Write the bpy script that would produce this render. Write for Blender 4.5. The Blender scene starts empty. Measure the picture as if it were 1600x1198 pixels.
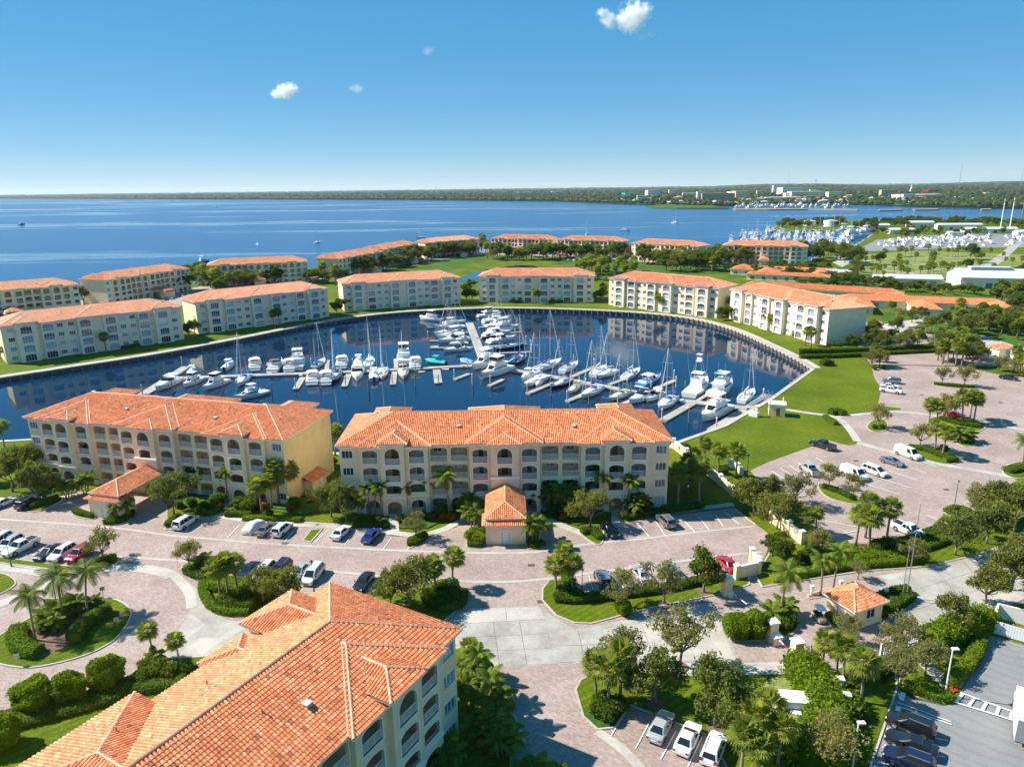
import bpy, math, random
from mathutils import Vector, Matrix
from mathutils.geometry import tessellate_polygon
R = math.radians
rnd = random.Random(7)
SC = bpy.context.scene
COL = SC.collection
# ------------------------------------------------------------------ camera
F, CH, PITCH, ROLL = 1110.0, 56.0, R(15.4), R(0.72)
FW = Vector((0, math.cos(PITCH), -math.sin(PITCH)))
UP = Vector((0, math.sin(PITCH), math.cos(PITCH)))
RX = Vector((1, 0, 0))
cr, sr = math.cos(ROLL), math.sin(ROLL)
cam = bpy.data.cameras.new('camera')
cam.sensor_fit = 'HORIZONTAL'; cam.sensor_width = 36; cam.lens = F / 1600 * 36
cam.clip_start = 1; cam.clip_end = 120000
camo = bpy.data.objects.new('camera', cam); COL.objects.link(camo)
rgt = RX * cr - UP * sr; upv = RX * sr + UP * cr
m = Matrix((rgt, upv, -FW)).transposed().to_4x4(); m.translation = (0, 0, CH)
camo.matrix_world = m
SC.camera = camo
# ------------------------------------------------------------------ sky, sun, exposure
SUN_EL = R(43); SUN_AZ = R(76)          # azimuth from +Y towards -X
SDIR = Vector((-math.sin(SUN_AZ) * math.cos(SUN_EL), math.cos(SUN_AZ) * math.cos(SUN_EL), math.sin(SUN_EL)))
w = bpy.data.worlds.new('World'); SC.world = w; w.use_nodes = True
nt = w.node_tree; nt.nodes.clear()
sky = nt.nodes.new('ShaderNodeTexSky'); sky.sky_type = 'NISHITA'; sky.sun_disc = False
sky.sun_elevation = SUN_EL; sky.sun_rotation = -SUN_AZ
sky.altitude = 50; sky.air_density = 0.5; sky.dust_density = 0.0; sky.ozone_density = 5.0
bg = nt.nodes.new('ShaderNodeBackground'); bg.inputs[1].default_value = 0.15
wo = nt.nodes.new('ShaderNodeOutputWorld')
hs = nt.nodes.new('ShaderNodeHueSaturation'); hs.inputs['Saturation'].default_value = 2.8; hs.inputs['Hue'].default_value = 0.494; hs.inputs['Value'].default_value = 1.38
gm = nt.nodes.new('ShaderNodeGamma'); gm.inputs[1].default_value = 0.27
nt.links.new(sky.outputs[0], gm.inputs[0]); nt.links.new(gm.outputs[0], hs.inputs['Color']); nt.links.new(hs.outputs[0], bg.inputs[0]); nt.links.new(bg.outputs[0], wo.inputs[0])
sl = bpy.data.lights.new('sun', 'SUN'); sl.energy = 3.8; sl.angle = R(0.53); sl.color = (1, 0.95, 0.86)
so = bpy.data.objects.new('sun', sl); COL.objects.link(so)
so.rotation_euler = SDIR.to_track_quat('Z', 'Y').to_euler()
SC.view_settings.view_transform = 'Standard'; SC.view_settings.look = 'None'
SC.view_settings.exposure = 1.23; SC.view_settings.gamma = 1; SC.view_settings.use_curve_mapping = False
SC.cycles.volume_step_rate = 1; SC.cycles.volume_max_steps = 96; SC.cycles.volume_bounces = 10
SC.cycles.max_bounces = 6; SC.cycles.transparent_max_bounces = 8

def P(x, y, z=0.0):
    """point of the place seen at photograph pixel (x, y), at height z"""
    u = (x - 800) / F; v = -(y - 599) / F
    d = RX * (u * cr + v * sr) + UP * (-u * sr + v * cr) + FW
    t = (z - CH) / d.z
    return Vector((d.x * t, d.y * t, z))
# ------------------------------------------------------------------ materials
def node_mat(name):
    mt = bpy.data.materials.new(name); mt.use_nodes = True
    n = mt.node_tree; b = n.nodes['Principled BSDF']
    return mt, n, b
def ramp(n, fac, stops, interp='LINEAR'):
    r = n.nodes.new('ShaderNodeValToRGB'); r.color_ramp.interpolation = interp
    e = r.color_ramp.elements
    while len(e) < len(stops): e.new(0.5)
    for i, (p, c) in enumerate(stops):
        e[i].position = p; e[i].color = (c[0], c[1], c[2], 1)
    n.links.new(fac, r.inputs[0]); return r.outputs[0]
def noise(n, scale, detail=4, vec=None, rough=0.6, stretch=None):
    t = n.nodes.new('ShaderNodeTexNoise'); t.inputs['Scale'].default_value = scale
    t.inputs['Detail'].default_value = detail; t.inputs['Roughness'].default_value = rough
    if vec is not None:
        if stretch:
            mp = n.nodes.new('ShaderNodeMapping'); mp.inputs['Scale'].default_value = stretch[:3]
            if len(stretch) > 3: mp.inputs['Rotation'].default_value = (0, 0, stretch[3])
            n.links.new(vec, mp.inputs[0]); vec = mp.outputs[0]
        n.links.new(vec, t.inputs['Vector'])
    return t.outputs[0]
def wpos(n): return n.nodes.new('ShaderNodeNewGeometry').outputs['Position']
def opos(n): return n.nodes.new('ShaderNodeTexCoord').outputs['Object']
def mixc(n, a, b, fac, mode='MIX'):
    x = n.nodes.new('ShaderNodeMix'); x.data_type = 'RGBA'; x.blend_type = mode
    for s, v in ((6, a), (7, b)):
        if isinstance(v, (tuple, list)): x.inputs[s].default_value = (v[0], v[1], v[2], 1)
        else: n.links.new(v, x.inputs[s])
    if isinstance(fac, (int, float)): x.inputs[0].default_value = fac
    else: n.links.new(fac, x.inputs[0])
    return x.outputs[2]
def bump(n, b, h, strength=0.3, dist=0.05):
    bm = n.nodes.new('ShaderNodeBump'); bm.inputs['Strength'].default_value = strength; bm.inputs['Distance'].default_value = dist
    n.links.new(h, bm.inputs['Height']); n.links.new(bm.outputs[0], b.inputs['Normal'])
MT = {}
def simple(name, c, rough=0.6, var=0.12, scale=3.0, metal=0, spec=None, coat=0, world=True, bmp=0):
    mt, n, b = node_mat(name)
    b.inputs['Roughness'].default_value = rough; b.inputs['Metallic'].default_value = metal
    if spec is not None: b.inputs['Specular IOR Level'].default_value = spec
    if coat: b.inputs['Coat Weight'].default_value = coat; b.inputs['Coat Roughness'].default_value = 0.05
    if var:
        f = noise(n, scale, 5, wpos(n) if world else opos(n))
        o = ramp(n, f, [(0.3, [x * (1 - var) for x in c]), (0.7, [min(1, x * (1 + var)) for x in c])])
        n.links.new(o, b.inputs['Base Color'])
        if bmp: bump(n, b, f, bmp, 0.03)
    else: b.inputs['Base Color'].default_value = (*c, 1)
    MT[name] = mt; return mt
def m_grass(name, a, b_, c, s1=0.25):
    mt, n, b = node_mat(name); p = wpos(n)
    big = noise(n, 0.06, 4, p); fine = noise(n, 3.5, 6, p, 0.75); st = noise(n, 0.9, 4, p)
    c1 = ramp(n, big, [(0.3, a), (0.5, b_), (0.72, c)])
    c2 = mixc(n, c1, (0.35, 0.35, 0.3), 0.0)
    dk = ramp(n, fine, [(0.25, (0.45, 0.45, 0.4)), (0.6, (1, 1, 1)), (0.85, (1.25, 1.2, 1.1))])
    c3 = mixc(n, c2, dk, 1.0, 'MULTIPLY')
    md = ramp(n, st, [(0.3, (0.8, 0.83, 0.8)), (0.65, (1.1, 1.08, 1.0))])
    wv = n.nodes.new('ShaderNodeTexWave'); wv.inputs['Scale'].default_value = 0.32; wv.inputs['Distortion'].default_value = 1.6; wv.inputs['Detail'].default_value = 2; wv.inputs['Detail Scale'].default_value = 0.3
    mp = n.nodes.new('ShaderNodeMapping'); mp.inputs['Rotation'].default_value = (0, 0, 0.9); n.links.new(p, mp.inputs[0]); n.links.new(mp.outputs[0], wv.inputs['Vector'])
    c4 = mixc(n, mixc(n, c3, md, 1.0, 'MULTIPLY'), ramp(n, wv.outputs[1], [(0.2, (0.84, 0.88, 0.85)), (0.8, (1.1, 1.07, 1.0))]), 1.0, 'MULTIPLY')
    dry = ramp(n, noise(n, 0.17, 5, p, 0.7), [(0.54, (1, 1, 1)), (0.72, (1.38, 1.06, 1.5))])
    n.links.new(mixc(n, c4, dry, 1.0, 'MULTIPLY'), b.inputs['Base Color'])
    b.inputs['Roughness'].default_value = 0.9; b.inputs['Specular IOR Level'].default_value = 0.15
    bump(n, b, fine, 0.8, 0.12); MT[name] = mt
m_grass('grass', (0.078, 0.122, 0.004), (0.118, 0.166, 0.005), (0.165, 0.207, 0.009))
m_grass('dry_grass', (0.16, 0.24, 0.045), (0.23, 0.28, 0.075), (0.30, 0.29, 0.12))
m_grass('ground_cover', (0.045, 0.10, 0.012), (0.075, 0.15, 0.018), (0.10, 0.19, 0.02))
def m_pavers():
    mt, n, b = node_mat('pavers'); p = wpos(n)
    br = n.nodes.new('ShaderNodeTexBrick'); br.inputs['Scale'].default_value = 1.0
    br.inputs['Brick Width'].default_value = 0.42; br.inputs['Row Height'].default_value = 0.21
    br.inputs['Mortar Size'].default_value = 0.012; br.inputs['Bias'].default_value = 0.1
    br.inputs['Color1'].default_value = (0.42, 0.345, 0.30, 1); br.inputs['Color2'].default_value = (0.31, 0.235, 0.20, 1)
    br.inputs['Mortar'].default_value = (0.31, 0.265, 0.235, 1)
    mp = n.nodes.new('ShaderNodeMapping'); mp.inputs['Rotation'].default_value = (0, 0, 0.6)
    n.links.new(p, mp.inputs[0]); n.links.new(mp.outputs[0], br.inputs['Vector'])
    big = noise(n, 0.12, 5, p); mid = noise(n, 2.6, 5, p, 0.8)
    c = mixc(n, br.outputs[0], ramp(n, mid, [(0.3, (0.80, 0.77, 0.77)), (0.55, (1, 1, 1)), (0.75, (1.1, 1.08, 1.06))]), 0.85, 'MULTIPLY')
    c = mixc(n, c, ramp(n, big, [(0.3, (0.82, 0.76, 0.74)), (0.7, (1.12, 1.1, 1.1))]), 1.0, 'MULTIPLY')
    st = noise(n, 0.45, 6, p, 0.75, (0.5, 1.6, 1, 0.15)); c = mixc(n, c, ramp(n, st, [(0.30, (0.74, 0.71, 0.69)), (0.46, (1, 1, 1))]), 0.8, 'MULTIPLY')
    n.links.new(c, b.inputs['Base Color']); b.inputs['Roughness'].default_value = 0.85
    bump(n, b, br.outputs[1], -0.3, 0.02); MT['pavers'] = mt
m_pavers()
def m_stain(name, c, stain, lo=0.35):
    mt, n, b = node_mat(name); p = wpos(n)
    a = noise(n, 0.22, 6, p, 0.7); f = noise(n, 6, 5, p)
    o = ramp(n, a, [(lo, stain), (0.6, c)])
    o = mixc(n, o, ramp(n, f, [(0.3, (0.88,) * 3), (0.7, (1.08,) * 3)]), 1.0, 'MULTIPLY')
    n.links.new(o, b.inputs['Base Color']); b.inputs['Roughness'].default_value = 0.85
    bump(n, b, f, 0.15, 0.01); MT[name] = mt
m_stain('concrete', (0.48, 0.44, 0.385), (0.35, 0.315, 0.27))
m_stain('road_concrete', (0.40, 0.38, 0.33), (0.27, 0.25, 0.215))
m_stain('dock_concrete', (0.42, 0.39, 0.335), (0.29, 0.27, 0.23))
def m_asphalt():
    mt, n, b = node_mat('asphalt'); p = wpos(n)
    a = noise(n, 0.2, 5, p); f = noise(n, 9, 5, p)
    wv = n.nodes.new('ShaderNodeTexWave'); wv.wave_type = 'RINGS'; wv.rings_direction = 'Z'
    wv.inputs['Scale'].default_value = 0.22; wv.inputs['Distortion'].default_value = 7; wv.inputs['Detail'].default_value = 3
    mp = n.nodes.new('ShaderNodeMapping'); mp.inputs['Location'].default_value = (-62, -76, 0)
    n.links.new(p, mp.inputs[0]); n.links.new(mp.outputs[0], wv.inputs['Vector'])
    o = ramp(n, a, [(0.3, (0.20, 0.20, 0.20)), (0.7, (0.245, 0.24, 0.235))])
    o = mixc(n, o, ramp(n, wv.outputs[1], [(0.6, (1, 1, 1)), (0.95, (0.90,) * 3)]), 1.0, 'MULTIPLY')
    o = mixc(n, o, ramp(n, f, [(0.3, (0.85,) * 3), (0.7, (1.12,) * 3)]), 1.0, 'MULTIPLY')
    n.links.new(o, b.inputs['Base Color']); b.inputs['Roughness'].default_value = 0.9; MT['asphalt'] = mt
m_asphalt()
def m_wall(name, c):
    mt, n, b = node_mat(name); p = opos(n)
    a = noise(n, 0.5, 5, p, 0.7); s = noise(n, 1.0, 4, p, 0.6, (1.2, 1.2, 0.12)); f = noise(n, 14, 3, p)
    o = mixc(n, c, ramp(n, a, [(0.3, (0.9, 0.89, 0.87)), (0.7, (1.06, 1.06, 1.05))]), 1.0, 'MULTIPLY')
    o = mixc(n, o, ramp(n, s, [(0.25, (0.86, 0.85, 0.82)), (0.5, (1, 1, 1))]), 0.7, 'MULTIPLY')
    n.links.new(o, b.inputs['Base Color']); b.inputs['Roughness'].default_value = 0.85; b.inputs['Specular IOR Level'].default_value = 0.2
    bump(n, b, f, 0.15, 0.01); MT[name] = mt
m_wall('stucco_light', (0.92, 0.77, 0.58)); m_wall('stucco', (0.93, 0.70, 0.45)); m_wall('stucco_yellow', (0.83, 0.62, 0.29)); m_wall('stucco_pale', (0.88, 0.75, 0.52))
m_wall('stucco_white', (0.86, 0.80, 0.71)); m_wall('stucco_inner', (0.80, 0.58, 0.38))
def m_tile(name, cols):
    mt, n, b = node_mat(name)
    g = n.nodes.new('ShaderNodeNewGeometry'); c = ramp(n, g.outputs['Random Per Island'], cols, 'CONSTANT')
    a = noise(n, 0.35, 4, opos(n)); f = noise(n, 9, 3, opos(n)); wx = noise(n, 0.9, 5, opos(n), 0.7, (1, 0.35, 1))
    c = mixc(n, c, ramp(n, wx, [(0.28, (0.66, 0.62, 0.60)), (0.46, (1, 1, 1))]), 0.4, 'MULTIPLY')
    c = mixc(n, c, ramp(n, a, [(0.3, (0.86, 0.84, 0.84)), (0.7, (1.1, 1.1, 1.1))]), 1.0, 'MULTIPLY')
    c = mixc(n, c, ramp(n, f, [(0.3, (0.86,) * 3), (0.7, (1.1,) * 3)]), 1.0, 'MULTIPLY')
    n.links.new(c, b.inputs['Base Color']); b.inputs['Roughness'].default_value = 0.6; b.inputs['Specular IOR Level'].default_value = 0.45
    MT[name] = mt
m_tile('roof_tiles', [(0, (0.70, 0.235, 0.085)), (0.32, (0.66, 0.20, 0.068)), (0.56, (0.74, 0.285, 0.115)), (0.82, (0.77, 0.355, 0.165)), (0.93, (0.55, 0.15, 0.055)), (0.98, (0.34, 0.12, 0.06))])
m_tile('roof_tiles_sheen', [(0, (0.72, 0.30, 0.145)), (0.32, (0.69, 0.265, 0.12)), (0.56, (0.76, 0.345, 0.175)), (0.82, (0.79, 0.42, 0.24)), (0.95, (0.58, 0.20, 0.09))])  # paler tones: grazing sun sheen on the ring and outer roofs, painted into the tile colour
m_tile('ridge_tiles', [(0, (0.74, 0.36, 0.20)), (0.5, (0.76, 0.42, 0.26)), (0.8, (0.70, 0.30, 0.15))])
simple('roof_deck', (0.58, 0.20, 0.085), 0.9)
simple('white_trim', (0.84, 0.80, 0.73), 0.6, 0.05, world=False)
simple('white_paint', (0.80, 0.80, 0.78), 0.7, 0.10, 4)
simple('door_white', (0.78, 0.78, 0.76), 0.5, 0.04, world=False)
simple('rail_white', (0.84, 0.81, 0.76), 0.5, 0.0)
simple('soil', (0.16, 0.095, 0.065), 0.95, 0.35, 2.5, bmp=0.6)
simple('bark', (0.23, 0.18, 0.135), 0.95, 0.35, 6, world=False, bmp=0.6)
simple('palm_bark', (0.27, 0.20, 0.145), 0.95, 0.3, 5, world=False, bmp=0.6)
simple('palm_boots', (0.25, 0.13, 0.07), 0.95, 0.4, 6, world=False, bmp=0.8)
simple('pile_wood', (0.24, 0.20, 0.155), 0.9, 0.3, 3)
simple('pile_grey', (0.50, 0.48, 0.44), 0.85, 0.2, 3)
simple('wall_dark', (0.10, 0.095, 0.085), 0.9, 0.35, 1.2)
simple('black_metal', (0.02, 0.02, 0.02), 0.45, 0)
simple('grey_metal', (0.45, 0.46, 0.47), 0.4, 0.06, metal=0.7)
simple('rubber', (0.018, 0.018, 0.018), 0.85, 0)
simple('rim', (0.5, 0.5, 0.52), 0.3, 0, metal=0.8)
simple('lamp_red', (0.35, 0.012, 0.012), 0.25, 0, coat=0.5)
simple('lamp_clear', (0.75, 0.77, 0.8), 0.12, 0, coat=0.8)
simple('lamp_glass', (0.75, 0.73, 0.66), 0.3, 0)
simple('car_cover', (0.56, 0.57, 0.59), 0.8, 0.08, 2, world=False)
simple('wood_door', (0.30, 0.13, 0.06), 0.7, 0.15, world=False)
simple('yellow_paint', (0.65, 0.40, 0.05), 0.7, 0.15)
simple('red_paint', (0.45, 0.03, 0.02), 0.6, 0.05)
simple('iron', (0.10, 0.075, 0.06), 0.8, 0.3)
simple('metal_roof', (0.55, 0.56, 0.56), 0.55, 0.08, 0.6)
simple('gelcoat', (0.82, 0.82, 0.80), 0.25, 0.03, 1, coat=0.3, world=False)
simple('boat_deck', (0.72, 0.71, 0.67), 0.7, 0.06, 3, world=False)
simple('teak', (0.42, 0.29, 0.17), 0.75, 0.15, 5, world=False)
simple('boot_stripe', (0.02, 0.03, 0.08), 0.4, 0)
simple('alu', (0.72, 0.73, 0.74), 0.35, 0, metal=0.6)
simple('canvas_white', (0.78, 0.78, 0.76), 0.9, 0.06, 2, world=False)
simple('canvas_blue', (0.03, 0.07, 0.28), 0.9, 0.1, 2, world=False)
simple('canvas_green', (0.02, 0.10, 0.07), 0.9, 0.1, 2, world=False)
simple('canvas_teal', (0.01, 0.42, 0.36), 0.9, 0.1, 2, world=False)
simple('canvas_tan', (0.45, 0.36, 0.24), 0.9, 0.1, 2, world=False)
simple('canvas_sky', (0.10, 0.35, 0.72), 0.9, 0.1, 2, world=False)
for nm, c in dict(white=(0.80, 0.80, 0.80), silver=(0.48, 0.49, 0.50), grey=(0.16, 0.17, 0.18), black=(0.012, 0.012, 0.014), navy=(0.012, 0.022, 0.06),
                  blue=(0.015, 0.05, 0.30), red=(0.36, 0.012, 0.02), maroon=(0.16, 0.012, 0.018), steel=(0.16, 0.20, 0.25), sand=(0.42, 0.38, 0.30)).items():
    simple('paint_' + nm, c, 0.28, 0, coat=1.0, metal=0.0 if nm in ('white', 'black', 'red') else 0.25)
for nm, c in dict(white=(0.80, 0.80, 0.78), navy=(0.012, 0.02, 0.07), black=(0.02, 0.02, 0.025), blue=(0.02, 0.07, 0.30), red=(0.25, 0.02, 0.025), sky=(0.05, 0.25, 0.60), teal=(0.02, 0.45, 0.40), cream=(0.66, 0.60, 0.46)).items():
    simple('hull_' + nm, c, 0.22, 0, coat=0.6)
def m_glass(name, c, rough=0.06):
    mt, n, b = node_mat(name); b.inputs['Base Color'].default_value = (*c, 1); b.inputs['Roughness'].default_value = rough
    b.inputs['Specular IOR Level'].default_value = 0.8; MT[name] = mt
m_glass('car_glass', (0.012, 0.016, 0.02)); m_glass('boat_glass', (0.012, 0.014, 0.018), 0.1)
def m_winglass():
    mt, n, b = node_mat('window_glass')
    o = n.nodes.new('ShaderNodeObjectInfo')
    c = ramp(n, o.outputs['Random'], [(0, (0.03, 0.04, 0.06)), (0.28, (0.10, 0.15, 0.21)), (0.5, (0.26, 0.34, 0.40)), (0.72, (0.48, 0.52, 0.53)), (0.9, (0.05, 0.06, 0.08))], 'CONSTANT')
    n.links.new(c, b.inputs['Base Color']); b.inputs['Roughness'].default_value = 0.08; b.inputs['Specular IOR Level'].default_value = 0.8
    MT['window_glass'] = mt
m_winglass()
def m_leaf(name, stops, trans=0.45, hue=0.5):
    mt = bpy.data.materials.new(name); mt.use_nodes = True; n = mt.node_tree; n.nodes.clear()
    g = n.nodes.new('ShaderNodeNewGeometry'); oi = n.nodes.new('ShaderNodeObjectInfo')
    c = ramp(n, g.outputs['Random Per Island'], stops)
    v = ramp(n, oi.outputs['Random'], [(0, (0.78, 0.84, 0.8)), (0.5, (1, 1, 1)), (1, (1.2, 1.1, 0.95))])
    c = mixc(n, c, v, 1.0, 'MULTIPLY')
    d = n.nodes.new('ShaderNodeBsdfPrincipled'); d.inputs['Roughness'].default_value = 0.6; d.inputs['Specular IOR Level'].default_value = 0.12
    t = n.nodes.new('ShaderNodeBsdfTranslucent'); x = n.nodes.new('ShaderNodeMixShader'); x.inputs[0].default_value = trans
    n.links.new(c, d.inputs['Base Color'])
    tc = mixc(n, c, (1.3, 1.4, 0.6), 1.0, 'MULTIPLY'); n.links.new(tc, t.inputs['Color'])
    n.links.new(d.outputs[0], x.inputs[1]); n.links.new(t.outputs[0], x.inputs[2])
    o = n.nodes.new('ShaderNodeOutputMaterial'); n.links.new(x.outputs[0], o.inputs[0]); MT[name] = mt
m_leaf('oak_leaf', [(0, (0.099, 0.120, 0.027)), (0.5, (0.158, 0.178, 0.043)), (1, (0.257, 0.259, 0.072))])
m_leaf('grey_leaf', [(0, (0.158, 0.160, 0.049)), (0.5, (0.228, 0.218, 0.076)), (1, (0.327, 0.294, 0.118))])
m_leaf('dark_leaf', [(0, (0.059, 0.098, 0.012)), (0.5, (0.094, 0.152, 0.017)), (1, (0.158, 0.223, 0.027))])
m_leaf('bright_leaf', [(0, (0.084, 0.142, 0.009)), (0.5, (0.139, 0.223, 0.013)), (1, (0.238, 0.303, 0.023))])
m_leaf('sabal_leaf', [(0, (0.119, 0.160, 0.023)), (0.5, (0.198, 0.241, 0.036)), (1, (0.337, 0.338, 0.072))])
m_leaf('feather_leaf', [(0, (0.079, 0.138, 0.016)), (0.6, (0.139, 0.205, 0.027)), (0.93, (0.248, 0.285, 0.039)), (1, (0.417, 0.259, 0.046))])
m_leaf('dead_leaf', [(0, (0.20, 0.12, 0.05)), (1, (0.34, 0.23, 0.11))])
m_leaf('croton_leaf', [(0, (0.297, 0.053, 0.010)), (0.5, (0.396, 0.134, 0.013)), (1, (0.297, 0.196, 0.020))])
m_leaf('red_flower', [(0, (0.5, 0.02, 0.015)), (1, (0.6, 0.05, 0.03))], 0.2)
m_leaf('far_leaf', [(0, (0.029, 0.049, 0.012)), (0.5, (0.050, 0.071, 0.017)), (1, (0.084, 0.103, 0.027))], 0.1)
def m_water(name, deep, rough, s1, b1, d1, streak):
    mt, n, b = node_mat(name); p = wpos(n)
    b.inputs['IOR'].default_value = 1.33; b.inputs['Specular IOR Level'].default_value = 0.5
    h = noise(n, s1, 5, p, 0.6, (1, 1.6, 1, 0.5))
    bump(n, b, h, b1, d1)
    if streak:
        a = noise(n, 0.0016, 6, p, 0.62, (0.55, 2.6, 1, -0.25)); a2 = noise(n, 0.0009, 3, p, 0.5, (1, 2.0, 1, 0.2))
        n.links.new(ramp(n, a2, [(0.3, deep), (0.7, tuple(x * 1.35 for x in deep))]), b.inputs['Base Color'])
        n.links.new(ramp(n, a, [(0.40, (rough,) * 3), (0.53, (rough * 1.0,) * 3), (0.57, (rough * 0.25,) * 3), (0.61, (rough * .3,) * 3), (0.66, (rough,) * 3)]), b.inputs['Roughness'])
    else:
        b.inputs['Base Color'].default_value = (*deep, 1); b.inputs['Roughness'].default_value = rough
    MT[name] = mt
m_water('bay_water', (0.003, 0.060, 0.150), 0.22, 0.35, 0.55, 0.5, True)
m_water('basin_water', (0.0015, 0.020, 0.055), 0.04, 0.6, 0.09, 0.06, False)
# ------------------------------------------------------------------ mesh helpers
class MB:
    def __init__(s): s.v = []; s.f = []; s.mi = []; s.k = 0
    def add(s, vs, fs, k=None):
        o = len(s.v); s.v += [tuple(q) for q in vs]; kk = s.k if k is None else k
        for f in fs: s.f.append(tuple(i + o for i in f)); s.mi.append(kk)
    def box(s, x0, x1, y0, y1, z0, z1, k=None):
        s.add([(x0, y0, z0), (x1, y0, z0), (x1, y1, z0), (x0, y1, z0), (x0, y0, z1), (x1, y0, z1), (x1, y1, z1), (x0, y1, z1)],
              [(0, 3, 2, 1), (4, 5, 6, 7), (0, 1, 5, 4), (1, 2, 6, 5), (2, 3, 7, 6), (3, 0, 4, 7)], k)
    def obox(s, c, ax, ay, hx, hy, z0, z1, k=None):
        c = Vector(c); ax = Vector(ax) * hx; ay = Vector(ay) * hy
        b = [c - ax - ay, c + ax - ay, c + ax + ay, c - ax + ay]
        s.add([(q.x, q.y, z0) for q in b] + [(q.x, q.y, z1) for q in b],
              [(0, 3, 2, 1), (4, 5, 6, 7), (0, 1, 5, 4), (1, 2, 6, 5), (2, 3, 7, 6), (3, 0, 4, 7)], k)
    def tube(s, a, b, r0, r1=None, n=6, cap=True, k=None):
        a = Vector(a); b = Vector(b); r1 = r0 if r1 is None else r1
        d = (b - a).normalized(); t = Vector((1, 0, 0)) if abs(d.x) < 0.8 else Vector((0, 1, 0))
        u = d.cross(t).normalized(); v = d.cross(u)
        vs = []
        for c, r in ((a, r0), (b, r1)):
            for i in range(n):
                g = 2 * math.pi * i / n; vs.append(c + u * (math.cos(g) * r) + v * (math.sin(g) * r))
        fs = [(i, (i + 1) % n, n + (i + 1) % n, n + i) for i in range(n)]
        if cap: fs += [tuple(range(n - 1, -1, -1)), tuple(range(n, 2 * n))]
        s.add(vs, fs, k)
    def path(s, pts, rad, n=6, k=None):
        pts = [Vector(q) for q in pts]; rings = []
        for i, q in enumerate(pts):
            d = (pts[min(i + 1, len(pts) - 1)] - pts[max(i - 1, 0)]).normalized()
            t = Vector((1, 0, 0)) if abs(d.x) < 0.8 else Vector((0, 1, 0))
            u = d.cross(t).normalized(); v = d.cross(u); r = rad[i] if isinstance(rad, (list, tuple)) else rad
            rings.append([q + u * (math.cos(2 * math.pi * j / n) * r) + v * (math.sin(2 * math.pi * j / n) * r) for j in range(n)])
        s.loft(rings, True, True, k)
    def loft(s, rings, closed=True, caps=False, k=None):
        n = len(rings[0]); vs = [q for r in rings for q in r]; fs = []
        for i in range(len(rings) - 1):
            for j in range(n if closed else n - 1):
                a = i * n + j; b = i * n + (j + 1) % n
                fs.append((a, b, b + n, a + n))
        if caps: fs += [tuple(range(n - 1, -1, -1)), tuple(range((len(rings) - 1) * n, len(rings) * n))]
        s.add(vs, fs, k)
    def poly(s, pts, k=None): s.add(pts, [tuple(range(len(pts)))], k)
    def tess(s, loops, k=None, flip=False):
        loops = [[Vector(q) for q in l] for l in loops]
        flat = [q for l in loops for q in l]
        fs = [tuple(t) for t in tessellate_polygon(loops)]
        out = []
        for t in fs:
            a, b, c = (flat[i] for i in t)
            nz = (b - a).cross(c - a)
            out.append(t if (nz.z >= 0) != flip else t[::-1])
        s.add(flat, out, k)
    def prism(s, poly2, z0, z1, k=None):
        s.tess([[(x, y, z1) for x, y in poly2]], k)
        n = len(poly2)
        s.add([(x, y, z0) for x, y in poly2] + [(x, y, z1) for x, y in poly2], [(i, (i + 1) % n, n + (i + 1) % n, n + i) for i in range(n)], k)
    def mesh(s, name, mats, smooth=False):
        me = bpy.data.meshes.new(name); me.from_pydata(s.v, [], s.f)
        if isinstance(mats, str): mats = [mats]
        for q in mats: me.materials.append(MT[q])
        if len(mats) > 1: me.polygons.foreach_set('material_index', s.mi)
        if smooth: me.polygons.foreach_set('use_smooth', [True] * len(s.f))
        me.update(); return me
    def build(s, name, mats, parent=None, smooth=False, loc=None): return mkobj(name, s.mesh(name, mats, smooth), parent, loc)
KID = {}
def kids(o): return KID.get(o.name, [])
def mkobj(name, me, parent=None, loc=None):
    o = bpy.data.objects.new(name, me); COL.objects.link(o)
    if parent is not None: o.parent = parent; KID.setdefault(parent.name, []).append(o)
    if loc is not None: o.location = loc
    return o
def tag(o, label, cat, group=None):
    o['label'] = label; o['category'] = cat
    if group: o['group'] = group
    return o
def struct(o): o['kind'] = 'structure'; return o
def stuff(o): o['kind'] = 'stuff'; return o
def empty(name, loc=(0, 0, 0), rz=0):
    o = bpy.data.objects.new(name, None); COL.objects.link(o); o.location = loc; o.rotation_euler = (0, 0, rz); o.empty_display_size = 0.3
    return o
def copy_tree(o, parent=None, tree=None):
    c = o.copy(); COL.objects.link(c)
    if parent is not None: c.parent = parent; KID.setdefault(parent.name, []).append(c)
    for ch, sub in tree: copy_tree(ch, c, sub)
    return c
def tree_of(o): return [(c, tree_of(c)) for c in kids(o)]
DEAD = []
def purge(o):
    for c in kids(o): purge(c)
    DEAD.append(o)
class Proto:
    """a thing built once at the origin and then copied with its parts"""
    def __init__(s, root): s.root = root; s.tree = tree_of(root); s.n = 0
    def place(s, loc, rz=0, scale=1.0):
        c = copy_tree(s.root, None, s.tree); c.location = loc; c.rotation_euler = (0, 0, rz)
        c.scale = (scale,) * 3 if isinstance(scale, (int, float)) else scale; s.n += 1
        return c
    def done(s): purge(s.root)
PROTOS = []
def proto(root): p = Proto(root); PROTOS.append(p); return p
def recolour(o, old, new, deep=True):
    for i, sl in enumerate(o.material_slots):
        if sl.material and sl.material.name.startswith(old):
            sl.link = 'OBJECT'; sl.material = MT[new]
    if deep:
        for c in kids(o): recolour(c, old, new)
ORD = ['first', 'second', 'third', 'fourth', 'fifth', 'sixth', 'seventh', 'eighth', 'ninth', 'tenth', 'eleventh', 'twelfth', 'thirteenth', 'fourteenth', 'fifteenth', 'sixteenth', 'seventeenth', 'eighteenth', 'nineteenth', 'twentieth']
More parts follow.
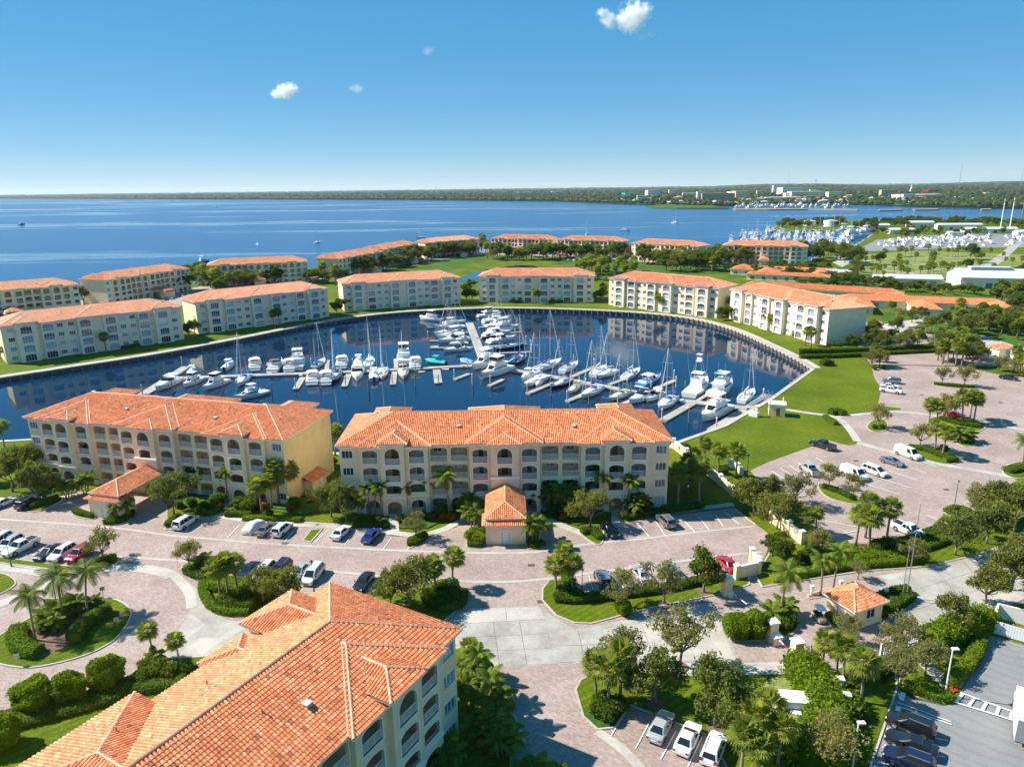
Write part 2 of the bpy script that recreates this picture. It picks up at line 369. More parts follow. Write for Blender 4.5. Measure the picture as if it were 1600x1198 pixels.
NUM = ['no', 'one', 'two', 'three', 'four', 'five', 'six', 'seven', 'eight', 'nine', 'ten', 'eleven', 'twelve', 'thirteen', 'fourteen', 'fifteen', 'sixteen', 'seventeen', 'eighteen', 'nineteen', 'twenty']
PEND = {}
def later(o, px, noun, plural, where, cat, group=None):
    PEND.setdefault((noun, plural, where, cat, group), []).append((px, o))
def resolve():
    for (noun, plural, where, cat, group), l in PEND.items():
        l.sort(key=lambda t: t[0]); n = len(l)
        for i, (px, o) in enumerate(l):
            if n == 1: lab = '%s %s' % (noun, where)
            elif n > 12: lab = 'one of many %s %s' % (plural, where)
            elif i == 0: lab = 'leftmost %s %s' % (noun, where)
            elif i == n - 1: lab = 'rightmost %s %s' % (noun, where)
            else: lab = '%s %s from left %s' % (ORD[i], noun, where)
            tag(o, lab, cat, group or ('%s %s' % (plural, where) if n > 1 else None))
def catmull(pts, closed=False, sub=5):
    n = len(pts); out = []
    rng = range(n if closed else n - 1)
    for i in rng:
        p = [pts[(i + j) % n] if closed else pts[max(0, min(n - 1, i + j))] for j in (-1, 0, 1, 2)]
        for k in range(sub):
            t = k / sub
            out.append(tuple(0.5 * (2 * p[1][a] + (p[2][a] - p[0][a]) * t + (2 * p[0][a] - 5 * p[1][a] + 4 * p[2][a] - p[3][a]) * t * t + (3 * p[1][a] - p[0][a] - 3 * p[2][a] + p[3][a]) * t ** 3) for a in (0, 1)))
    if not closed: out.append(tuple(pts[-1][:2]))
    return out
def ccw(p):
    a = sum(p[i][0] * p[(i + 1) % len(p)][1] - p[(i + 1) % len(p)][0] * p[i][1] for i in range(len(p)))
    return p if a > 0 else p[::-1]
def W(pts, z=0.0): return [tuple(P(x, y, z)[:2]) for x, y in pts]
def offset(poly, d, closed=True):
    n = len(poly); out = []
    for i in range(n):
        a = Vector(poly[i - 1] if (i or closed) else poly[0]); b = Vector(poly[i]); c = Vector(poly[(i + 1) % n] if (i < n - 1 or closed) else poly[-1])
        d1 = (b - a); d2 = (c - b)
        d1 = d1.normalized() if d1.length > 1e-6 else d2.normalized(); d2 = d2.normalized() if d2.length > 1e-6 else d1
        t = (d1 + d2); t = t.normalized() if t.length > 1e-4 else d1
        nn = Vector((-t.y, t.x)); k = max(0.45, nn.dot(Vector((-d1.y, d1.x))))
        out.append(tuple(b + nn * (d / k)))
    return out
def inside(p, poly):
    x, y = p; r = False; j = len(poly) - 1
    for i in range(len(poly)):
        xi, yi = poly[i]; xj, yj = poly[j]
        if (yi > y) != (yj > y) and x < (xj - xi) * (y - yi) / (yj - yi) + xi: r = not r
        j = i
    return r
ZL = [0.030]
def zn(): ZL[0] += 0.0017; return ZL[0]
def sheet(name, poly, mat, z=None, parent=None):
    b = MB(); z = zn() if z is None else z
    b.tess([[(x, y, z) for x, y in ccw(poly)]]); o = b.build(name, mat, parent)
    if parent is None: struct(o)
    return o
def strip_poly(pts, width):
    l = offset(pts, width / 2, False); r = offset(pts, -width / 2, False)
    return l, r
def strip(name, pts, width, mat, z=None, parent=None, h=0):
    """a band along a world polyline; h > 0 gives it a raised body"""
    z = zn() if z is None else z; l, r = strip_poly(pts, width); b = MB(); n = len(pts)
    if h:
        rings = [[(l[i][0], l[i][1], 0), (l[i][0], l[i][1], h), (r[i][0], r[i][1], h), (r[i][0], r[i][1], 0)] for i in range(n)]
        b.loft(rings, False); b.poly(rings[0]); b.poly(rings[-1][::-1])
    else: b.loft([[(l[i][0], l[i][1], z), (r[i][0], r[i][1], z)] for i in range(n)], False)
    o = b.build(name, mat, parent)
    if parent is None: struct(o)
    return o
def island(name, poly, mat='grass', h=0.15, kerb=0.22, smooth=False):
    p = ccw(catmull(poly, True, 5) if smooth else poly)
    ins = offset(p, kerb); b = MB(); b.prism(ins, 0, h - 0.012)
    o = struct(b.build(name, mat)); k = MB(); n = len(p)
    rings = [[(p[i][0], p[i][1], 0), (p[i][0], p[i][1], h), (ins[i][0], ins[i][1], h), (ins[i][0], ins[i][1], h - 0.03)] for i in list(range(n)) + [0]]
    k.loft(rings, False); k.build('kerb', 'concrete', o)
    return o
def arc(cx, cy, r, a0, a1, n): return [(cx + r * math.cos(R(a0 + (a1 - a0) * i / n)), cy + r * math.sin(R(a0 + (a1 - a0) * i / n))) for i in range(n + 1)]
# ------------------------------------------------------------------ the setting: water and land
WZ = -1.6
b = MB(); b.poly([(-30000, -1000, WZ), (30000, -1000, WZ), (30000, 38000, WZ), (-30000, 38000, WZ)])
struct(b.build('bay_water', 'bay_water'))
SEAWALL = [(-290, 120), (-225, 165), (-162, 217.8), (-146.1, 232.1), (-126.7, 250.1), (-106.1, 276), (-87.9, 301.9), (-69.8, 321.1), (-48, 333.4), (-16.5, 340.2), (8, 338.5),
           (30.7, 332.9), (59, 321.9), (78.4, 305.7), (88.5, 281), (92.4, 250.2), (94, 230.2), (93.9, 217)]
SEAWALL = catmull(SEAWALL, False, 6)
BASIN_S = [(93.9, 215.5), (82, 200), (70.4, 184.9), (50.9, 162.5), (37.6, 151.8), (30, 143.5), (-30, 143), (-38, 147), (-92, 162), (-120.3, 158), (-200, 130), (-290, 95)]
BASIN = SEAWALL + BASIN_S
shore = [(-3000, -400), (-3000, 40), (-420, 200), (-330, 305), (-252, 366), (-232, 402), (-200, 470), (-167, 476), (-136, 500), (-118, 572), (-72, 645), (-20, 668), (25, 660), (83, 630), (140, 572), (160, 560), (196, 553), (226, 541)]
shore += W([(1290, 392), (1332, 386), (1352, 374), (1368, 363), (1340, 359), (1300, 360), (1240, 361), (1212, 359), (1208, 356), (1228, 348), (1300, 344.5), (1420, 343.5), (1520, 347), (1600, 349), (2100, 345)])
shore += [(5000, 600), (5000, -400)]
b = MB(); b.tess([[(x, y, 0) for x, y in shore], [(x, y, 0) for x, y in BASIN]])
for loop in (shore, BASIN):
    n = len(loop); b.add([(x, y, 0) for x, y in loop] + [(x, y, -4) for x, y in loop], [(i, (i + 1) % n, n + (i + 1) % n, n + i) for i in range(n)])
struct(b.build('ground', 'grass'))
b = MB(); b.tess([[(x, y, WZ + 0.02) for x, y in BASIN]]); struct(b.build('basin_water', 'basin_water'))
# riprap along the bay
b = MB(); rr = random.Random(3)
for i in range(1, len(shore) - 4):
    a = Vector(shore[i]); c = Vector(shore[i + 1]); L = (c - a).length
    if L > 600: continue
    for k in range(int(L / 1.6)):
        q = a.lerp(c, rr.random()); s = rr.uniform(0.4, 1.0); x, y = q.x + rr.uniform(-1.2, 1.2), q.y + rr.uniform(-1.2, 1.2); z = rr.uniform(-1.2, 0)
        b.add([(x - s, y, z), (x, y - s, z + s * .2), (x + s, y + .2, z), (x, y + s, z - .1), (x + .1, y, z + s), (x, y + .1, z - s)], [(0, 1, 4), (1, 2, 4), (2, 3, 4), (3, 0, 4), (0, 5, 1), (1, 5, 2), (2, 5, 3), (3, 5, 0)])
stuff(tag(b.build('shore_rocks', 'concrete'), 'grey rocks lining the bay shore behind the outer apartment blocks', 'rocks'))
# seawall with cap, face and timber posts
swr = empty('seawall', (0, 0, 0)); tag(swr, 'curved seawall with pale cap and dark timber posts round the marina basin', 'seawall')
full = SEAWALL + BASIN_S
def lofted(l, prof):
    rings = []
    offs = {d: offset(l, d, True) for d in {q[0] for q in prof}}
    for i in range(len(l)): rings.append([(offs[d][i][0], offs[d][i][1], z) for d, z in prof])
    return rings + [rings[0]]
fl = ccw(full)
b = MB(); b.loft(lofted(fl, [(0.25, -0.35), (0.25, 0.13), (-0.9, 0.13), (-0.9, 0.0)]), False); b.build('cap', 'concrete', swr)
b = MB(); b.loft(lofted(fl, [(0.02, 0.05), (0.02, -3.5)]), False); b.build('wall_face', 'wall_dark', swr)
pm = MB(); pm.tube((0, 0, -3), (0, 0, -0.05), 0.22, 0.2, 8); pm.box(-0.32, 0.32, -0.32, 0.32, -0.06, 0.16); pm = pm.mesh('post', 'pile_wood')
acc = 0.0; inn = offset(fl, 0.45)
start = min(range(len(fl)), key=lambda i: (fl[i][0] - 93.9) ** 2 + (fl[i][1] - 216) ** 2)
for i in range(len(fl)):
    a = Vector(inn[i]); c = Vector(inn[(i + 1) % len(fl)]); L = (c - a).length; t = 0
    if a.x < -185 or a.y < 190: continue
    while acc < L:
        q = a.lerp(c, acc / L); o = mkobj('post', pm, swr, (q.x, q.y, 0)); o.rotation_euler.z = math.atan2((c - a).y, (c - a).x); acc += 2.9
    acc -= L
strip('sidewalk', offset(SEAWALL, 2.5, False), 2.4, 'concrete')
# ------------------------------------------------------------------ paving
main = [(-330, 830), (-120, 800), (20, 778), (70, 768), (128, 768), (180, 765), (215, 757), (238, 765), (262, 790), (262, 812), (330, 806), (402, 819), (520, 826), (618, 838), (672, 838), (712, 824), (742, 806), (748, 776), (757, 768), (822, 768), (830, 790), (862, 815), (905, 833), (940, 847), (955, 818), (1050, 805), (1148, 793),
        (1206, 838), (1196, 868), (1178, 898), (1290, 900), (1420, 885), (1500, 870), (1620, 838), (1800, 800), (1800, 905), (1560, 950), (1440, 1000), (1360, 1045), (1240, 1052), (1150, 1060), (1120, 1150), (1180, 1290), (700, 1290), (600, 1100), (300, 1080), (0, 1130), (-330, 1180)]
sheet('brick_drive', W(main), 'pavers', 0.03)
lot2 = [(1172, 735), (1200, 722), (1250, 704), (1295, 688), (1325, 696), (1342, 694), (1320, 668), (1303, 652), (1330, 648), (1365, 644), (1408, 640), (1408, 638), (1376, 634), (1372, 630), (1377, 608), (1366, 590), (1362, 574), (1420, 571), (1500, 573), (1560, 585), (1700, 600), (1800, 640), (1800, 700), (1600, 728), (1566, 740), (1590, 750), (1500, 800), (1478, 800), (1440, 838), (1408, 850), (1310, 848), (1285, 836), (1250, 800), (1205, 775)]
sheet('brick_parking', W(lot2), 'pavers', 0.031)
asp = [(1404, 1077), (1425, 1092), (1476, 1103), (1494, 1096), (1504, 1075), (1522, 1048), (1540, 1018), (1545, 992), (1640, 1020), (1800, 1070), (1800, 1330), (1300, 1330), (1362, 1200)]
sheet('asphalt_lot', W(asp), 'asphalt', 0.032)
# concrete apron and entry road: slabs laid with open joints
apron = struct(empty('concrete_apron'))
def slabs(quad, nu, nv, mat, parent, z, gap=0.025, jit=0.0):
    q = [Vector(a) for a in quad]
    sheet('joint_bed', offset(ccw([tuple(x) for x in quad]), .08), 'iron', z - .02, parent)
    pt = lambda u, v: q[0].lerp(q[1], u).lerp(q[3].lerp(q[2], u), v)
    for i in range(nu):
        for j in range(nv):
            c = [pt(i / nu, j / nv), pt((i + 1) / nu, j / nv), pt((i + 1) / nu, (j + 1) / nv), pt(i / nu, (j + 1) / nv)]
            p = offset(ccw([tuple(x) for x in c]), gap); bb = MB(); zz = z + rnd.uniform(-.004, .004); bb.prism(p, z - .019, zz)
            bb.build('slab', mat, parent)
sheet('apron_bed', W([(700, 978), (735, 950), (842, 947), (866, 964), (900, 984), (1118, 940), (1156, 1036), (960, 1032), (736, 1045)]), 'road_concrete', 0.035)
slabs(W([(730, 975), (852, 968), (866, 1037), (738, 1043)]), 3, 3, 'road_concrete', apron, 0.06)
slabs(W([(738, 951), (842, 948), (852, 967), (731, 974)]), 2, 1, 'concrete', apron, 0.062)
slabs(W([(867, 984), (940, 985), (958, 1030), (868, 1036)]), 2, 2, 'road_concrete', apron, 0.06)
slabs(W([(942, 983), (1118, 960), (1152, 1034), (960, 1030)]), 3, 1, 'concrete', apron, 0.058)
sheet('concrete_road', W([(855, 966), (900, 984), (950, 978), (1000, 966), (1110, 940), (1120, 958), (940, 983), (866, 983)]), 'concrete')
sheet('concrete_apron_edge', W([(696, 975), (716, 958), (737, 952), (730, 974), (737, 1044), (722, 1010), (700, 1000)]), 'road_concrete')
entry = struct(empty('entry_road'))
slabs(W([(1368, 912), (1500, 872), (1560, 945), (1435, 985)]), 3, 3, 'road_concrete', entry, 0.066)
slabs(W([(1502, 871), (1700, 822), (1800, 870), (1562, 944)]), 3, 3, 'road_concrete', entry, 0.066)
sheet('concrete_band', W([(1366, 900), (1390, 907), (1498, 893), (1480, 884)]), 'concrete')
sheet('concrete_patch', W([(1440, 918), (1455, 928), (1468, 926), (1450, 916)]), 'concrete')
sheet('sidewalk_entry', W([(1000, 1036), (1240, 1034), (1240, 1050), (1090, 1052), (1010, 1048)]), 'concrete')
# road going left behind the near building
sheet('concrete_drive', W([(290, 905), (318, 930), (330, 955), (352, 968), (420, 976), (560, 990), (560, 1060), (430, 1045), (340, 1024), (246, 1028), (300, 985), (298, 950)]), 'road_concrete')
sheet('crosswalk', W([(296, 958), (322, 975), (262, 1020), (246, 1020), (270, 1000)]), 'concrete')
sheet('crosswalk_band', W([(372, 978), (384, 979), (352, 1000), (338, 999)]), 'concrete')
sheet('crosswalk_band', W([(312, 996), (352, 997), (318, 1022), (280, 1022)]), 'concrete')
# pale bands and paths
for nm, pts, wd in [
    ('drive_band', [(-100, 802), (0, 811), (100, 818), (190, 826), (262, 836), (330, 842), (430, 850), (560, 857), (650, 861), (760, 864), (840, 862), (920, 850), (1000, 842), (1100, 830), (1180, 822)], 0.55),
    ('drive_band', [(-60, 862), (40, 866), (140, 872), (190, 870), (280, 876), (340, 880), (420, 885), (510, 892), (600, 900), (680, 906), (780, 909), (846, 905), (900, 898), (1000, 885), (1100, 872), (1190, 862)], 0.55),
    ('sidewalk', [(330, 802), (402, 814), (520, 822), (612, 832)], 1.9), ('sidewalk', [(612, 832), (655, 836), (690, 828), (722, 813), (752, 800)], 1.5),
    ('sidewalk', [(856, 812), (895, 828), (936, 842)], 1.6), ('sidewalk', [(958, 813), (1050, 800), (1146, 788)], 1.6), ('walk', [(330, 806), (352, 790), (358, 778)], 1.5), ('walk', [(617, 834), (616, 818), (614, 800)], 1.5), ('walk', [(962, 818), (962, 800)], 1.5),
    ('sidewalk', [(-60, 878), (30, 886), (100, 897)], 3.0), ('sidewalk', [(100, 897), (60, 918), (20, 936), (-20, 950)], 2.2),
    ('roundabout_band', [(165, 888), (210, 887), (250, 893), (270, 900)], 2.2), ('roundabout_band', [(272, 898), (295, 925), (300, 950)], 1.4),
    ('sidewalk', [(1228, 640), (1260, 645), (1305, 652), (1325, 668), (1340, 690)], 1.7), ('lot_band', [(1340, 692), (1400, 708), (1480, 727), (1580, 745)], 2.0), ('lot_band', [(1305, 652), (1360, 646), (1410, 644), (1500, 655), (1600, 672), (1700, 690)], 1.6),
    ('sidewalk', [(1402, 1000), (1425, 1022), (1455, 1050), (1482, 1078)], 2.2), ('walk', [(1200, 640), (1228, 640)], 1.6),
    ('sidewalk', [(770, 1062), (800, 1110), (820, 1160)], 0.4), ('kerb_band', [(932, 1143), (965, 1165), (1000, 1200), (1030, 1260)], 1.1),
    ('sidewalk', [(1440, 1000), (1520, 962), (1600, 925), (1700, 895)], 2.2)]:
    strip(nm, catmull(W(pts), False, 6), wd, 'concrete')
def lines(pairs, wd=0.11, mat='white_paint', name='parking_line'):
    for a, c in pairs: strip(name, W([a, c]), wd, mat)
lines([((995, 840), (1014, 838)), ((995, 817), (1014, 838)), ((1023, 813), (1040, 838)), ((1065, 810), (1086, 832)), ((1092, 808), (1108, 828)), ((1117, 804), (1130, 823)), ((1132, 800), (1154, 819)), ((1148, 795), (1180, 820))])
lines([((514, 827), (492, 848)), ((555, 830), (538, 852)), ((612, 840), (597, 860)), ((648, 842), (636, 860)), ((375, 820), (356, 840)), ((463, 824), (446, 846)), ((300, 812), (290, 832))])
lines([((1015, 1128), (993, 1170)), ((1056, 1143), (1032, 1187)), ((1097, 1152), (1074, 1200)), ((972, 1120), (955, 1150))])
lines([((920, 900), (927, 922)), ((960, 898), (975, 920)), ((1028, 890), (1040, 910))])
for i in range(7): lines([((1338 + i * 17, 768 - i * 10.5), (1392 + i * 14, 784 - i * 11))], 0.14)
for i in range(6): lines([((1205 + i * 14, 736 - i * 4), (1240 + i * 14, 758 - i * 4.4))], 0.12)
lines([((1440, 815), (1472, 830)), ((1450, 806), (1482, 820)), ((1428, 824), (1458, 838)), ((1290, 815), (1350, 826)), ((1300, 838), (1345, 828))], 0.12)
lines([((1404, 1105), (1487, 1133)), ((1402, 1098), (1486, 1129)), ((1389, 1143), (1480, 1158)), ((1378, 1168), (1476, 1184)), ((1370, 1192), (1470, 1212))], 0.12)
lines([((1411, 1083), (1408, 1095)), ((1404, 1105), (1400, 1120))], 0.5)
lines([((1500, 1083), (1590, 1116)), ((1488, 1097), (1588, 1128))], 0.22, name='crosswalk_line')
for t in (0.05, 0.25, 0.46, 0.68, 0.9): lines([((1500 + 90 * t, 1083 + 33 * t), (1488 + 100 * t, 1097 + 31 * t))], 0.3, name='crosswalk_bar')
sheet('tactile_paving', W([(1480, 1074), (1492, 1073), (1497, 1081), (1484, 1083)]), 'red_paint')
# ------------------------------------------------------------------ kerbed lawns
ISL = {}
def isl(key, px, smooth=False, mat='grass', name='lawn_island'): ISL[key] = island(name, W(px), mat, smooth=smooth); return ISL[key]
isl('round', [(205, 952), (202, 972), (180, 1000), (140, 1022), (85, 1038), (35, 1044), (-15, 1034), (-30, 1015), (0, 992), (45, 966), (95, 944), (140, 934), (180, 936)], True)
sheet('planting_bed', catmull(W([(28, 1012), (60, 1028), (100, 1012), (135, 985), (176, 958), (165, 947), (130, 952), (70, 972), (40, 985)]), True, 4), 'soil', 0.146)
isl('rowgrass', [(-60, 868), (0, 870), (60, 878), (112, 885), (150, 889), (150, 895), (100, 893), (0, 880), (-60, 874)])
isl('rowtree', [(141, 886), (150, 874), (170, 867), (184, 870), (186, 878), (172, 886), (150, 893)], True)
isl('left', [(-40, 893), (0, 895), (18, 901), (26, 911), (14, 922), (-20, 936), (-60, 930)], True)
isl('small', [(283, 886), (296, 878), (318, 874), (336, 884), (340, 897), (330, 909), (316, 910), (298, 901)], True)
isl('hedge', [(314, 918), (330, 910), (352, 910), (380, 914), (430, 925), (480, 930), (540, 930), (560, 960), (480, 975), (420, 967), (372, 965), (345, 958), (322, 943)], False)
isl('mid', [(575, 925), (600, 918), (640, 928), (668, 912), (690, 903), (712, 908), (723, 922), (722, 940), (712, 957), (692, 973), (640, 990), (560, 985), (550, 950)], False)
isl('gate_lawn', [(846, 938), (847, 920), (858, 906), (885, 905), (915, 925), (965, 928), (1040, 915), (1120, 900), (1170, 898), (1172, 914), (1125, 929), (1050, 944), (990, 957), (955, 967), (925, 975), (897, 974), (868, 962)], False)
isl('court', [(898, 1078), (906, 1062), (928, 1051), (1000, 1050), (1090, 1055), (1236, 1052), (1262, 1100), (1296, 1200), (1270, 1290), (1178, 1290), (1110, 1152), (985, 1103), (962, 1138), (933, 1141), (910, 1120)], False)
isl('gate_round', [(1133, 985), (1150, 972), (1200, 966), (1240, 967), (1248, 980), (1232, 995), (1190, 1001), (1150, 1001)], True)
isl('palms', [(1262, 930), (1290, 920), (1316, 916), (1322, 922), (1300, 930), (1268, 936)], True, 'soil')
isl('booth', [(1292, 968), (1305, 955), (1365, 938), (1415, 925), (1428, 932), (1420, 945), (1370, 968), (1300, 985)], False, 'ground_cover')
isl('verge', [(1180, 900), (1206, 856), (1255, 846), (1300, 855), (1395, 862), (1440, 842), (1482, 842), (1500, 815), (1530, 800), (1600, 770), (1700, 745), (1760, 770), (1700, 815), (1600, 842), (1525, 868), (1450, 886), (1350, 893), (1250, 908), (1190, 918)], False)
isl('near_garden', [(-200, 1150), (0, 1118), (60, 1098), (170, 1070), (200, 1054), (245, 1030), (335, 1024), (430, 1046), (560, 1062), (620, 1100), (660, 1200), (600, 1400), (-200, 1400)], False)
isl('near_side', [(560, 1062), (722, 1010), (738, 1046), (766, 1064), (790, 1098), (800, 1130), (800, 1200), (790, 1290), (640, 1290), (620, 1110)], False)
isl('lot_lawn', [(1240, 1050), (1300, 1046), (1380, 1020), (1402, 1060), (1403, 1077), (1362, 1198), (1340, 1290), (1275, 1290), (1297, 1200), (1263, 1100)], False)
isl('lot_corner', [(1405, 1066), (1400, 1003), (1425, 1026), (1480, 1080), (1478, 1100), (1430, 1090)], False)
isl('lot_strip', [(1430, 1020), (1450, 1004), (1535, 968), (1542, 1000), (1524, 1040), (1500, 1075), (1492, 1072)], False)
isl('bayA', [(1277, 758), (1290, 756), (1320, 768), (1345, 782), (1348, 788), (1325, 787), (1290, 776)], True)
isl('bayB', [(1354, 668), (1362, 658), (1380, 656), (1388, 664), (1384, 673), (1366, 675)], True)
isl('bayC', [(1408, 700), (1424, 694), (1460, 698), (1495, 715), (1498, 722), (1480, 726), (1445, 718)], True)
isl('bayD', [(1450, 656), (1470, 650), (1500, 648), (1538, 662), (1536, 672), (1515, 675), (1465, 668)], True)
isl('bayE', [(1457, 600), (1475, 598), (1510, 602), (1526, 606), (1515, 608), (1470, 604)], True)
isl('bayF', [(1492, 690), (1505, 682), (1520, 685), (1525, 694), (1508, 698)], True)
isl('bayG', [(1566, 738), (1580, 724), (1640, 718), (1700, 730), (1640, 745), (1590, 748)], True)
isl('bayH', [(1474, 800), (1490, 790), (1520, 795), (1525, 812), (1500, 812)], True)
isl('strip1', [(472, 845), (485, 828), (505, 826), (500, 832), (486, 848)], False)
isl('front1', [(636, 852), (648, 836), (668, 834), (671, 838), (655, 848), (642, 857)], True)
isl('front2', [(257, 827), (266, 808), (286, 806), (275, 826), (262, 828)], True)
isl('front3', [(728, 853), (730, 840), (745, 828), (752, 830), (754, 852), (740, 856)], True)
isl('front4', [(822, 855), (826, 832), (838, 830), (850, 846), (846, 855), (832, 858)], True)
isl('front5', [(905, 832), (922, 824), (942, 826), (942, 848), (928, 850)], True)
isl('front6', [(40, 797), (72, 780), (98, 776), (92, 786), (58, 800)], True)
isl('front7', [(112, 803), (120, 796), (148, 806), (145, 812), (118, 808)], True); isl('front8', [(160, 816), (176, 806), (198, 790), (210, 798), (204, 812), (184, 820)], True)
# beds of ground cover by the facades
for px in ([(262, 786), (330, 800), (350, 790), (350, 770), (280, 765)], [(365, 792), (470, 805), (500, 800), (455, 782)], [(535, 822), (605, 826), (605, 808), (540, 800)], [(622, 826), (668, 826), (740, 790), (735, 780), (640, 800)], [(862, 806), (900, 822), (950, 806), (950, 790), (880, 790)], [(970, 810), (1090, 795), (1080, 785), (975, 795)], [(60, 780), (120, 770), (115, 750), (60, 755)]):
    sheet('planting_bed', W(px), 'ground_cover')
sheet('mulch_bed', W([(905, 1110), (925, 1100), (960, 1112), (962, 1136), (934, 1139)]), 'ground_cover', 0.147)
sheet('mulch_bed', W([(1335, 858), (1350, 850), (1372, 856), (1390, 852), (1385, 864), (1345, 866)]), 'soil', 0.147)
sheet('bare_patch', catmull(W([(1192, 1072), (1206, 1060), (1232, 1062), (1235, 1078), (1210, 1084)]), True, 4), 'dry_grass', 0.146)
for q in ((1024, 1101), (975, 949), (1038, 944), (1100, 926), (1117, 1136), (1062, 1042), (970, 1058)):
    c = P(*q); sheet('mulch_ring', [(c.x + math.cos(t * .6283) * rnd.uniform(.9, 1.2), c.y + math.sin(t * .6283) * rnd.uniform(.9, 1.2)) for t in range(10)], 'soil', 0.147)
for q in ((1337, 720), (1478, 765), (1563, 629), (1440, 617), (830, 883), (445, 849), (845, 940)):
    c = P(*q); g = struct(empty('drain_grate', (c.x, c.y, 0.05))); bb = MB()
    bb.box(-.5, .5, -.35, .35, 0, .04); bb.build('frame', 'iron', g)
for q in ((1373, 736), (1390, 730), (1404, 724), (1352, 754)):
    pass
# outer streets, pond, park
for i_, px in enumerate(([(125, 482), (300, 462), (480, 442), (560, 430), (660, 412), (700, 402), (700, 392), (560, 404), (480, 420), (330, 440), (130, 468)], [(640, 420), (700, 405), (770, 400), (1110, 416), (1210, 412), (1330, 400), (1345, 420), (1290, 435), (1150, 428), (1050, 430), (985, 442), (905, 440), (900, 424), (860, 408), (760, 406), (700, 425)],
    [(1040, 418), (1340, 404), (1350, 440), (1420, 458), (1560, 462), (1640, 470), (1640, 540), (1500, 545), (1380, 500), (1365, 480), (1300, 470), (1200, 440)], [(-100, 500), (130, 474), (130, 480), (-100, 520)])):
    sheet('undergrowth', W(px), 'ground_cover', 0.010 + .003 * i_)
for nm, px, mat in [
    ('street', [(-100, 490), (40, 478), (130, 470), (200, 458), (270, 448), (310, 455), (330, 470), (300, 478), (200, 478), (-100, 520)], 'pavers'),
    ('street', [(300, 462), (420, 447), (480, 440), (560, 428), (640, 412), (760, 398), (900, 402), (1010, 410), (1110, 412), (1110, 405), (1010, 398), (880, 393), (760, 390), (650, 398), (560, 412), (480, 425), (400, 436), (300, 450)], 'pavers'),
    ('street', [(1360, 570), (1600, 574), (1700, 560), (1700, 540), (1540, 545), (1500, 530), (1400, 515), (1370, 500), (1350, 505), (1380, 530), (1340, 540)], 'pavers'),
    ('street', [(1520, 520), (1600, 545), (1700, 570), (1700, 590), (1580, 570), (1500, 545)], 'concrete'),
    ('street', [(1375, 508), (1440, 498), (1450, 490), (1470, 492), (1440, 515), (1400, 525)], 'concrete')]:
    sheet(nm, W(px), mat)
sheet('pond_water', catmull(W([(716, 440), (735, 428), (770, 420), (815, 415), (840, 418), (800, 428), (760, 440)]), True, 4), 'basin_water')
sheet('dry_field', W([(1330, 425), (1355, 398), (1430, 392), (1600, 398), (1700, 402), (1700, 450), (1500, 436), (1400, 440)]), 'dry_grass')
sheet('boat_yard', W([(1300, 400), (1340, 390), (1370, 375), (1480, 366), (1620, 366), (1700, 372), (1700, 386), (1500, 388), (1360, 393), (1330, 402), (1318, 410)]), 'asphalt')
sheet('yard_lane', W([(1300, 410), (1330, 398), (1345, 400), (1316, 418)]), 'concrete')
for px, wd in [([(1310, 416), (1400, 404), (1600, 404)], 3), ([(1320, 422), (1430, 414), (1500, 413), (1560, 417)], 3), ([(1335, 432), (1420, 426), (1490, 420), (1540, 420)], 2.5), ([(1400, 440), (1480, 430), (1545, 412)], 2.5), ([(1540, 420), (1570, 398), (1592, 378)], 9), ([(1310, 405), (1350, 412), (1390, 424), (1470, 428)], 2.5), ([(1390, 413), (1420, 426), (1440, 434)], 2), ([(1490, 413), (1520, 428), (1560, 435)], 2), ([(1345, 412), (1340, 424), (1370, 438), (1560, 440)], 2.5)]:
    strip('park_path', catmull(W(px), False, 4), wd * .8, 'road_concrete')
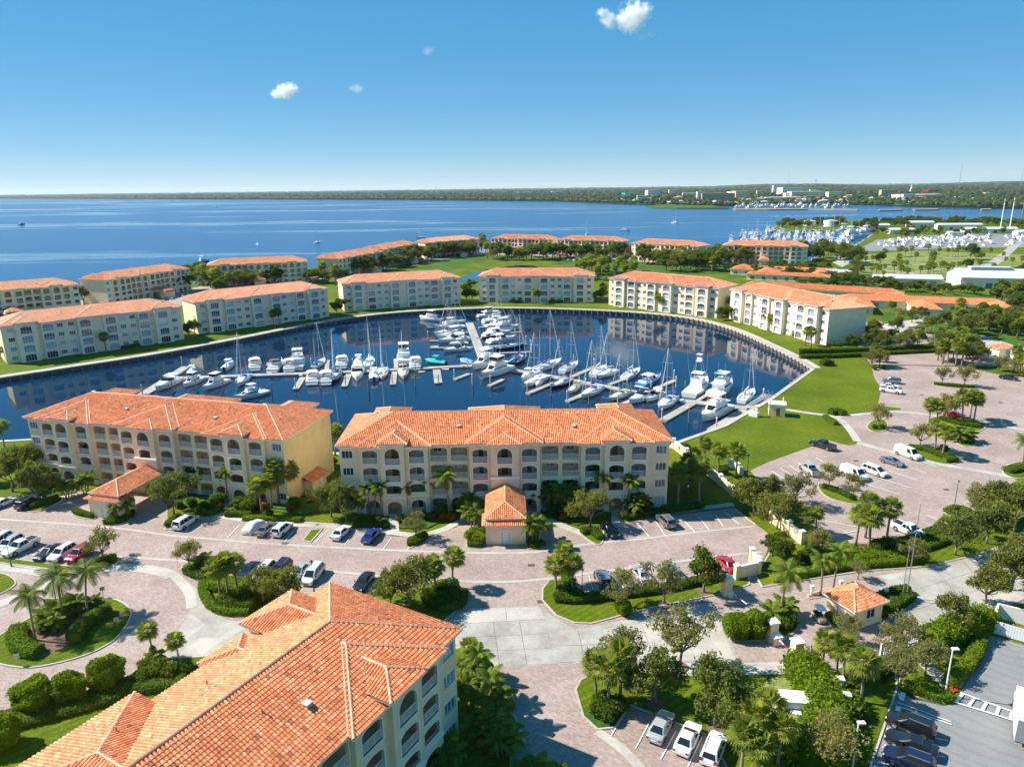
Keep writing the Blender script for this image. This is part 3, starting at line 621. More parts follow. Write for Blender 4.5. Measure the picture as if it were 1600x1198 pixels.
# lawn mounds by the pond
# ------------------------------------------------------------------ apartment blocks
S = 0.36                     # roof slope
ZE = 12.8; DEP = 17.0; HL = 29.0
def arch_loop(xc, w, z0, zs, rise, n=8):
    """opening outline in (x, z), counter-clockwise from bottom left"""
    h = w / 2; p = [(xc - h, z0), (xc + h, z0), (xc + h, zs)]
    for i in range(1, n): a = math.pi * i / n; p.append((xc + h * math.cos(a), zs + rise * math.sin(a)))
    p.append((xc - h, zs)); return p
def cham_loop(xc, w, z0, z1, c=0.35):
    h = w / 2; return [(xc - h, z0), (xc + h, z0), (xc + h, z1 - c), (xc + h - c, z1), (xc - h + c, z1), (xc - h, z1 - c)]
def rect_loop(xc, w, z0, z1): h = w / 2; return [(xc - h, z0), (xc + h, z0), (xc + h, z1), (xc - h, z1)]
def cell(mb, x0, x1, z0, z1, y, hole, sgn=1, reveal=0.25, room=0.0):
    """wall panel at depth y with an opening; sgn +1 looks towards -y"""
    rect = [(x0, z0), (x1, z0), (x1, z1), (x0, z1)]
    if hole is None:
        mb.poly([(x, y, z) for x, z in rect], 0); return
    loops = [[Vector((x, z, 0)) for x, z in rect], [Vector((x, z, 0)) for x, z in hole]]
    flat = rect + hole
    mb.add([(x, y, z) for x, z in flat], [tuple(t) for t in tessellate_polygon(loops)], 0)
    n = len(hole); yi = y + sgn * reveal
    mb.add([(x, y, z) for x, z in hole] + [(x, yi, z) for x, z in hole], [(i, (i + 1) % n, n + (i + 1) % n, n + i) for i in range(n)], 0)
    if room:
        yb = y + sgn * room; a0, a1 = x0 + .12, x1 - .12; c0, c1 = z0 + .06, z1 - .25
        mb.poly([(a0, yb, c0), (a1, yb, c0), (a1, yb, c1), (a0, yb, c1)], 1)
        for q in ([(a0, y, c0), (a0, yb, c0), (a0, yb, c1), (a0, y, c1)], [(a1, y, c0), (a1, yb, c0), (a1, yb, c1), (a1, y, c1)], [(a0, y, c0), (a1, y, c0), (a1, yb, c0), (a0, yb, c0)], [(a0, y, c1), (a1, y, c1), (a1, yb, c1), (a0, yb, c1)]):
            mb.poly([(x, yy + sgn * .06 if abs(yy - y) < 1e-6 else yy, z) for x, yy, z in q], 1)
def ring(mb, loop, y, sgn, wd=0.17, proud=0.07, bottom=True, k=None):
    """moulding round an opening"""
    c = ccw(loop); out = offset(c, -wd); n = len(c); ys = y - sgn * proud
    fs = []; vs = [(x, ys, z) for x, z in c] + [(x, ys, z) for x, z in out] + [(x, y, z) for x, z in out] + [(x, y + sgn * .1, z) for x, z in c]
    for i in range(n):
        j = (i + 1) % n
        if not bottom and i == 0: continue
        fs += [(i, j, n + j, n + i), (n + i, n + j, 2 * n + j, 2 * n + i), (i, j, 3 * n + j, 3 * n + i)]
    mb.add(vs, fs, k)
def railing(mb, x0, x1, y, z, h=1.0, step=0.14, k=None):
    mb.box(x0, x1, y - .03, y + .03, z + h - .05, z + h, k); mb.box(x0, x1, y - .025, y + .025, z + .1, z + .14, k)
    n = max(2, int((x1 - x0) / step))
    for i in range(n + 1):
        x = x0 + (x1 - x0) * i / n; t = .035 if i % 6 == 0 else .022
        mb.box(x - t, x + t, y - .014, y + .014, z + .1 if t < .03 else z, z + h - .03, k)
def window_parts(loop, y, sgn, parent, nv=3, nh=0, far=False, name='window'):
    c = ccw(loop); xs = [q[0] for q in c]; zs = [q[1] for q in c]; x0, x1, z0, z1 = min(xs), max(xs), min(zs), max(zs)
    f = MB(); ins = offset(c, 0.09); n = len(c); ys = y - sgn * .05
    f.add([(x, ys, z) for x, z in c] + [(x, ys, z) for x, z in ins] + [(x, y + sgn * .02, z) for x, z in ins], [q for i in range(n) for q in ((i, (i + 1) % n, n + (i + 1) % n, n + i), (n + i, n + (i + 1) % n, 2 * n + (i + 1) % n, 2 * n + i))])
    for i in range(1, nv):
        x = x0 + (x1 - x0) * i / nv; zt = z1 - (0.1 if len(c) == 4 else 0.12); f.box(x - .035, x + .035, min(ys, y), max(ys, y), z0, zt)
    for i in range(1, nh + 1): z = z0 + (z1 - z0) * i / (nh + 1); f.box(x0, x1, min(ys, y), max(ys, y), z - .03, z + .03)
    w_ = f.build(name, 'white_trim', parent)
    g = MB(); g.poly([(x, y + sgn * .004, z) for x, z in ins]); g.build('pane', 'window_glass', w_)
    return w_
# --- plan of the street front: (x0, x1, y, kind, top)
def half_front():
    return [(-29, -25.5, 0, 'win', ZE), (-25.5, -21.7, -.6, 'arch', ZE), (-21.7, -17.5, -1.25, 'mid', 13.55), (-17.5, -13.4, -.6, 'arch', ZE), (-13.4, -9.8, 0, 'flat', ZE), (-9.8, -6.2, 0, 'flat', ZE), (-6.2, -2.45, -.9, 'arch', 13.25)]
FRONT = half_front() + [(-2.45, 2.45, -1.6, 'cmid', 13.25)] + [(-b_, -a_, y, k, t) for a_, b_, y, k, t in half_front()[::-1]]
def half_back():
    return [(-29, -25, 0, 'win', ZE), (-25, -19, 1.7, 'barch', 13.6), (-19, -17.6, .2, 'vent', ZE), (-17.6, -13.4, .9, 'barch', ZE), (-13.4, -10, 0, 'win', ZE), (-10, -6.6, 0, 'win', ZE), (-6.6, -1.6, 1.7, 'barch', 13.3)]
BACK = half_back() + [(-1.6, 1.6, .9, 'vent', 13.3)] + [(-b_, -a_, y, k, t) for a_, b_, y, k, t in half_back()[::-1]]
def hip_list():
    """hips: (x0, x1, y0, y1, ze, axis, back) axis x: closed hip; 'f' ridge runs back from a front eave, 'b' from a back eave"""
    o = 0.55
    H_ = [(-HL - o, HL + o, -o, DEP + o, ZE + .12, 'x')]
    for s in (-1, 1):
        c = 19.45 * s
        H_.append((c - 6.15 - o, c + 6.15 + o, -.6 - o, 0, ZE + .10, 'f')); H_.append((c - 2.1 - o, c + 2.1 + o, -1.25 - o, 0, 13.62, 'f'))
        H_.append((22 * s - 3 - o, 22 * s + 3 + o, 0, DEP + 1.7 + o, 13.65, 'b')); H_.append((15.5 * s - 2.1 - o, 15.5 * s + 2.1 + o, 0, DEP + .9 + o, ZE + .1, 'b'))
    H_.append((-6.2 - o, 6.2 + o, -.9 - o, 0, 13.32, 'f')); H_.append((-2.45 - o, 2.45 + o, -1.6 - o, 0, 13.30, 'f'))
    H_.append((-6.6 - o, 6.6 + o, 0, DEP + 1.7 + o, 13.38, 'b'))
    return H_
def hip_h(h, x, y, s=S):
    x0, x1, y0, y1, ze, ax = h
    if ax == 'f':
        y1 = 1e9
        if y > 8.5: return -1e9
    if ax == 'b':
        y0 = -1e9
        if y < 8.5: return -1e9
    d = min(x - x0, x1 - x, y - y0, y1 - y)
    return ze + s * d if d > 0 else -1e9
def hip_polys(h, main=None, s=S):
    x0, x1, y0, y1, ze, ax = h
    if ax == 'x':
        d = (y1 - y0) / 2; zr = ze + s * d; ym = (y0 + y1) / 2; a = (x0 + d, ym, zr); c = (x1 - d, ym, zr)
        A, B_, C_, D_ = (x0, y0, ze), (x1, y0, ze), (x1, y1, ze), (x0, y1, ze)
        return [[A, B_, c, a], [B_, C_, c], [C_, D_, a, c], [D_, A, a]], [(A, a), (B_, c), (C_, c), (D_, a), (a, c)]
    if ax == 'y':
        d = (x1 - x0) / 2; zr = ze + s * d; xm = (x0 + x1) / 2; a = (xm, y0 + d, zr); c = (xm, y1 - d, zr)
        A, B_, C_, D_ = (x0, y0, ze), (x1, y0, ze), (x1, y1, ze), (x0, y1, ze)
        return [[A, B_, a], [B_, C_, c, a], [C_, D_, c], [D_, A, a, c]], [(A, a), (B_, a), (C_, c), (D_, c), (a, c)]
    mx0, mx1, my0, my1, mz, _ = main; w2 = (x1 - x0) / 2; xm = (x0 + x1) / 2; zr = min(ze + s * w2, mz + s * (my1 - my0) / 2 - .02)
    if ax == 'f':
        yv = my0 + (ze - mz) / s; yr = my0 + (zr - mz) / s; ya = y0 + w2
        A, B_, a, r = (x0, y0, ze), (x1, y0, ze), (xm, ya, ze + s * w2), (xm, max(yr, ya), ze + s * w2); l, q = (x0, yv, ze), (x1, yv, ze)
        return [[A, B_, a], [B_, q, r, a], [l, A, a, r]], [(A, a), (B_, a), (a, r), (l, r), (q, r)]
    yv = my1 - (ze - mz) / s; yr = my1 - (zr - mz) / s; ya = y1 - w2
    A, B_, a, r = (x0, y1, ze), (x1, y1, ze), (xm, ya, ze + s * w2), (xm, min(yr, ya), ze + s * w2); l, q = (x0, yv, ze), (x1, yv, ze)
    return [[B_, A, a], [q, B_, a, r], [A, l, r, a]], [(A, a), (B_, a), (a, r)]
def tiles(mb, poly, cover, tw=0.33, tl=0.41):
    """barrel tiles laid in courses on a roof plane"""
    p = [Vector(q) for q in poly]; nrm = None
    for i in range(1, len(p) - 1):
        nrm = (p[i] - p[0]).cross(p[i + 1] - p[0])
        if nrm.length > 1e-4: break
    nrm.normalize()
    if nrm.z < 0: nrm = -nrm
    up = (Vector((0, 0, 1)) - nrm * nrm.z).normalized(); lat = up.cross(nrm)
    o = min(p, key=lambda q: q.z); us = [(q - o).dot(lat) for q in p]; vs = [(q - o).dot(up) for q in p]
    pol = list(zip(us, vs)); nv = int(max(vs) / tl) + 1; nu0 = int(min(us) / tw) - 1; nu1 = int(max(us) / tw) + 1
    ca = [(-.5, 0.0), (-.32, .09), (0.0, .125), (.32, .09), (.5, 0.0)]
    for j in range(nv):
        for i in range(nu0, nu1 + 1):
            u, v = (i + .5) * tw, (j + .5) * tl
            if not inside((u, v), pol): continue
            c = o + lat * u + up * v
            if cover(c.x, c.y, c.z): continue
            base = o + lat * u + nrm * .01; a = up * (v - tl * .5 - .03); e = up * (v + tl * .5)
            lo = [base + a + lat * (x * tw) + nrm * (z + .035) for x, z in ca]; hi = [base + e + lat * (x * tw * .92) + nrm * (z * .9) for x, z in ca]
            lo2 = [base + a + lat * (x * tw) for x, z in ((-.5, 0), (.5, 0))]
            n = 5; mb.add(lo + hi, [(k, k + 1, n + k + 1, n + k) for k in range(4)] + [(4, 3, 2, 1, 0)])
def caps(mb, segs, hl, me, r=0.17):
    for a, c in segs:
        a = Vector(a); c = Vector(c); L = (c - a).length; n = max(1, int(L / .42)); d = (c - a) / n
        for i in range(n):
            q = a + d * (i + .5); hs = [hip_h(h, q.x, q.y) for h in hl if h is not me]
            if hs and max(hs) > q.z + .12: continue
            s_ = a + d * i; e = a + d * (i + 1.12); t = d.normalized(); u = t.cross(Vector((0, 0, 1))).normalized(); v = u.cross(t)
            if v.z < 0: v = -v
            prof = [(-1, -.25), (-.7, .55), (0, .95), (.7, .55), (1, -.25)]
            mb.add([s_ + u * (x * r * 1.08) + v * (z * r * 1.08 + .03) for x, z in prof] + [e + u * (x * r * .95) + v * (z * r * .95 + .02) for x, z in prof], [(k, k + 1, 6 + k, 5 + k) for k in range(4)] + [(0, 1, 2, 3, 4)])
def roof_group(hl, parent, name='roof', s=S, fascia=True, tm='roof_tiles'):
    deck = MB(); tl = MB(); cp = MB(); fa = MB(); main = hl[0]
    for h in hl:
        polys, segs = hip_polys(h, main, s)
        for q in polys:
            deck.poly([(x, y, z - .015) for x, y, z in q])
            tiles(tl, q, lambda x, y, z, h=h: any(g is not h and hip_h(g, x, y, s) > z + .10 for g in hl))
        caps(cp, segs, hl, h)
        if fascia:
            x0, x1, y0, y1, ze, ax = h
            ya, yb = (y0, y1) if ax in 'xy' else ((y0, 0.6) if ax == 'f' else (DEP - .6, y1)); e = .06
            edges = [(x0, x1, 'y', y0), (x0, x1, 'y', y1), (ya, yb, 'x', x0), (ya, yb, 'x', x1)]
            for p0, p1, d, at in edges:
                if d == 'y' and ((ax == 'f' and at == y1) or (ax == 'b' and at == y0)): continue
                if d == 'y': fa.box(p0 + .03, p1 - .03, at + .02 if at == y0 else at - .10, at + .10 if at == y0 else at - .02, ze - .24, ze - .03)
                else: fa.box(at + .02 if at == x0 else at - .10, at + .10 if at == x0 else at - .02, p0 + .1, p1 - .1, ze - .24, ze - .03)
            fa.poly([(x0 + .1, ya + .1, ze - .2), (x1 - .1, ya + .1, ze - .2), (x1 - .1, yb - .1, ze - .2), (x0 + .1, yb - .1, ze - .2)])
    r = deck.build(name, 'roof_deck', parent)
    t = stuff(tl.build('roof_tiles', tm, r)); stuff(cp.build('ridge_caps', 'ridge_tiles', r))
    if fascia: stuff(fa.build('fascia', 'white_trim', r))
    return r
def fz(i): return 3.2 * i
def make_block(kind):
    """kind: street (arched galleries towards the drive), street_far, water (windows and loggias towards the basin)"""
    root = empty('apartment_building'); wl = MB(); far = kind == 'street_far'; inner = []
    small = MB(); smt = MB()
    # street side
    prev = None; cor = MB(); band = MB(); PARTS = []
    def piece(nm, *a):
        if far: cor.box(*a)
        else:
            q_ = MB(); q_.box(*a); q_.build(nm, 'white_trim', root)
    for (x0, x1, y, k, top) in FRONT:
        xc = (x0 + x1) / 2; det = kind != 'water'
        if prev is not None and abs(prev[0] - y) > 1e-6:
            wl.poly([(x0, prev[0], 0), (x0, y, 0), (x0, y, max(top, prev[1])), (x0, prev[0], max(top, prev[1]))], 0)
        prev = (y, top)
        if not det: wl.poly([(x0, y, 0), (x1, y, 0), (x1, y, top), (x0, y, top)], 0); continue
        piece('cornice', x0 - .1, x1 + .1, y - .16, y - .001, top - .42, top - .12)
        if k in ('arch', 'mid', 'cmid'): piece('ledge', x0 - .06, x1 + .06, y - .13, y - .001, 3.35, 3.62) if k != 'cmid' else piece('ledge', x0 - .1, x1 + .1, y - .3, y - .001, 6.9, 7.3)
        elif k == 'flat': piece('ledge', x0, x1, y - .08, y - .001, 6.28, 6.42)
        for i in range(4):
            z0, z1 = fz(i), fz(i + 1) if i < 3 else top
            if k == 'win':
                lp = rect_loop(xc + (.4 if xc > 0 else -.4), 1.9, z0 + .9, z0 + 2.35); cell(wl, x0, x1, z0, z1, y, lp, 1, .16)
                if far: smt.poly([(x, y + .14, z) for x, z in lp])
                else: window_parts(lp, y + .12, 1, root, 3, 0)
                tr = MB(); ring(tr, lp, y, 1, .12, .05)
                if far: small.v and None
                else: tr.build('window_trim', 'white_trim', root)
                if far: ring(small, lp, y, 1, .14, .05)
                continue
            rail = True; ledge = False
            if k == 'flat': lp = cham_loop(xc, 2.9, z0 + .12, z0 + 2.62)
            elif k == 'mid' and i == 3: lp = arch_loop(xc, 2.6, z0 + .12, z0 + 1.75, 1.3, 10)
            elif k == 'cmid' and i == 3: lp = arch_loop(xc, 2.6, z0 + .12, z0 + 1.6, 1.3, 10)
            elif i == 0: lp = arch_loop(xc, 2.5, .1, 1.75, 1.0); rail = k == 'arch' and abs(xc) > 8
            elif i == 1 and k != 'cmid': lp = arch_loop(xc, 2.6, z0 + 1.0, z0 + 2.15, .42); rail = False
            elif i == 1: lp = None
            elif k == 'cmid' and i == 2: lp = arch_loop(xc, 2.5, z0 + .95, z0 + 2.3, .3); rail = False
            else: lp = arch_loop(xc, 2.6, z0 + .12, z0 + 2.05, .5)
            if lp is None: cell(wl, x0, x1, z0, z1, y, None); continue
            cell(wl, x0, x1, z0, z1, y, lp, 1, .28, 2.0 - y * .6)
            if far:
                if rail: railing(small, xc - 1.28, xc + 1.28, y + .2, z0 + .12, 1, .4)
                if k != 'flat': ring(small, lp, y, 1, .17, .07)
                smt.box(xc - .9, xc + .9, 1.86, 1.88, z0 + .9, z0 + 2.2)
                continue
            if k != 'flat': t = MB(); ring(t, lp, y, 1, .17, .07, i > 0); t.build('arch_trim', 'white_trim', root)
            if rail: t = MB(); railing(t, min(q[0] for q in lp) + .02, max(q[0] for q in lp) - .02, y + .16, z0 + .12); t.build('railing', 'rail_white', root)
            yb = y + 2.0 - y * .6
            if k == 'flat': window_parts(rect_loop(xc + (-.35 if xc < 0 else .1), 1.5, z0 + 1.15, z0 + 2.35), yb - .03, 1, root, 2)
            elif k in ('mid', 'cmid'):
                d = MB(); d.box(xc - .55, xc + .55, yb - .06, yb - .02, z0 + .1, z0 + 2.2); d.build('door', 'wood_door' if i else 'stucco_inner', root)
            elif i != 1: window_parts(rect_loop(xc + .1, 1.0, z0 + .1, z0 + 2.2), yb - .03, 1, root, 1, 0, name='balcony_door')
    # water side
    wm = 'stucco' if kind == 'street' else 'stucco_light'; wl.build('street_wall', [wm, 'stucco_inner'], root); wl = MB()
    prev = None
    for (x0, x1, dy, k, top) in BACK:
        xc = (x0 + x1) / 2; y = DEP + dy; det = kind == 'water'
        if prev is not None and abs(prev[0] - y) > 1e-6:
            wl.poly([(x0, prev[0], 0), (x0, y, 0), (x0, y, max(top, prev[1])), (x0, prev[0], max(top, prev[1]))], 0)
        prev = (y, top)
        if not det: wl.poly([(x0, y, 0), (x1, y, 0), (x1, y, top), (x0, y, top)], 0); continue
        piece('cornice', x0 - .1, x1 + .1, y + .001, y + .16, top - .42, top - .12)
        if top > ZE + .1: piece('ledge', x0 - .04, x1 + .04, y + .001, y + .07, ZE - .6, ZE - .4)
        for i in range(4):
            z0, z1 = fz(i), fz(i + 1) if i < 3 else top
            if k == 'vent':
                cell(wl, x0, x1, z0, z1, y, None); v = MB(); v.box(xc - .3, xc + .3, y - .02, y + .05, z0 + 1.1, z0 + 1.7); v.build('vent_grille', 'stucco_inner', root); continue
            if k == 'win':
                lp = rect_loop(xc + (.6 if xc < -20 else -.6 if xc > 20 else 0), 1.9, z0 + .85, z0 + 2.3); cell(wl, x0, x1, z0, z1, y, lp, -1, .16)
                w_ = window_parts(lp, y - .12, -1, root, 3); t = MB(); ring(t, lp, y, -1, .13, .05); t.build('frame', 'white_trim', w_)
                continue
            lp = arch_loop(xc, 3.3, z0 + .12, z0 + 2.15, .42); cell(wl, x0, x1, z0, z1, y, lp, -1, .35)
            w_ = window_parts(lp, y - .32, -1, root, 4, 0, name='loggia_window'); t = MB(); ring(t, lp, y, -1, .17, .07, i > 0); t.build('frame', 'white_trim', w_)
            if i: t = MB(); railing(t, xc - 1.63, xc + 1.63, y - .08, z0 + .12, 1.0, .28); t.build('railing', 'rail_white', root)
    wl.build('water_wall', [wm, 'stucco_inner'], root)
    for x in (-HL, HL): e = MB(); e.poly([(x, 0, 0), (x, DEP, 0), (x, DEP, ZE), (x, 0, ZE)]); e.build('end_wall', 'stucco_pale', root)
    if far: stuff(cor.build('cornice', 'white_trim', root))
    if far:
        stuff(small.build('railing', 'rail_white', root)); smt.build('window_glazing', 'window_glass', root); stuff(kids(root)[-1])
    hl = hip_list(); roof_group(hl, root, tm='roof_tiles' if kind == 'street' else 'roof_tiles_sheen')
    if kind == 'street':
        for px_ in (-25.2, -13.15, -6.45, 6.45, 13.15, 25.2): d_ = MB(); d_.tube((px_, -.09, .1), (px_, -.09, 12.5), .055, n=6); d_.build('downpipe', 'white_trim', root)
    if kind == 'water':
        for px_ in (-25.3, -13.2, -6.85, 6.85, 13.2, 25.3): d_ = MB(); d_.tube((px_, DEP + .09, .1), (px_, DEP + .09, 12.5), .06, n=6); d_.build('downpipe', 'white_trim', root)
    for vx, vy, vk in ((-23, 4.5, 0), (-10.5, 5.2, 0), (-8.2, 4.1, 1), (9.5, 5.5, 0), (12.5, 3.6, 1), (24.5, 6, 0), (-14, 12.5, 0), (10, 13, 0), (-24, 12, 1), (2.5, 14, 0)):
        z = max(hip_h(h, vx, vy) for h in hl); v = MB()
        if vk == 0: v.tube((vx, vy, z - .1), (vx, vy, z + .55), .07, n=8); v.tube((vx, vy, z + .02), (vx, vy, z + .12), .16, .09, n=8)
        else: v.box(vx - .28, vx + .28, vy - .28, vy + .28, z - .1, z + .32); v.box(vx - .34, vx + .34, vy - .34, vy + .34, z + .32, z + .38)
        v.build('roof_vent', 'pile_grey' if vk else 'roof_deck', root)
    if kind != 'water': portico(root, far)
    return root
def portico(root, far):
    """porte-cochere running out to a small gatehouse block"""
    w_ = MB(); x = 3.25
    ya, yb = -12.6, -8.9
    lp = rect_loop(0, 1.05, .05, 2.2)
    cell(w_, -x, x, 0, 3.75, ya, lp, 1, .14)
    for s in (-1, 1): w_.poly([(s * x, ya, 0), (s * x, yb, 0), (s * x, yb, 3.75), (s * x, ya, 3.75)], 0)
    w_.poly([(-x, yb, 0), (x, yb, 0), (x, yb, 3.75), (-x, yb, 3.75)], 0)
    for s in (-1, 1):
        w_.box(s * 2.9 - .45, s * 2.9 + .45, -3.2, -1.62, 0, 4.2, 0)
        w_.box(s * 3.0 - .16, s * 3.0 + .16, -12.0, -1.62, 3.76, 4.36, 0)
    w_.box(-2.84, 2.84, -12.0, -11.7, 3.76, 4.34, 0)
    w_.build('gatehouse_wall', ['stucco', 'stucco_inner'], root)
    d = MB(); d.box(-.5, .5, ya + .06, ya + .12, .05, 2.18); d.box(.3, .36, ya + .02, ya + .06, 1.0, 1.1); d.build('gatehouse_door', 'door_white', root)
    t = MB(); ring(t, arch_loop(0, 1.7, .05, 2.1, .55), ya, 1, .16, .08, False); t.box(-x - .12, x + .12, ya - .12, ya - .001, 3.35, 3.6); t.build('gatehouse_trim', 'white_trim', root)
    r = MB(); e = .55
    for pl in ([(-x - e, ya - e, 3.62), (x + e, ya - e, 3.62), (x - .2, ya + .4, 4.05), (-x + .2, ya + .4, 4.05)], [(x + e, ya - e, 3.62), (x + e, yb + e, 3.62), (x - .2, yb - .4, 4.05), (x - .2, ya + .4, 4.05)], [(-x - e, yb + e, 3.62), (-x - e, ya - e, 3.62), (-x + .2, ya + .4, 4.05), (-x + .2, yb - .4, 4.05)]):
        r.poly(pl)
    tl = MB()
    for f in list(r.f): tiles(tl, [r.v[i] for i in f], lambda *a: False)
    rr_ = r.build('skirt_roof', 'roof_deck', root); stuff(tl.build('roof_tiles', 'roof_tiles', rr_))
    h = (-3.35, 3.35, -12.4, -1.65, 4.42, 'y'); s = .44
    polys, segs = hip_polys(h, None, s); D_ = MB(); T_ = MB(); C_ = MB(); A, B_, c_, d_ = (-3.35, -12.4, 4.42), (3.35, -12.4, 4.42), (0, -9.05, 4.42 + 3.35 * s), (0, -1.65, 4.42 + 3.35 * s)
    polys = [[A, B_, c_], [B_, (3.35, -1.65, 4.42), d_, c_], [(-3.35, -1.65, 4.42), A, c_, d_]]
    for q in polys: D_.poly([(a, b_, c - .015) for a, b_, c in q]); tiles(T_, q, lambda *a: False)
    caps(C_, [(A, c_), (B_, c_), (c_, d_)], [], None)
    rf = D_.build('portico_roof', 'roof_deck', root); stuff(T_.build('roof_tiles', 'roof_tiles', rf)); stuff(C_.build('ridge_caps', 'ridge_tiles', rf))
    f = MB()
    for s_ in (-1, 1): f.box(s_ * 3.24 - .05, s_ * 3.24 + .05, -12.2, -1.63, 4.2, 4.4)
    f.box(-3.18, 3.18, -12.33, -12.2, 4.2, 4.4); f.poly([(-3.2, -12.2, 4.37), (3.2, -12.2, 4.37), (3.2, -1.63, 4.37), (-3.2, -1.63, 4.37)]); f.build('fascia', 'white_trim', rf)
def put_block(pr, x, y, deg, label, back=False, group='apartment blocks round the marina'):
    c = Vector((x, y)); t = R(deg)
    if back:                               # (x, y) is the middle of the water front
        t += math.pi; n = Vector((-math.sin(t), math.cos(t))); c = c - n * (DEP)
    o = pr.place((c.x, c.y, 0), t); tag(o, label, 'building', group); return o
BL = {}
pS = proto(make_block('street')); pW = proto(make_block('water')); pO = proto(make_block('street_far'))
BL['C'] = put_block(pS, -1.45, 117.2, 0.6, 'cream apartment block with central tiled entrance canopy, middle of the near row')
BL['L'] = put_block(pS, -69.4, 128.2, -15.3, 'cream apartment block with yellow end wall, left of the near row')
BL['F'] = put_block(pS, -20.6, 37.6, 60, 'apartment block at bottom left seen mostly as a close orange tile roof')
for c in kids(BL['L']):
    if c.name.startswith('end_wall'): recolour(c, 'stucco_pale', 'stucco_yellow'); c['label'] = 'deep yellow plain end wall'
for x, y, d, l in [(-150.6, 255.6, 41.2, 'apartment block at far left of the inner ring, behind the left end of the basin'), (-105.4, 304, 41, 'second apartment block from left of the inner waterfront ring'), (-52.6, 347.4, 20.5, 'third apartment block from left of the inner waterfront ring'),
                   (12.8, 358, -5.2, 'apartment block facing the camera straight on at the head of the basin'), (68.8, 326.5, -44, 'sunlit apartment block right of the head of the basin'), (103.8, 277, -71.5, 'rightmost apartment block of the inner ring with blank right end wall')]:
    put_block(pW, x, y, d, l, True)
for x, y, d, l in [(-234, 330, 41, 'leftmost outer apartment block cut by the left edge, bay behind'), (-197.8, 391.8, 71, 'second outer apartment block from left with pale blank end wall'), (-154.9, 440.5, 19.5, 'third outer apartment block from left, bay close behind'), (-101.3, 491.5, 71, 'fourth outer apartment block from left, steeply foreshortened'),
                   (-84.8, 561, 72, 'fifth outer apartment block from left, directly behind the foreshortened one'), (-47.3, 617, 46, 'sixth outer apartment block from left on the bay point'), (9.4, 626, -26.5, 'outer apartment block right of the gap in the skyline row'), (64.8, 597.5, -31.3, 'outer apartment block in the middle of the three white-fronted ones'),
                   (116.1, 546, -44, 'outer apartment block, rightmost of the three white-fronted ones'), (184.5, 522, -19.5, 'outer apartment block farthest right beside the second marina')]:
    put_block(pO, x, y, d, l)
# ------------------------------------------------------------------ vegetation
def leafquad(mb, c, s, rr, up=0.5, asp=0.55, k=None):
    d = Vector((rr.gauss(0, 1), rr.gauss(0, 1), rr.gauss(0, 1) + up)).normalized()
    t = Vector((rr.gauss(0, 1), rr.gauss(0, 1), rr.gauss(0, 1) * .5)); u = d.cross(t)
    u = u.normalized() if u.length > 1e-3 else Vector((1, 0, 0)); v = d.cross(u)
    a = u * s; b_ = v * (s * asp)
    mb.add([c - a, c + b_, c + a, c - b_], [(0, 1, 2, 3)], k)
def make_oak(seed, leaf='oak_leaf', h=7.0, spread=3.6, n=5200, ls=0.17, nb=9, name='oak_tree', flower=None, base=0.34):
    rr = random.Random(seed); root = empty(name); t = MB(); fork = h * rr.uniform(.22, .3)
    lean = Vector((rr.uniform(-.25, .25), rr.uniform(-.25, .25), 0))
    t.path([(0, 0, -.1), lean * .3 + Vector((0, 0, fork * .5)), lean + Vector((0, 0, fork))], [.2 * h / 7, .15 * h / 7, .13 * h / 7], 7)
    tips = []
    for i in range(nb):
        a = 2 * math.pi * i / nb + rr.uniform(-.35, .35); e = rr.uniform(.45, 1.0)
        r = spread * e; z = h * rr.uniform(.5, .86) if i % 3 else h * rr.uniform(.78, .93)
        if i % 3 == 0: r *= .5
        p0 = lean + Vector((0, 0, fork * rr.uniform(.8, 1))); p2 = Vector((math.cos(a) * r * .8, math.sin(a) * r * .8, z - .4)); p1 = p0.lerp(p2, .5) + Vector((math.cos(a) * .2 * r, math.sin(a) * .2 * r, -.1 * h * .3))
        t.path([p0, p1, p2], [.085 * h / 7, .06 * h / 7, .025 * h / 7], 5)
        for k in range(2):
            q = p1.lerp(p2, rr.uniform(.2, .8)); e_ = q + Vector((rr.uniform(-1, 1), rr.uniform(-1, 1), rr.uniform(.2, 1))) * (spread * .33)
            t.path([q, e_], [.035, .012], 4); tips.append((e_, spread * rr.uniform(.2, .3)))
        tips.append((p2, spread * rr.uniform(.26, .42)))
    t.build('trunk', 'bark', root, True)
    c = MB(); tot = sum(r ** 2 for _, r in tips)
    for p, r in tips:
        m_ = int(n * r * r / tot); sub = [(p + Vector((rr.gauss(0, 1), rr.gauss(0, 1), rr.gauss(0, .7))).normalized() * r * rr.uniform(.4, .9), r * rr.uniform(.3, .5)) for _ in range(6)]
        for _ in range(m_):
            if rr.random() < .75: q, s = rr.choice(sub)
            else: q, s = p, r
            d = Vector((rr.gauss(0, 1), rr.gauss(0, 1), rr.gauss(0, .8))).normalized() * s * rr.uniform(.55, 1.05)
            x = q + d
            if x.z < h * base: x.z = h * base + rr.uniform(0, .5)
            leafquad(c, x, ls * rr.uniform(.65, 1.35), rr, .6)
    co = c.build('crown', leaf, root)
    if flower:
        f = MB()
        for _ in range(26):
            p, r = rr.choice(tips); x = p + Vector((rr.gauss(0, 1), rr.gauss(0, 1) - .6, .6 + rr.random())).normalized() * r
            for _ in range(8): leafquad(f, x + Vector((rr.gauss(0, .12), rr.gauss(0, .12), rr.gauss(0, .12))), .12, rr)
        f.build('flowers', flower, root)
    return root
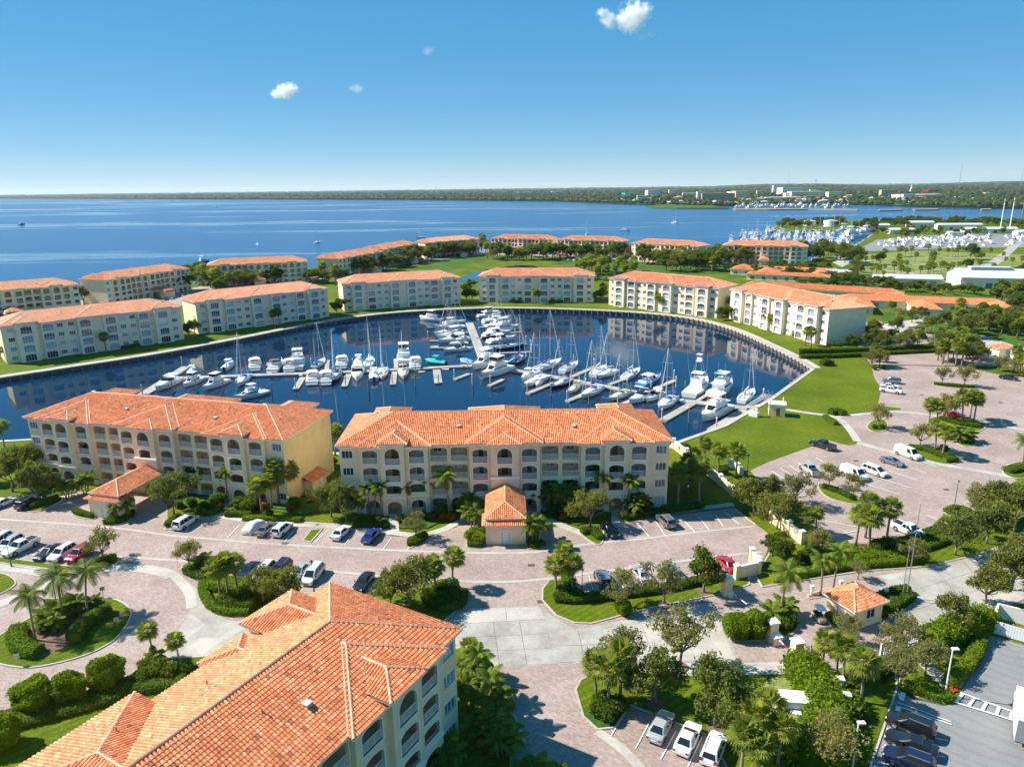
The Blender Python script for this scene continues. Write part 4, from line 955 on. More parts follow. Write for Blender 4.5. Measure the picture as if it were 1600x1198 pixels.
def make_sabal(seed, h=6.0, r=2.25, nf=40, leaf='sabal_leaf', skirt=6):
    rr = random.Random(seed); root = empty('sabal_palm'); t = MB(); lx, ly = rr.uniform(-.25, .25), rr.uniform(-.25, .25)
    pts = [(lx * k * k * .06, ly * k * k * .06, h * k / 5 - .05) for k in range(6)]
    t.path(pts[:5], [.26, .20, .185, .18, .18], 8); t.build('trunk', 'palm_bark', root, True)
    b_ = MB(); b_.path(pts[4:], [.2, .27], 8)
    for i in range(26):
        a = i * 2.4; z = pts[4][2] + (h - pts[4][2]) * i / 26; x, y = pts[4][0], pts[4][1]
        b_.add([(x + math.cos(a - .3) * .2, y + math.sin(a - .3) * .2, z), (x + math.cos(a + .3) * .2, y + math.sin(a + .3) * .2, z), (x + math.cos(a) * .42, y + math.sin(a) * .42, z + .32)], [(0, 1, 2)])
    b_.build('leaf_bases', 'palm_boots', root)
    top = Vector(pts[5]); c = MB()
    for i in range(nf):
        a = i * 2.39996 + rr.uniform(-.2, .2); el = R(78) - R(125) * (i / nf) ** .9 + rr.uniform(-.12, .12)
        d = Vector((math.cos(a) * math.cos(el), math.sin(a) * math.cos(el), math.sin(el))); L = r * rr.uniform(.45, .62)
        st = top + Vector((0, 0, .1)); hub = st + d * L - Vector((0, 0, .05)); side = d.cross(Vector((0, 0, 1))); side = side.normalized() if side.length > .05 else Vector((1, 0, 0)); nrm = side.cross(d)
        c.add([st - side * .025, st + side * .025, hub + side * .02, hub - side * .02], [(0, 1, 2, 3)])
        fl = r * rr.uniform(.48, .62); nb = 13; vs = [hub]
        fs = []
        for k in range(nb):
            g = R(-115 + 230 * k / (nb - 1)); g2 = R(9)
            f = lambda gg, ll, dz: hub + d * (math.cos(gg) * ll) + side * (math.sin(gg) * ll) + nrm * (-.10 * abs(math.sin(gg)) * ll) + Vector((0, 0, dz))
            o = len(vs); lk = fl * (1 - .25 * abs(g) / R(115)) * rr.uniform(.9, 1.1)
            vs += [f(g - g2, lk * .6, 0), f(g, lk, -.16 * lk * rr.uniform(.6, 1.6)), f(g + g2, lk * .6, 0)]; fs.append((0, o, o + 1, o + 2))
        c.add(vs, fs)
    c.build('crown', leaf, root); dr = MB()
    for i in range(skirt):
        a = i * 2.4 + rr.uniform(-.4, .4); d = Vector((math.cos(a), math.sin(a), 0)); side = Vector((-d.y, d.x, 0)); hub = top + d * r * .42 - Vector((0, 0, .35 + .2 * rr.random())); vs = [hub]; fs = []
        for k in range(9):
            g = R(-70 + 140 * k / 8); e = hub + (d * .25 + Vector((0, 0, -1)) * math.cos(g) + side * math.sin(g)) * r * .45; o = len(vs); vs += [e - side * .05, e + side * .05]; fs.append((0, o, o + 1))
        dr.add(vs, fs); dr.add([top, top + side * .04, hub + side * .03, hub], [(0, 1, 2, 3)])
    dr.build('dead_fronds', 'dead_leaf', root); return root
def make_feather(seed, h=7.0, L=2.7, nf=17, droop=1.0, shaft=False, name='feather_palm', leaf='feather_leaf', multi=None, joined=False, curve=.8):
    rr = random.Random(seed); root = empty(name); stems = multi or [(0, 0, h, rr.uniform(0, 6.28), curve)]
    for sx, sy, sh, la, cv in stems:
        t = MB(); pts = [Vector((sx + math.cos(la) * cv * (k / 6) ** 2, sy + math.sin(la) * cv * (k / 6) ** 2, sh * k / 6 - .05)) for k in range(7)]
        w_ = .15 if h > 4.5 else .08
        t.path(pts, [w_ * 1.5, w_ * 1.1, w_, w_ * .95, w_ * .9, w_ * .9, w_ * .9], 7); t.build('trunk', 'palm_bark', root, True)
        if shaft: s = MB(); s.path([pts[-1], pts[-1] + Vector((0, 0, .9))], [.12, .06], 6); s.build('crownshaft', 'bright_leaf', root, True)
        top = pts[-1] + Vector((0, 0, .55 if shaft else .1)); J = MB()
        for i in range(nf):
            a = i * 2.39996 + rr.uniform(-.2, .2); el = R(74) - R(95) * (i / nf) + rr.uniform(-.1, .1)
            hd = Vector((math.cos(a), math.sin(a), 0)); LL = L * rr.uniform(.85, 1.12); p = top.copy(); d = hd * math.cos(el) + Vector((0, 0, math.sin(el))); pr = [p.copy()]
            n = 9; dd = el
            for k in range(n):
                dd -= droop * (.10 + .05 * k / n) * 1.25; d = hd * math.cos(dd) + Vector((0, 0, math.sin(dd))); p = p + d * (LL / n); pr.append(p.copy())
            m = J if joined else MB(); side = hd.cross(Vector((0, 0, 1))).normalized()
            for k in range(n): m.add([pr[k] - side * .03, pr[k] + side * .03, pr[k + 1] + side * .02, pr[k + 1] - side * .02], [(0, 1, 2, 3)])
            q = 32
            for k in range(3, q):
                f = k / q; x = f * n; i0 = min(n - 1, int(x)); b0 = pr[i0].lerp(pr[i0 + 1], x - i0); tg = (pr[i0 + 1] - pr[i0]).normalized(); nm = side.cross(tg)
                ll = LL * .27 * math.sin(math.pi * (.12 + .83 * f)) * rr.uniform(.85, 1.15) + .1
                for s_ in (-1, 1):
                    v = (side * s_ * .85 + tg * .55 - Vector((0, 0, 1)) * (.35 + .25 * droop) + nm * .1).normalized()
                    e = b0 + v * ll; w2 = tg * .04
                    m.add([b0 - w2, b0 + w2, e + tg * .02, e - tg * .02], [(0, 1, 2, 3)])
            if not joined: m.build('frond', leaf, root)
        if joined: J.build('crown', leaf, root)
    return root
def make_shrub(seed, r=1.2, hz=1.0, n=900, ls=.13, leaf='dark_leaf', name='shrub', lobes=7, trunk=False, shape=1.0):
    rr = random.Random(seed); root = empty(name); c = MB(); t = MB(); L = []
    for i in range(lobes):
        a = i * 2.4; q = r * .55 * math.sqrt(i / lobes); L.append((Vector((math.cos(a) * q, math.sin(a) * q, hz * rr.uniform(.5, .75))), r * rr.uniform(.42, .6)))
    L.append((Vector((0, 0, hz * .7)), r * .7))
    for p, q in L: t.path([(p.x * .2, p.y * .2, -.05), (p.x * .6, p.y * .6, p.z * .5), (p.x, p.y, p.z)], [.05, .04, .02], 4)
    t.build('stems', 'bark', root)
    core = MB()
    for p, q in L:
        rings = [[(p.x + math.cos(R(45 * j)) * q * .68 * math.sin(R(30 * k + 15)), p.y + math.sin(R(45 * j)) * q * .68 * math.sin(R(30 * k + 15)), max(.02, p.z + q * .68 * math.cos(R(30 * k + 15)) * hz / r)) for j in range(8)] for k in range(6)]
        c.loft(rings, True, True)
    for _ in range(n):
        p, q = rr.choice(L); d = Vector((rr.gauss(0, 1), rr.gauss(0, 1), rr.gauss(.25, .9))).normalized()
        x = p + Vector((d.x * q, d.y * q, d.z * q * hz / r)) * rr.uniform(.75, 1.05)
        if x.z > .03: leafquad(c, x, ls * rr.uniform(.7, 1.3), rr, .5)
    c.build('foliage', leaf, root); return root
def make_ball(seed, r=1.75, n=5200):
    rr = random.Random(seed); root = empty('round_bush'); t = MB()
    for i in range(6): a = i * 1.05; t.path([(.1 * math.cos(a), .1 * math.sin(a), -.05), (.5 * math.cos(a), .5 * math.sin(a), .9)], [.07, .03], 5)
    t.build('stems', 'bark', root); c = MB(); ph = [rr.uniform(0, 6.28) for _ in range(6)]
    def rad(d): return r * (1 + .09 * math.sin(4 * d.x + ph[0]) + .09 * math.sin(5 * d.y + ph[1]) + .08 * math.sin(7 * d.z + ph[2] + 4 * d.x))
    rings = []
    for k in range(1, 10):
        th = R(18 * k); rg = []
        for j in range(14): d = Vector((math.sin(th) * math.cos(2 * math.pi * j / 14), math.sin(th) * math.sin(2 * math.pi * j / 14), math.cos(th))); p = d * rad(d) * .88; rg.append((p.x, p.y, max(.12, 1.68 + p.z * .95)))
        rings.append(rg)
    c.loft(rings, True, True)
    for _ in range(n):
        d = Vector((rr.gauss(0, 1), rr.gauss(0, 1), rr.gauss(.1, 1))).normalized(); p = d * rad(d) * rr.uniform(.86, 1.04); x = Vector((p.x, p.y, 1.68 + p.z * .95))
        if x.z > .1: leafquad(c, x, .12 * rr.uniform(.7, 1.3), rr, .5)
    c.build('foliage', 'bright_leaf', root); return root
KIND = {}
def reg(k, noun, plural, cat, makers, base_h): KIND[k] = dict(noun=noun, plural=plural, cat=cat, protos=[proto(m_) for m_ in makers], h=base_h)
reg('oak', 'dark green oak tree', 'dark green oak trees', 'tree', [make_oak(s, 'oak_leaf', 7, sp, nl, .15, nb) for s, sp, nl, nb in ((1, 3.6, 7500, 9), (2, 3.4, 6800, 8), (3, 4.1, 7200, 11), (4, 3.2, 6000, 7), (5, 4.0, 6200, 10))], 7)
reg('sparse', 'thin grey-green tree', 'thin grey-green trees', 'tree', [make_oak(s, 'grey_leaf', 7, 3.3, 3600, .14, name='shade_tree') for s in (11, 12, 13)], 7)
reg('dense', 'dense green tree', 'dense green trees', 'tree', [make_oak(s, 'dark_leaf', 7, 3.4, 5600, .2, name='broadleaf_tree', base=.2) for s in (21, 22)], 7)
reg('flower', 'green tree with red blossoms', 'green trees with red blossoms', 'tree', [make_oak(31, 'dark_leaf', 7, 3.2, 4200, .18, name='flowering_tree', flower='red_flower')], 7)
reg('sabal', 'sabal palm', 'sabal palms', 'palm', [make_sabal(s) for s in (1, 2, 3, 4)], 7.1)
reg('coco', 'feathery coconut palm', 'feathery coconut palms', 'palm', [make_feather(s, 6.5, 3.0, 19, 1.0, name='coconut_palm') for s in (1, 2)], 7.4)
reg('queen', 'slender feather palm', 'slender feather palms', 'palm', [make_feather(s, 5.6, 2.1, 14, .9, True, joined=False, curve=.4) for s in (5, 6)], 6.6)
reg('areca', 'clump of thin-stemmed palms', 'clumps of thin-stemmed palms', 'palm', [make_feather(s, 3, 1.7, 11, .9, multi=[(0, 0, 3.3, .3, .5), (.5, .3, 2.8, 1.5, .7), (-.4, .4, 2.9, 2.8, .8), (-.2, -.5, 2.3, 4.2, .8), (.5, -.3, 2.2, 5.3, .8)], name='palm_clump', joined=True) for s in (7, 8)], 4)
reg('low', 'low bushy palm', 'low bushy palms', 'palm', [make_feather(s, 1.0, 1.5, 18, .8, name='bushy_palm', joined=True, curve=.1) for s in (9,)], 2)
reg('shrub', 'rounded dark shrub', 'rounded dark shrubs', 'shrub', [make_shrub(s, 1.2, 1.2, 1300) for s in (1, 2)], 1.7)
reg('bright', 'bright green shrub', 'bright green shrubs', 'shrub', [make_shrub(s, 1.2, 1.1, 1200, .13, 'bright_leaf') for s in (3, 4)], 1.6)
reg('croton', 'orange and red leaved shrub', 'orange and red leaved shrubs', 'shrub', [make_shrub(5, .8, .7, 600, .12, 'croton_leaf')], 1.0)
reg('ball', 'clipped round bush', 'clipped round bushes', 'bush', [make_ball(s) for s in (6, 7, 8)], 3.4)
KN = {}
def plant(kind, x, y, where, h=None, group=None, z=0.1, world=False):
    K = KIND[kind]; i = KN.get(kind, 0); KN[kind] = i + 1; p = Vector((x, y, 0)) if world else P(x, y)
    s = (h or K['h']) / K['h'] * rnd.uniform(.95, 1.05)
    o = K['protos'][rnd.randrange(len(K['protos']))].place((p.x, p.y, z), rnd.uniform(0, 6.28), (s * rnd.uniform(.93, 1.07), s * rnd.uniform(.93, 1.07), s))
    later(o, x, K['noun'], K['plural'], where, K['cat'], group); return o
def many(where, spec, group=None):
    for k, l in spec.items():
        for q in l: plant(k, q[0], q[1], where, q[2] if len(q) > 2 else None, group)
many('in the roundabout island', dict(coco=[(56, 1001, 7.2), (138, 961, 7.4), (100, 972, 7.8)], low=[(78, 972, 2.6), (92, 966, 2.8), (106, 962, 2.6), (120, 956, 2.6), (88, 982, 2.3), (72, 985, 2.2), (140, 949, 1.8), (150, 946, 1.6)]))
many('beside the roundabout', dict(ball=[(56, 1106, 3.6), (111, 1094, 3.7), (167, 1075, 3.9), (6, 1168, 3.7)]))
many('by the crosswalk right of the roundabout', dict(sabal=[(240, 1025, 4.2), (281, 1037, 4.0)], shrub=[(232, 1050, 2.0), (248, 1056, 2.4), (268, 1058, 2.2), (225, 1065, 1.8), (290, 1052, 1.8)], low=[(243, 1040, 2.0)]))
many('in the parking island nearest the roundabout', dict(sparse=[(296, 889, 5.4)], low=[(312, 888, 2.2), (322, 884, 2)]))
many('on the parked-car row beside the red car', dict(sparse=[(164, 876, 6)]))
many('in the hedge island right of roundabout', dict(sabal=[(345, 934, 5.8), (357, 931, 6.2), (372, 929, 5.6)], oak=[(450, 946, 6.2), (412, 940, 5.4)], shrub=[(350, 945, 1.8), (366, 948, 2.0), (382, 946, 2.0)]))
many('left of the concrete apron', dict(oak=[(640, 948, 6.6), (610, 948, 5.8)], sabal=[(682, 936, 6.2), (707, 917, 5.6)], shrub=[(690, 932, 2.4), (704, 928, 2.4), (668, 945, 1.4), (694, 948, 2.0), (708, 942, 2.0), (676, 950, 1.6)]))
many('in the lawn left of the gate arm', dict(sabal=[(869, 930, 5.6), (880, 911, 5.8), (894, 926, 5.4)], sparse=[(975, 948, 6.2), (1038, 944, 6.6)], flower=[(1100, 926, 7.2)], bright=[(880, 926, 2.0), (888, 918, 2.2)], shrub=[(872, 938, 1.4), (904, 934, 1.4)], ball=[(974, 960, 2.2)]))
many('above the three near parked cars', dict(sabal=[(931, 1096, 5.4), (950, 1109, 6.0), (969, 1093, 6.4)], oak=[(1024, 1101, 7.4), (1117, 1136, 8.4)], sparse=[(1062, 1042, 8.4), (970, 1060, 7.0)], shrub=[(935, 1118, 1.7), (950, 1124, 1.7), (966, 1112, 2.0), (942, 1105, 2.0)]))
many('right of the three near parked cars', dict(sabal=[(1172, 1184, 5.8), (1157, 1214, 5.8), (1198, 1168, 6.0), (1182, 1222, 5.4), (1215, 1195, 5.2)]))
many('along the foot of the near block', dict(areca=[(742, 1066, 3.6), (762, 1100, 4.0), (776, 1132, 4.2), (738, 1112, 3.8), (762, 1158, 4.2), (784, 1180, 4.0)], sabal=[(735, 1052, 4.2)], queen=[(770, 1120, 6.0), (748, 1090, 6.0)], croton=[(735, 1066, 1.6), (742, 1072, 1.4)], low=[(815, 1225, 2.6), (840, 1225, 2.6), (872, 1235, 2.6), (700, 1195, 3.0)], shrub=[(780, 1102, 1.5), (790, 1120, 1.5), (795, 1150, 1.6)]))
many('on the gate island in the entry drive', dict(ball=[(1149, 994, 3.3), (1180, 993, 3.6)], coco=[(1218, 968, 7.6)], low=[(1206, 970, 2.6), (1227, 962, 2.6)], shrub=[(1212, 984, 1.6), (1226, 982, 1.6), (1238, 976, 1.4)]))
many('in front of the gate booth', dict(queen=[(1282, 930, 6.4), (1301, 924, 6.8)]))
many('behind the big overgrown hedge', dict(sabal=[(1282, 1054, 5.4), (1316, 1074, 6.2), (1345, 1098, 6.2), (1306, 1062, 5.0)], sparse=[(1322, 1004, 4.2)], shrub=[(1330, 1078, 1.8), (1300, 1075, 1.8), (1350, 1060, 1.6)]))
many('above the asphalt lot', dict(sparse=[(1412, 1020, 5.6), (1407, 1070, 5.2), (1445, 1056, 5.4), (1388, 1020, 4)], oak=[(1485, 984, 6.0), (1540, 944, 6.2), (1580, 922, 7.6), (1625, 900, 7.6), (1590, 900, 6.0)], shrub=[(1385, 1050, 1.8), (1370, 1058, 1.7), (1400, 1044, 1.6)]))
many('at the bottom edge left of the asphalt lot', dict(sparse=[(1302, 1205, 6.4)], low=[(1330, 1120, 1.8)], shrub=[(1325, 1100, 1.8), (1340, 1120, 1.8)]))
many('on the entry road verge', dict(oak=[(1492, 868, 7.2), (1541, 850, 7.6), (1585, 832, 9), (1620, 815, 9), (1560, 815, 7.5)], sparse=[(1524, 808, 6.4), (1425, 880, 4.6), (1340, 905, 3.4)], sabal=[(1337, 852, 6.6), (1357, 860, 7.2), (1385, 844, 6.4), (1352, 840, 7.2), (1251, 833, 4.8), (1274, 834, 4.6), (1262, 838, 4.2)], dense=[(1222, 885, 4.6), (1206, 870, 3.8)], shrub=[(1255, 876, 1.8), (1268, 868, 2.0), (1372, 862, 2.4), (1385, 858, 2.2), (1240, 892, 2.0)], bright=[(1290, 872, 1.6), (1310, 878, 1.6), (1330, 872, 1.6), (1345, 880, 1.6), (1362, 876, 1.6), (1275, 884, 1.6), (1300, 890, 1.5), (1380, 878, 1.5), (1320, 866, 1.6), (1400, 872, 1.5)], croton=[(1225, 895, 1.4)]))
many('at the left edge of the right parking lot', dict(oak=[(1214, 826, 7.0), (1178, 805, 7.2), (1200, 795, 6.6), (1160, 795, 5.6)], sparse=[(1243, 790, 6.4), (1275, 868, 5.2)], shrub=[(1240, 795, 1.4)]))
many('in the kerbed islands of the right lot', dict(sparse=[(1295, 762, 5.4), (1332, 777, 5.2), (1371, 668, 6.2), (1437, 699, 6.2), (1478, 657, 7.4), (1472, 601, 5.6), (1507, 604, 6.4)], sabal=[(1460, 706, 6.2), (1472, 714, 6.2), (1450, 668, 6.4), (1463, 670, 6.2), (1502, 662, 7.6), (1521, 660, 7.2), (1515, 655, 6.6)], low=[(1498, 690, 3.4), (1512, 690, 3.2)], shrub=[(1475, 705, 1.6), (1485, 716, 1.6), (1505, 664, 1.4), (1490, 660, 1.4), (1366, 670, 1.2), (1378, 670, 1.2)], coco=[(1597, 728, 6.8)]))
many('in front of the middle near block', dict(oak=[(542, 817, 7.2), (518, 808, 6.6), (922, 822, 6.6)], sparse=[(650, 842, 5.2)], queen=[(587, 806, 6.2), (596, 808, 6.0), (702, 808, 8.6), (638, 802, 5.6), (668, 797, 6.2), (928, 792, 7.4), (947, 792, 7.6), (940, 796, 7.0), (981, 804, 6.6), (1026, 786, 6.0), (578, 804, 5.6)], areca=[(742, 824, 4.2), (838, 848, 4.6), (862, 797, 5.2), (876, 799, 5.4), (890, 799, 5.4), (902, 797, 5.0), (846, 792, 4.4), (734, 806, 4), (994, 803, 4.2)], shrub=[(625, 815, 1.6), (660, 812, 1.8), (690, 806, 2.4), (720, 800, 2.6), (866, 804, 2.2), (884, 808, 2.2), (905, 808, 2.0), (560, 822, 1.4), (580, 820, 1.4), (975, 810, 1.5), (1000, 806, 1.5), (1040, 800, 1.4), (1010, 800, 2.4)], croton=[(675, 812, 1.2), (692, 812, 1.2), (705, 812, 1.3), (880, 812, 1.1), (600, 820, 1.0)], bright=[(748, 848, 2.0), (738, 842, 2.0), (752, 838, 1.8)]))
many('between the two near blocks', dict(sabal=[(524, 712, 7.0)], sparse=[(530, 790, 5.6)], croton=[(480, 775, 1.0), (488, 783, 1.0)], shrub=[(510, 735, 2.0), (518, 728, 2.0), (482, 758, 1.8)]))
many('by the boundary wall', dict(sabal=[(1059, 792, 7.6), (1092, 788, 7.8), (1074, 770, 7.0), (1100, 728, 5.4), (1122, 742, 5.8), (1150, 746, 6.4)], dense=[(1062, 770, 5.0), (1078, 762, 5.2), (1090, 752, 4.6)], shrub=[(1084, 716, 2.6), (1070, 708, 2.4), (1130, 740, 1.6), (1095, 795, 1.2)]))
many('in front of the left near block', dict(oak=[(62, 786, 8.0), (20, 768, 8.6), (-12, 752, 8.4), (272, 803, 7.6), (46, 748, 7.2)], queen=[(122, 744, 6.4), (142, 748, 7.0), (290, 750, 7.0), (268, 752, 6.8), (355, 784, 6.6), (370, 780, 6.8), (318, 770, 6.2)], sabal=[(8, 702, 6.2), (410, 803, 6.6), (436, 788, 8.0), (450, 783, 7.2), (425, 795, 6.4)], areca=[(108, 778, 4), (135, 770, 4), (192, 806, 4.2), (255, 765, 4), (305, 768, 4.2), (95, 740, 4)], shrub=[(75, 755, 2.4), (60, 760, 2.4), (90, 762, 2.2), (180, 812, 1.6), (340, 788, 2.4), (375, 795, 2.4), (390, 798, 2.4), (400, 790, 2.6), (460, 795, 2.4), (300, 790, 1.8), (320, 796, 1.6), (420, 808, 1.6)], croton=[(345, 797, 1.2), (410, 795, 1.2), (455, 800, 1.2)], bright=[(280, 792, 1.4), (60, 720, 2.2), (40, 712, 2.4), (75, 728, 2.2), (25, 722, 2.4), (5, 735, 2.4)]))
many('in front of the inner ring blocks', dict(sabal=[(166, 551, 6.6), (437, 509, 7.2), (428, 510, 6.2), (635, 479, 6.6), (836, 475, 7.2), (842, 475, 6.2), (1028, 486, 8.2), (1034, 487, 6.4), (1267, 544, 6.6), (1258, 540, 6.0), (1195, 514, 7.0), (1202, 517, 6.2), (3, 566, 5)]), 'palms on the lawn round the basin')
many('in the gaps between the inner ring blocks', dict(dense=[(296, 527, 5.6), (304, 522, 6.2), (526, 492, 6.6), (533, 488, 7), (729, 472, 7), (737, 472, 7.4), (940, 472, 7.4), (933, 472, 6), (1128, 500, 6), (1138, 500, 6.2), (1147, 498, 5.4), (1330, 545, 5), (726, 460, 6), (736, 455, 7)], sabal=[(312, 520, 7), (542, 484, 6.6), (942, 470, 8), (1141, 494, 8)]), 'trees between the waterfront blocks')
for i, (x0, y0, x1, y1, n, h) in enumerate([(130, 474, 165, 468, 5, 7), (160, 466, 300, 452, 12, 7), (300, 440, 345, 458, 6, 9), (345, 452, 480, 436, 12, 7.5), (-20, 484, 100, 472, 10, 7), (480, 440, 540, 444, 6, 8), (540, 432, 640, 414, 12, 9), (640, 412, 700, 400, 9, 10), (690, 404, 760, 394, 9, 9.5), (760, 404, 880, 404, 16, 9), (880, 402, 1000, 406, 16, 8.5), (1000, 412, 1110, 418, 12, 9), (1040, 422, 1120, 424, 9, 9), (1110, 414, 1210, 408, 15, 9), (1200, 412, 1290, 405, 12, 10), (1290, 400, 1340, 415, 6, 9), (560, 422, 620, 408, 7, 9), (1130, 426, 1280, 432, 20, 8), (1200, 424, 1300, 426, 14, 8), (1280, 436, 1400, 452, 18, 7), (1390, 454, 1530, 460, 16, 6.5), (1240, 444, 1330, 452, 10, 5.5)]):
    n = int(n * 1.5)
    for k in range(n):
        t = (k + rnd.uniform(.1, .9)) / n; kk = rnd.choice(['oak', 'oak', 'dense', 'dense', 'sabal']) if i < 17 else rnd.choice(['dense', 'dense', 'oak'])
        plant(kk, x0 + (x1 - x0) * t, y0 + (y1 - y0) * t + rnd.uniform(-3, 3), 'between the two rings of blocks' if i < 17 else 'in the belt left of the white sheds', h * (1.35 if i < 17 else .78) * rnd.uniform(.7, 1.15))
for k in range(44): plant('sabal', rnd.uniform(900, 990), rnd.uniform(422, 440), 'in the palm grove behind the head of the basin', rnd.uniform(8, 11.5))
def fill(px, n, kinds, where, h):
    xs = [q[0] for q in px]; ys = [q[1] for q in px]; c = 0; n = int(n * 1.7)
    while c < n:
        q = (rnd.uniform(min(xs), max(xs)), rnd.uniform(min(ys), max(ys)))
        if inside(q, px): plant(rnd.choice(kinds), q[0], q[1], where, h * rnd.uniform(.7, 1.15)); c += 1
fill([(1345, 545), (1352, 520), (1370, 510), (1400, 540), (1420, 548), (1350, 552)], 9, ['oak'], 'beside the rightmost inner block', 6)
fill([(1372, 505), (1440, 500), (1480, 520), (1470, 545), (1430, 545), (1395, 525)], 8, ['oak', 'sparse', 'sabal'], 'round the right drive', 6.5)
fill([(1470, 500), (1530, 495), (1600, 505), (1640, 540), (1560, 528), (1510, 530), (1475, 530)], 22, ['oak', 'oak', 'sabal', 'dense'], 'in the thicket right of the low villas', 8)
fill([(1540, 455), (1640, 455), (1660, 500), (1560, 490), (1545, 475)], 18, ['sabal', 'dense', 'oak'], 'below the big white warehouse', 8)
fill([(1380, 480), (1420, 486), (1450, 492), (1500, 490), (1500, 500), (1400, 500), (1370, 492)], 4, ['sabal', 'dense'], 'before the courtyard villa', 4.5)
fill([(1455, 548), (1500, 548), (1535, 565), (1530, 578), (1460, 572)], 12, ['sabal', 'sabal', 'oak'], 'by the clipped hedge on the right', 7.5)
fill([(1540, 565), (1620, 585), (1620, 605), (1560, 580)], 8, ['sabal', 'sparse'], 'by the second gatehouse', 6)
many('on the lawn below the clipped hedge', dict(oak=[(1362, 574, 5.4), (1374, 573, 5.8)], sabal=[(1363, 566, 6)], shrub=[(1380, 577, 1.4), (1366, 578, 1.4), (1290, 571, 2.6)]))
fill([(1325, 432), (1350, 400), (1440, 396), (1560, 400), (1560, 432), (1400, 440)], 34, ['sabal'], 'in the park beside the boat yard', 7)
fill([(1300, 452), (1340, 446), (1345, 436), (1310, 440)], 3, ['oak'], 'on the green behind the villas', 7)
many('on the green field behind the villas', dict(oak=[(1338, 426, 9), (1344, 430, 8)], dense=[(1312, 405, 11), (1320, 412, 9), (1375, 414, 9), (1512, 424, 9), (1516, 406, 12)]))
fill([(1210, 356), (1228, 349), (1320, 346), (1320, 354), (1240, 357)], 46, ['oak', 'oak', 'dense'], 'on the spit across the second marina', 9)
fill([(1320, 352), (1420, 345), (1600, 350), (1700, 350), (1700, 358), (1440, 354), (1330, 362)], 90, ['dense', 'oak'], 'along the far bank behind the boat yard', 9.5)
fill([(1350, 368), (1430, 362), (1600, 362), (1600, 366), (1380, 374)], 24, ['oak', 'dense', 'sabal'], 'among the sheds of the boat yard', 8)
fill([(1560, 405), (1640, 405), (1640, 440), (1580, 440)], 14, ['oak', 'sabal'], 'at the right edge of the park', 7)
# ------------------------------------------------------------------ hedges
def hedge(px, w_, h, label, leaf='dark_leaf', dens=55, ls=.13, world=False, round_=True, wob=.12, cat='hedge'):
    pts = px if world else W(px); pts = catmull(pts, False, 4); rr = random.Random(len(pts) + int(h * 10)); root = empty('hedge', (pts[0][0], pts[0][1], .1)); ox, oy = pts[0]
    core = MB(); lf = MB(); l = offset(pts, 1, False); rings = []
    prof = [(-.5, 0), (-.5, .7), (-.36, .93), (0, 1), (.36, .93), (.5, .7), (.5, 0)] if round_ else [(-.5, 0), (-.5, .5), (-.48, .97), (0, 1), (.48, .97), (.5, .5), (.5, 0)]
    for i, p in enumerate(pts):
        n = Vector(l[i]) - Vector(p); f = .88 if 0 < i < len(pts) - 1 else .7
        rings.append([(p[0] - ox + n.x * a * w_ * f, p[1] - oy + n.y * a * w_ * f, b_ * h * .93) for a, b_ in prof])
    core.loft(rings, False); core.poly(rings[0]); core.poly(rings[-1][::-1]); 
    for i in range(len(pts) - 1):
        p = Vector(pts[i]); q = Vector(pts[i + 1]); L = (q - p).length; n = Vector(l[i]) - p; m_ = int(L * (w_ + 2 * h) * dens)
        for _ in range(m_):
            t = rr.random(); j = rr.random() * (len(prof) - 1); k = int(j); a = prof[k][0] + (prof[k + 1][0] - prof[k][0]) * (j - k); b_ = prof[k][1] + (prof[k + 1][1] - prof[k][1]) * (j - k)
            c = p.lerp(q, t); s = 1 + rr.gauss(0, wob * .4)
            x = Vector((c.x - ox + n.x * a * w_ * s, c.y - oy + n.y * a * w_ * s, max(.03, b_ * h * (1 + rr.gauss(0, wob * .4)))))
            leafquad(lf, x, ls * rr.uniform(.7, 1.3), rr, .4)
    core.build('hedge_core', leaf, root); lf.build('leaves', leaf, root); tag(root, label, cat, 'hedges'); return root
hedge([(33, 986), (27, 1000), (32, 1014), (48, 1022), (62, 1024)], 2.2, 1.3, 'curved low hedge on the left side of the roundabout island', 'bright_leaf')
hedge([(118, 1005), (124, 992), (140, 976), (160, 964), (176, 958)], 2.0, 1.4, 'hedge on the right side of the roundabout island')
hedge([(-30, 1138), (30, 1128), (90, 1112), (150, 1096), (205, 1076), (235, 1072), (290, 1066)], 3.2, .9, 'long low hedge beneath the clipped round bushes by the near roof')
hedge([(318, 914), (319, 930), (330, 948), (352, 958), (390, 960)], 1.3, .9, 'curved edging hedge right of the roundabout', 'bright_leaf')
hedge([(330, 915), (352, 918), (380, 922), (430, 930)], 3.0, 1.3, 'broad hedge in front of the parked navy car', 'bright_leaf')
hedge([(345, 944), (372, 950), (398, 950)], 2.4, 1.4, 'dark hedge at the foot of the three sabal palms right of the roundabout')
hedge([(684, 948), (700, 952), (716, 944), (721, 928)], 2.0, 1.1, 'dark hedge rounding the corner left of the concrete apron')
hedge([(660, 938), (690, 938), (700, 925)], 2.0, 1.6, 'hedge between the two sabal palms left of the apron', 'bright_leaf')
hedge([(868, 938), (900, 940), (935, 936), (960, 934)], 1.6, 1.0, 'low hedge along the parking bays left of the gate arm')
hedge([(960, 933), (1020, 926), (1080, 914), (1120, 905)], 1.4, 1.0, 'thin hedge behind the three trees on the gate lawn')
hedge([(1246, 1042), (1258, 1058), (1276, 1085), (1288, 1115), (1290, 1150), (1280, 1180), (1272, 1215)], 4.0, 2.4, 'big overgrown hedge beside the white utility cabinet', 'bright_leaf', 45, .2, wob=.4)
hedge([(1300, 1110), (1320, 1120), (1330, 1110), (1320, 1098)], 2.2, 1.8, 'dark shrub hedge beside the overgrown hedge', 'bright_leaf', 45, .18, wob=.3)
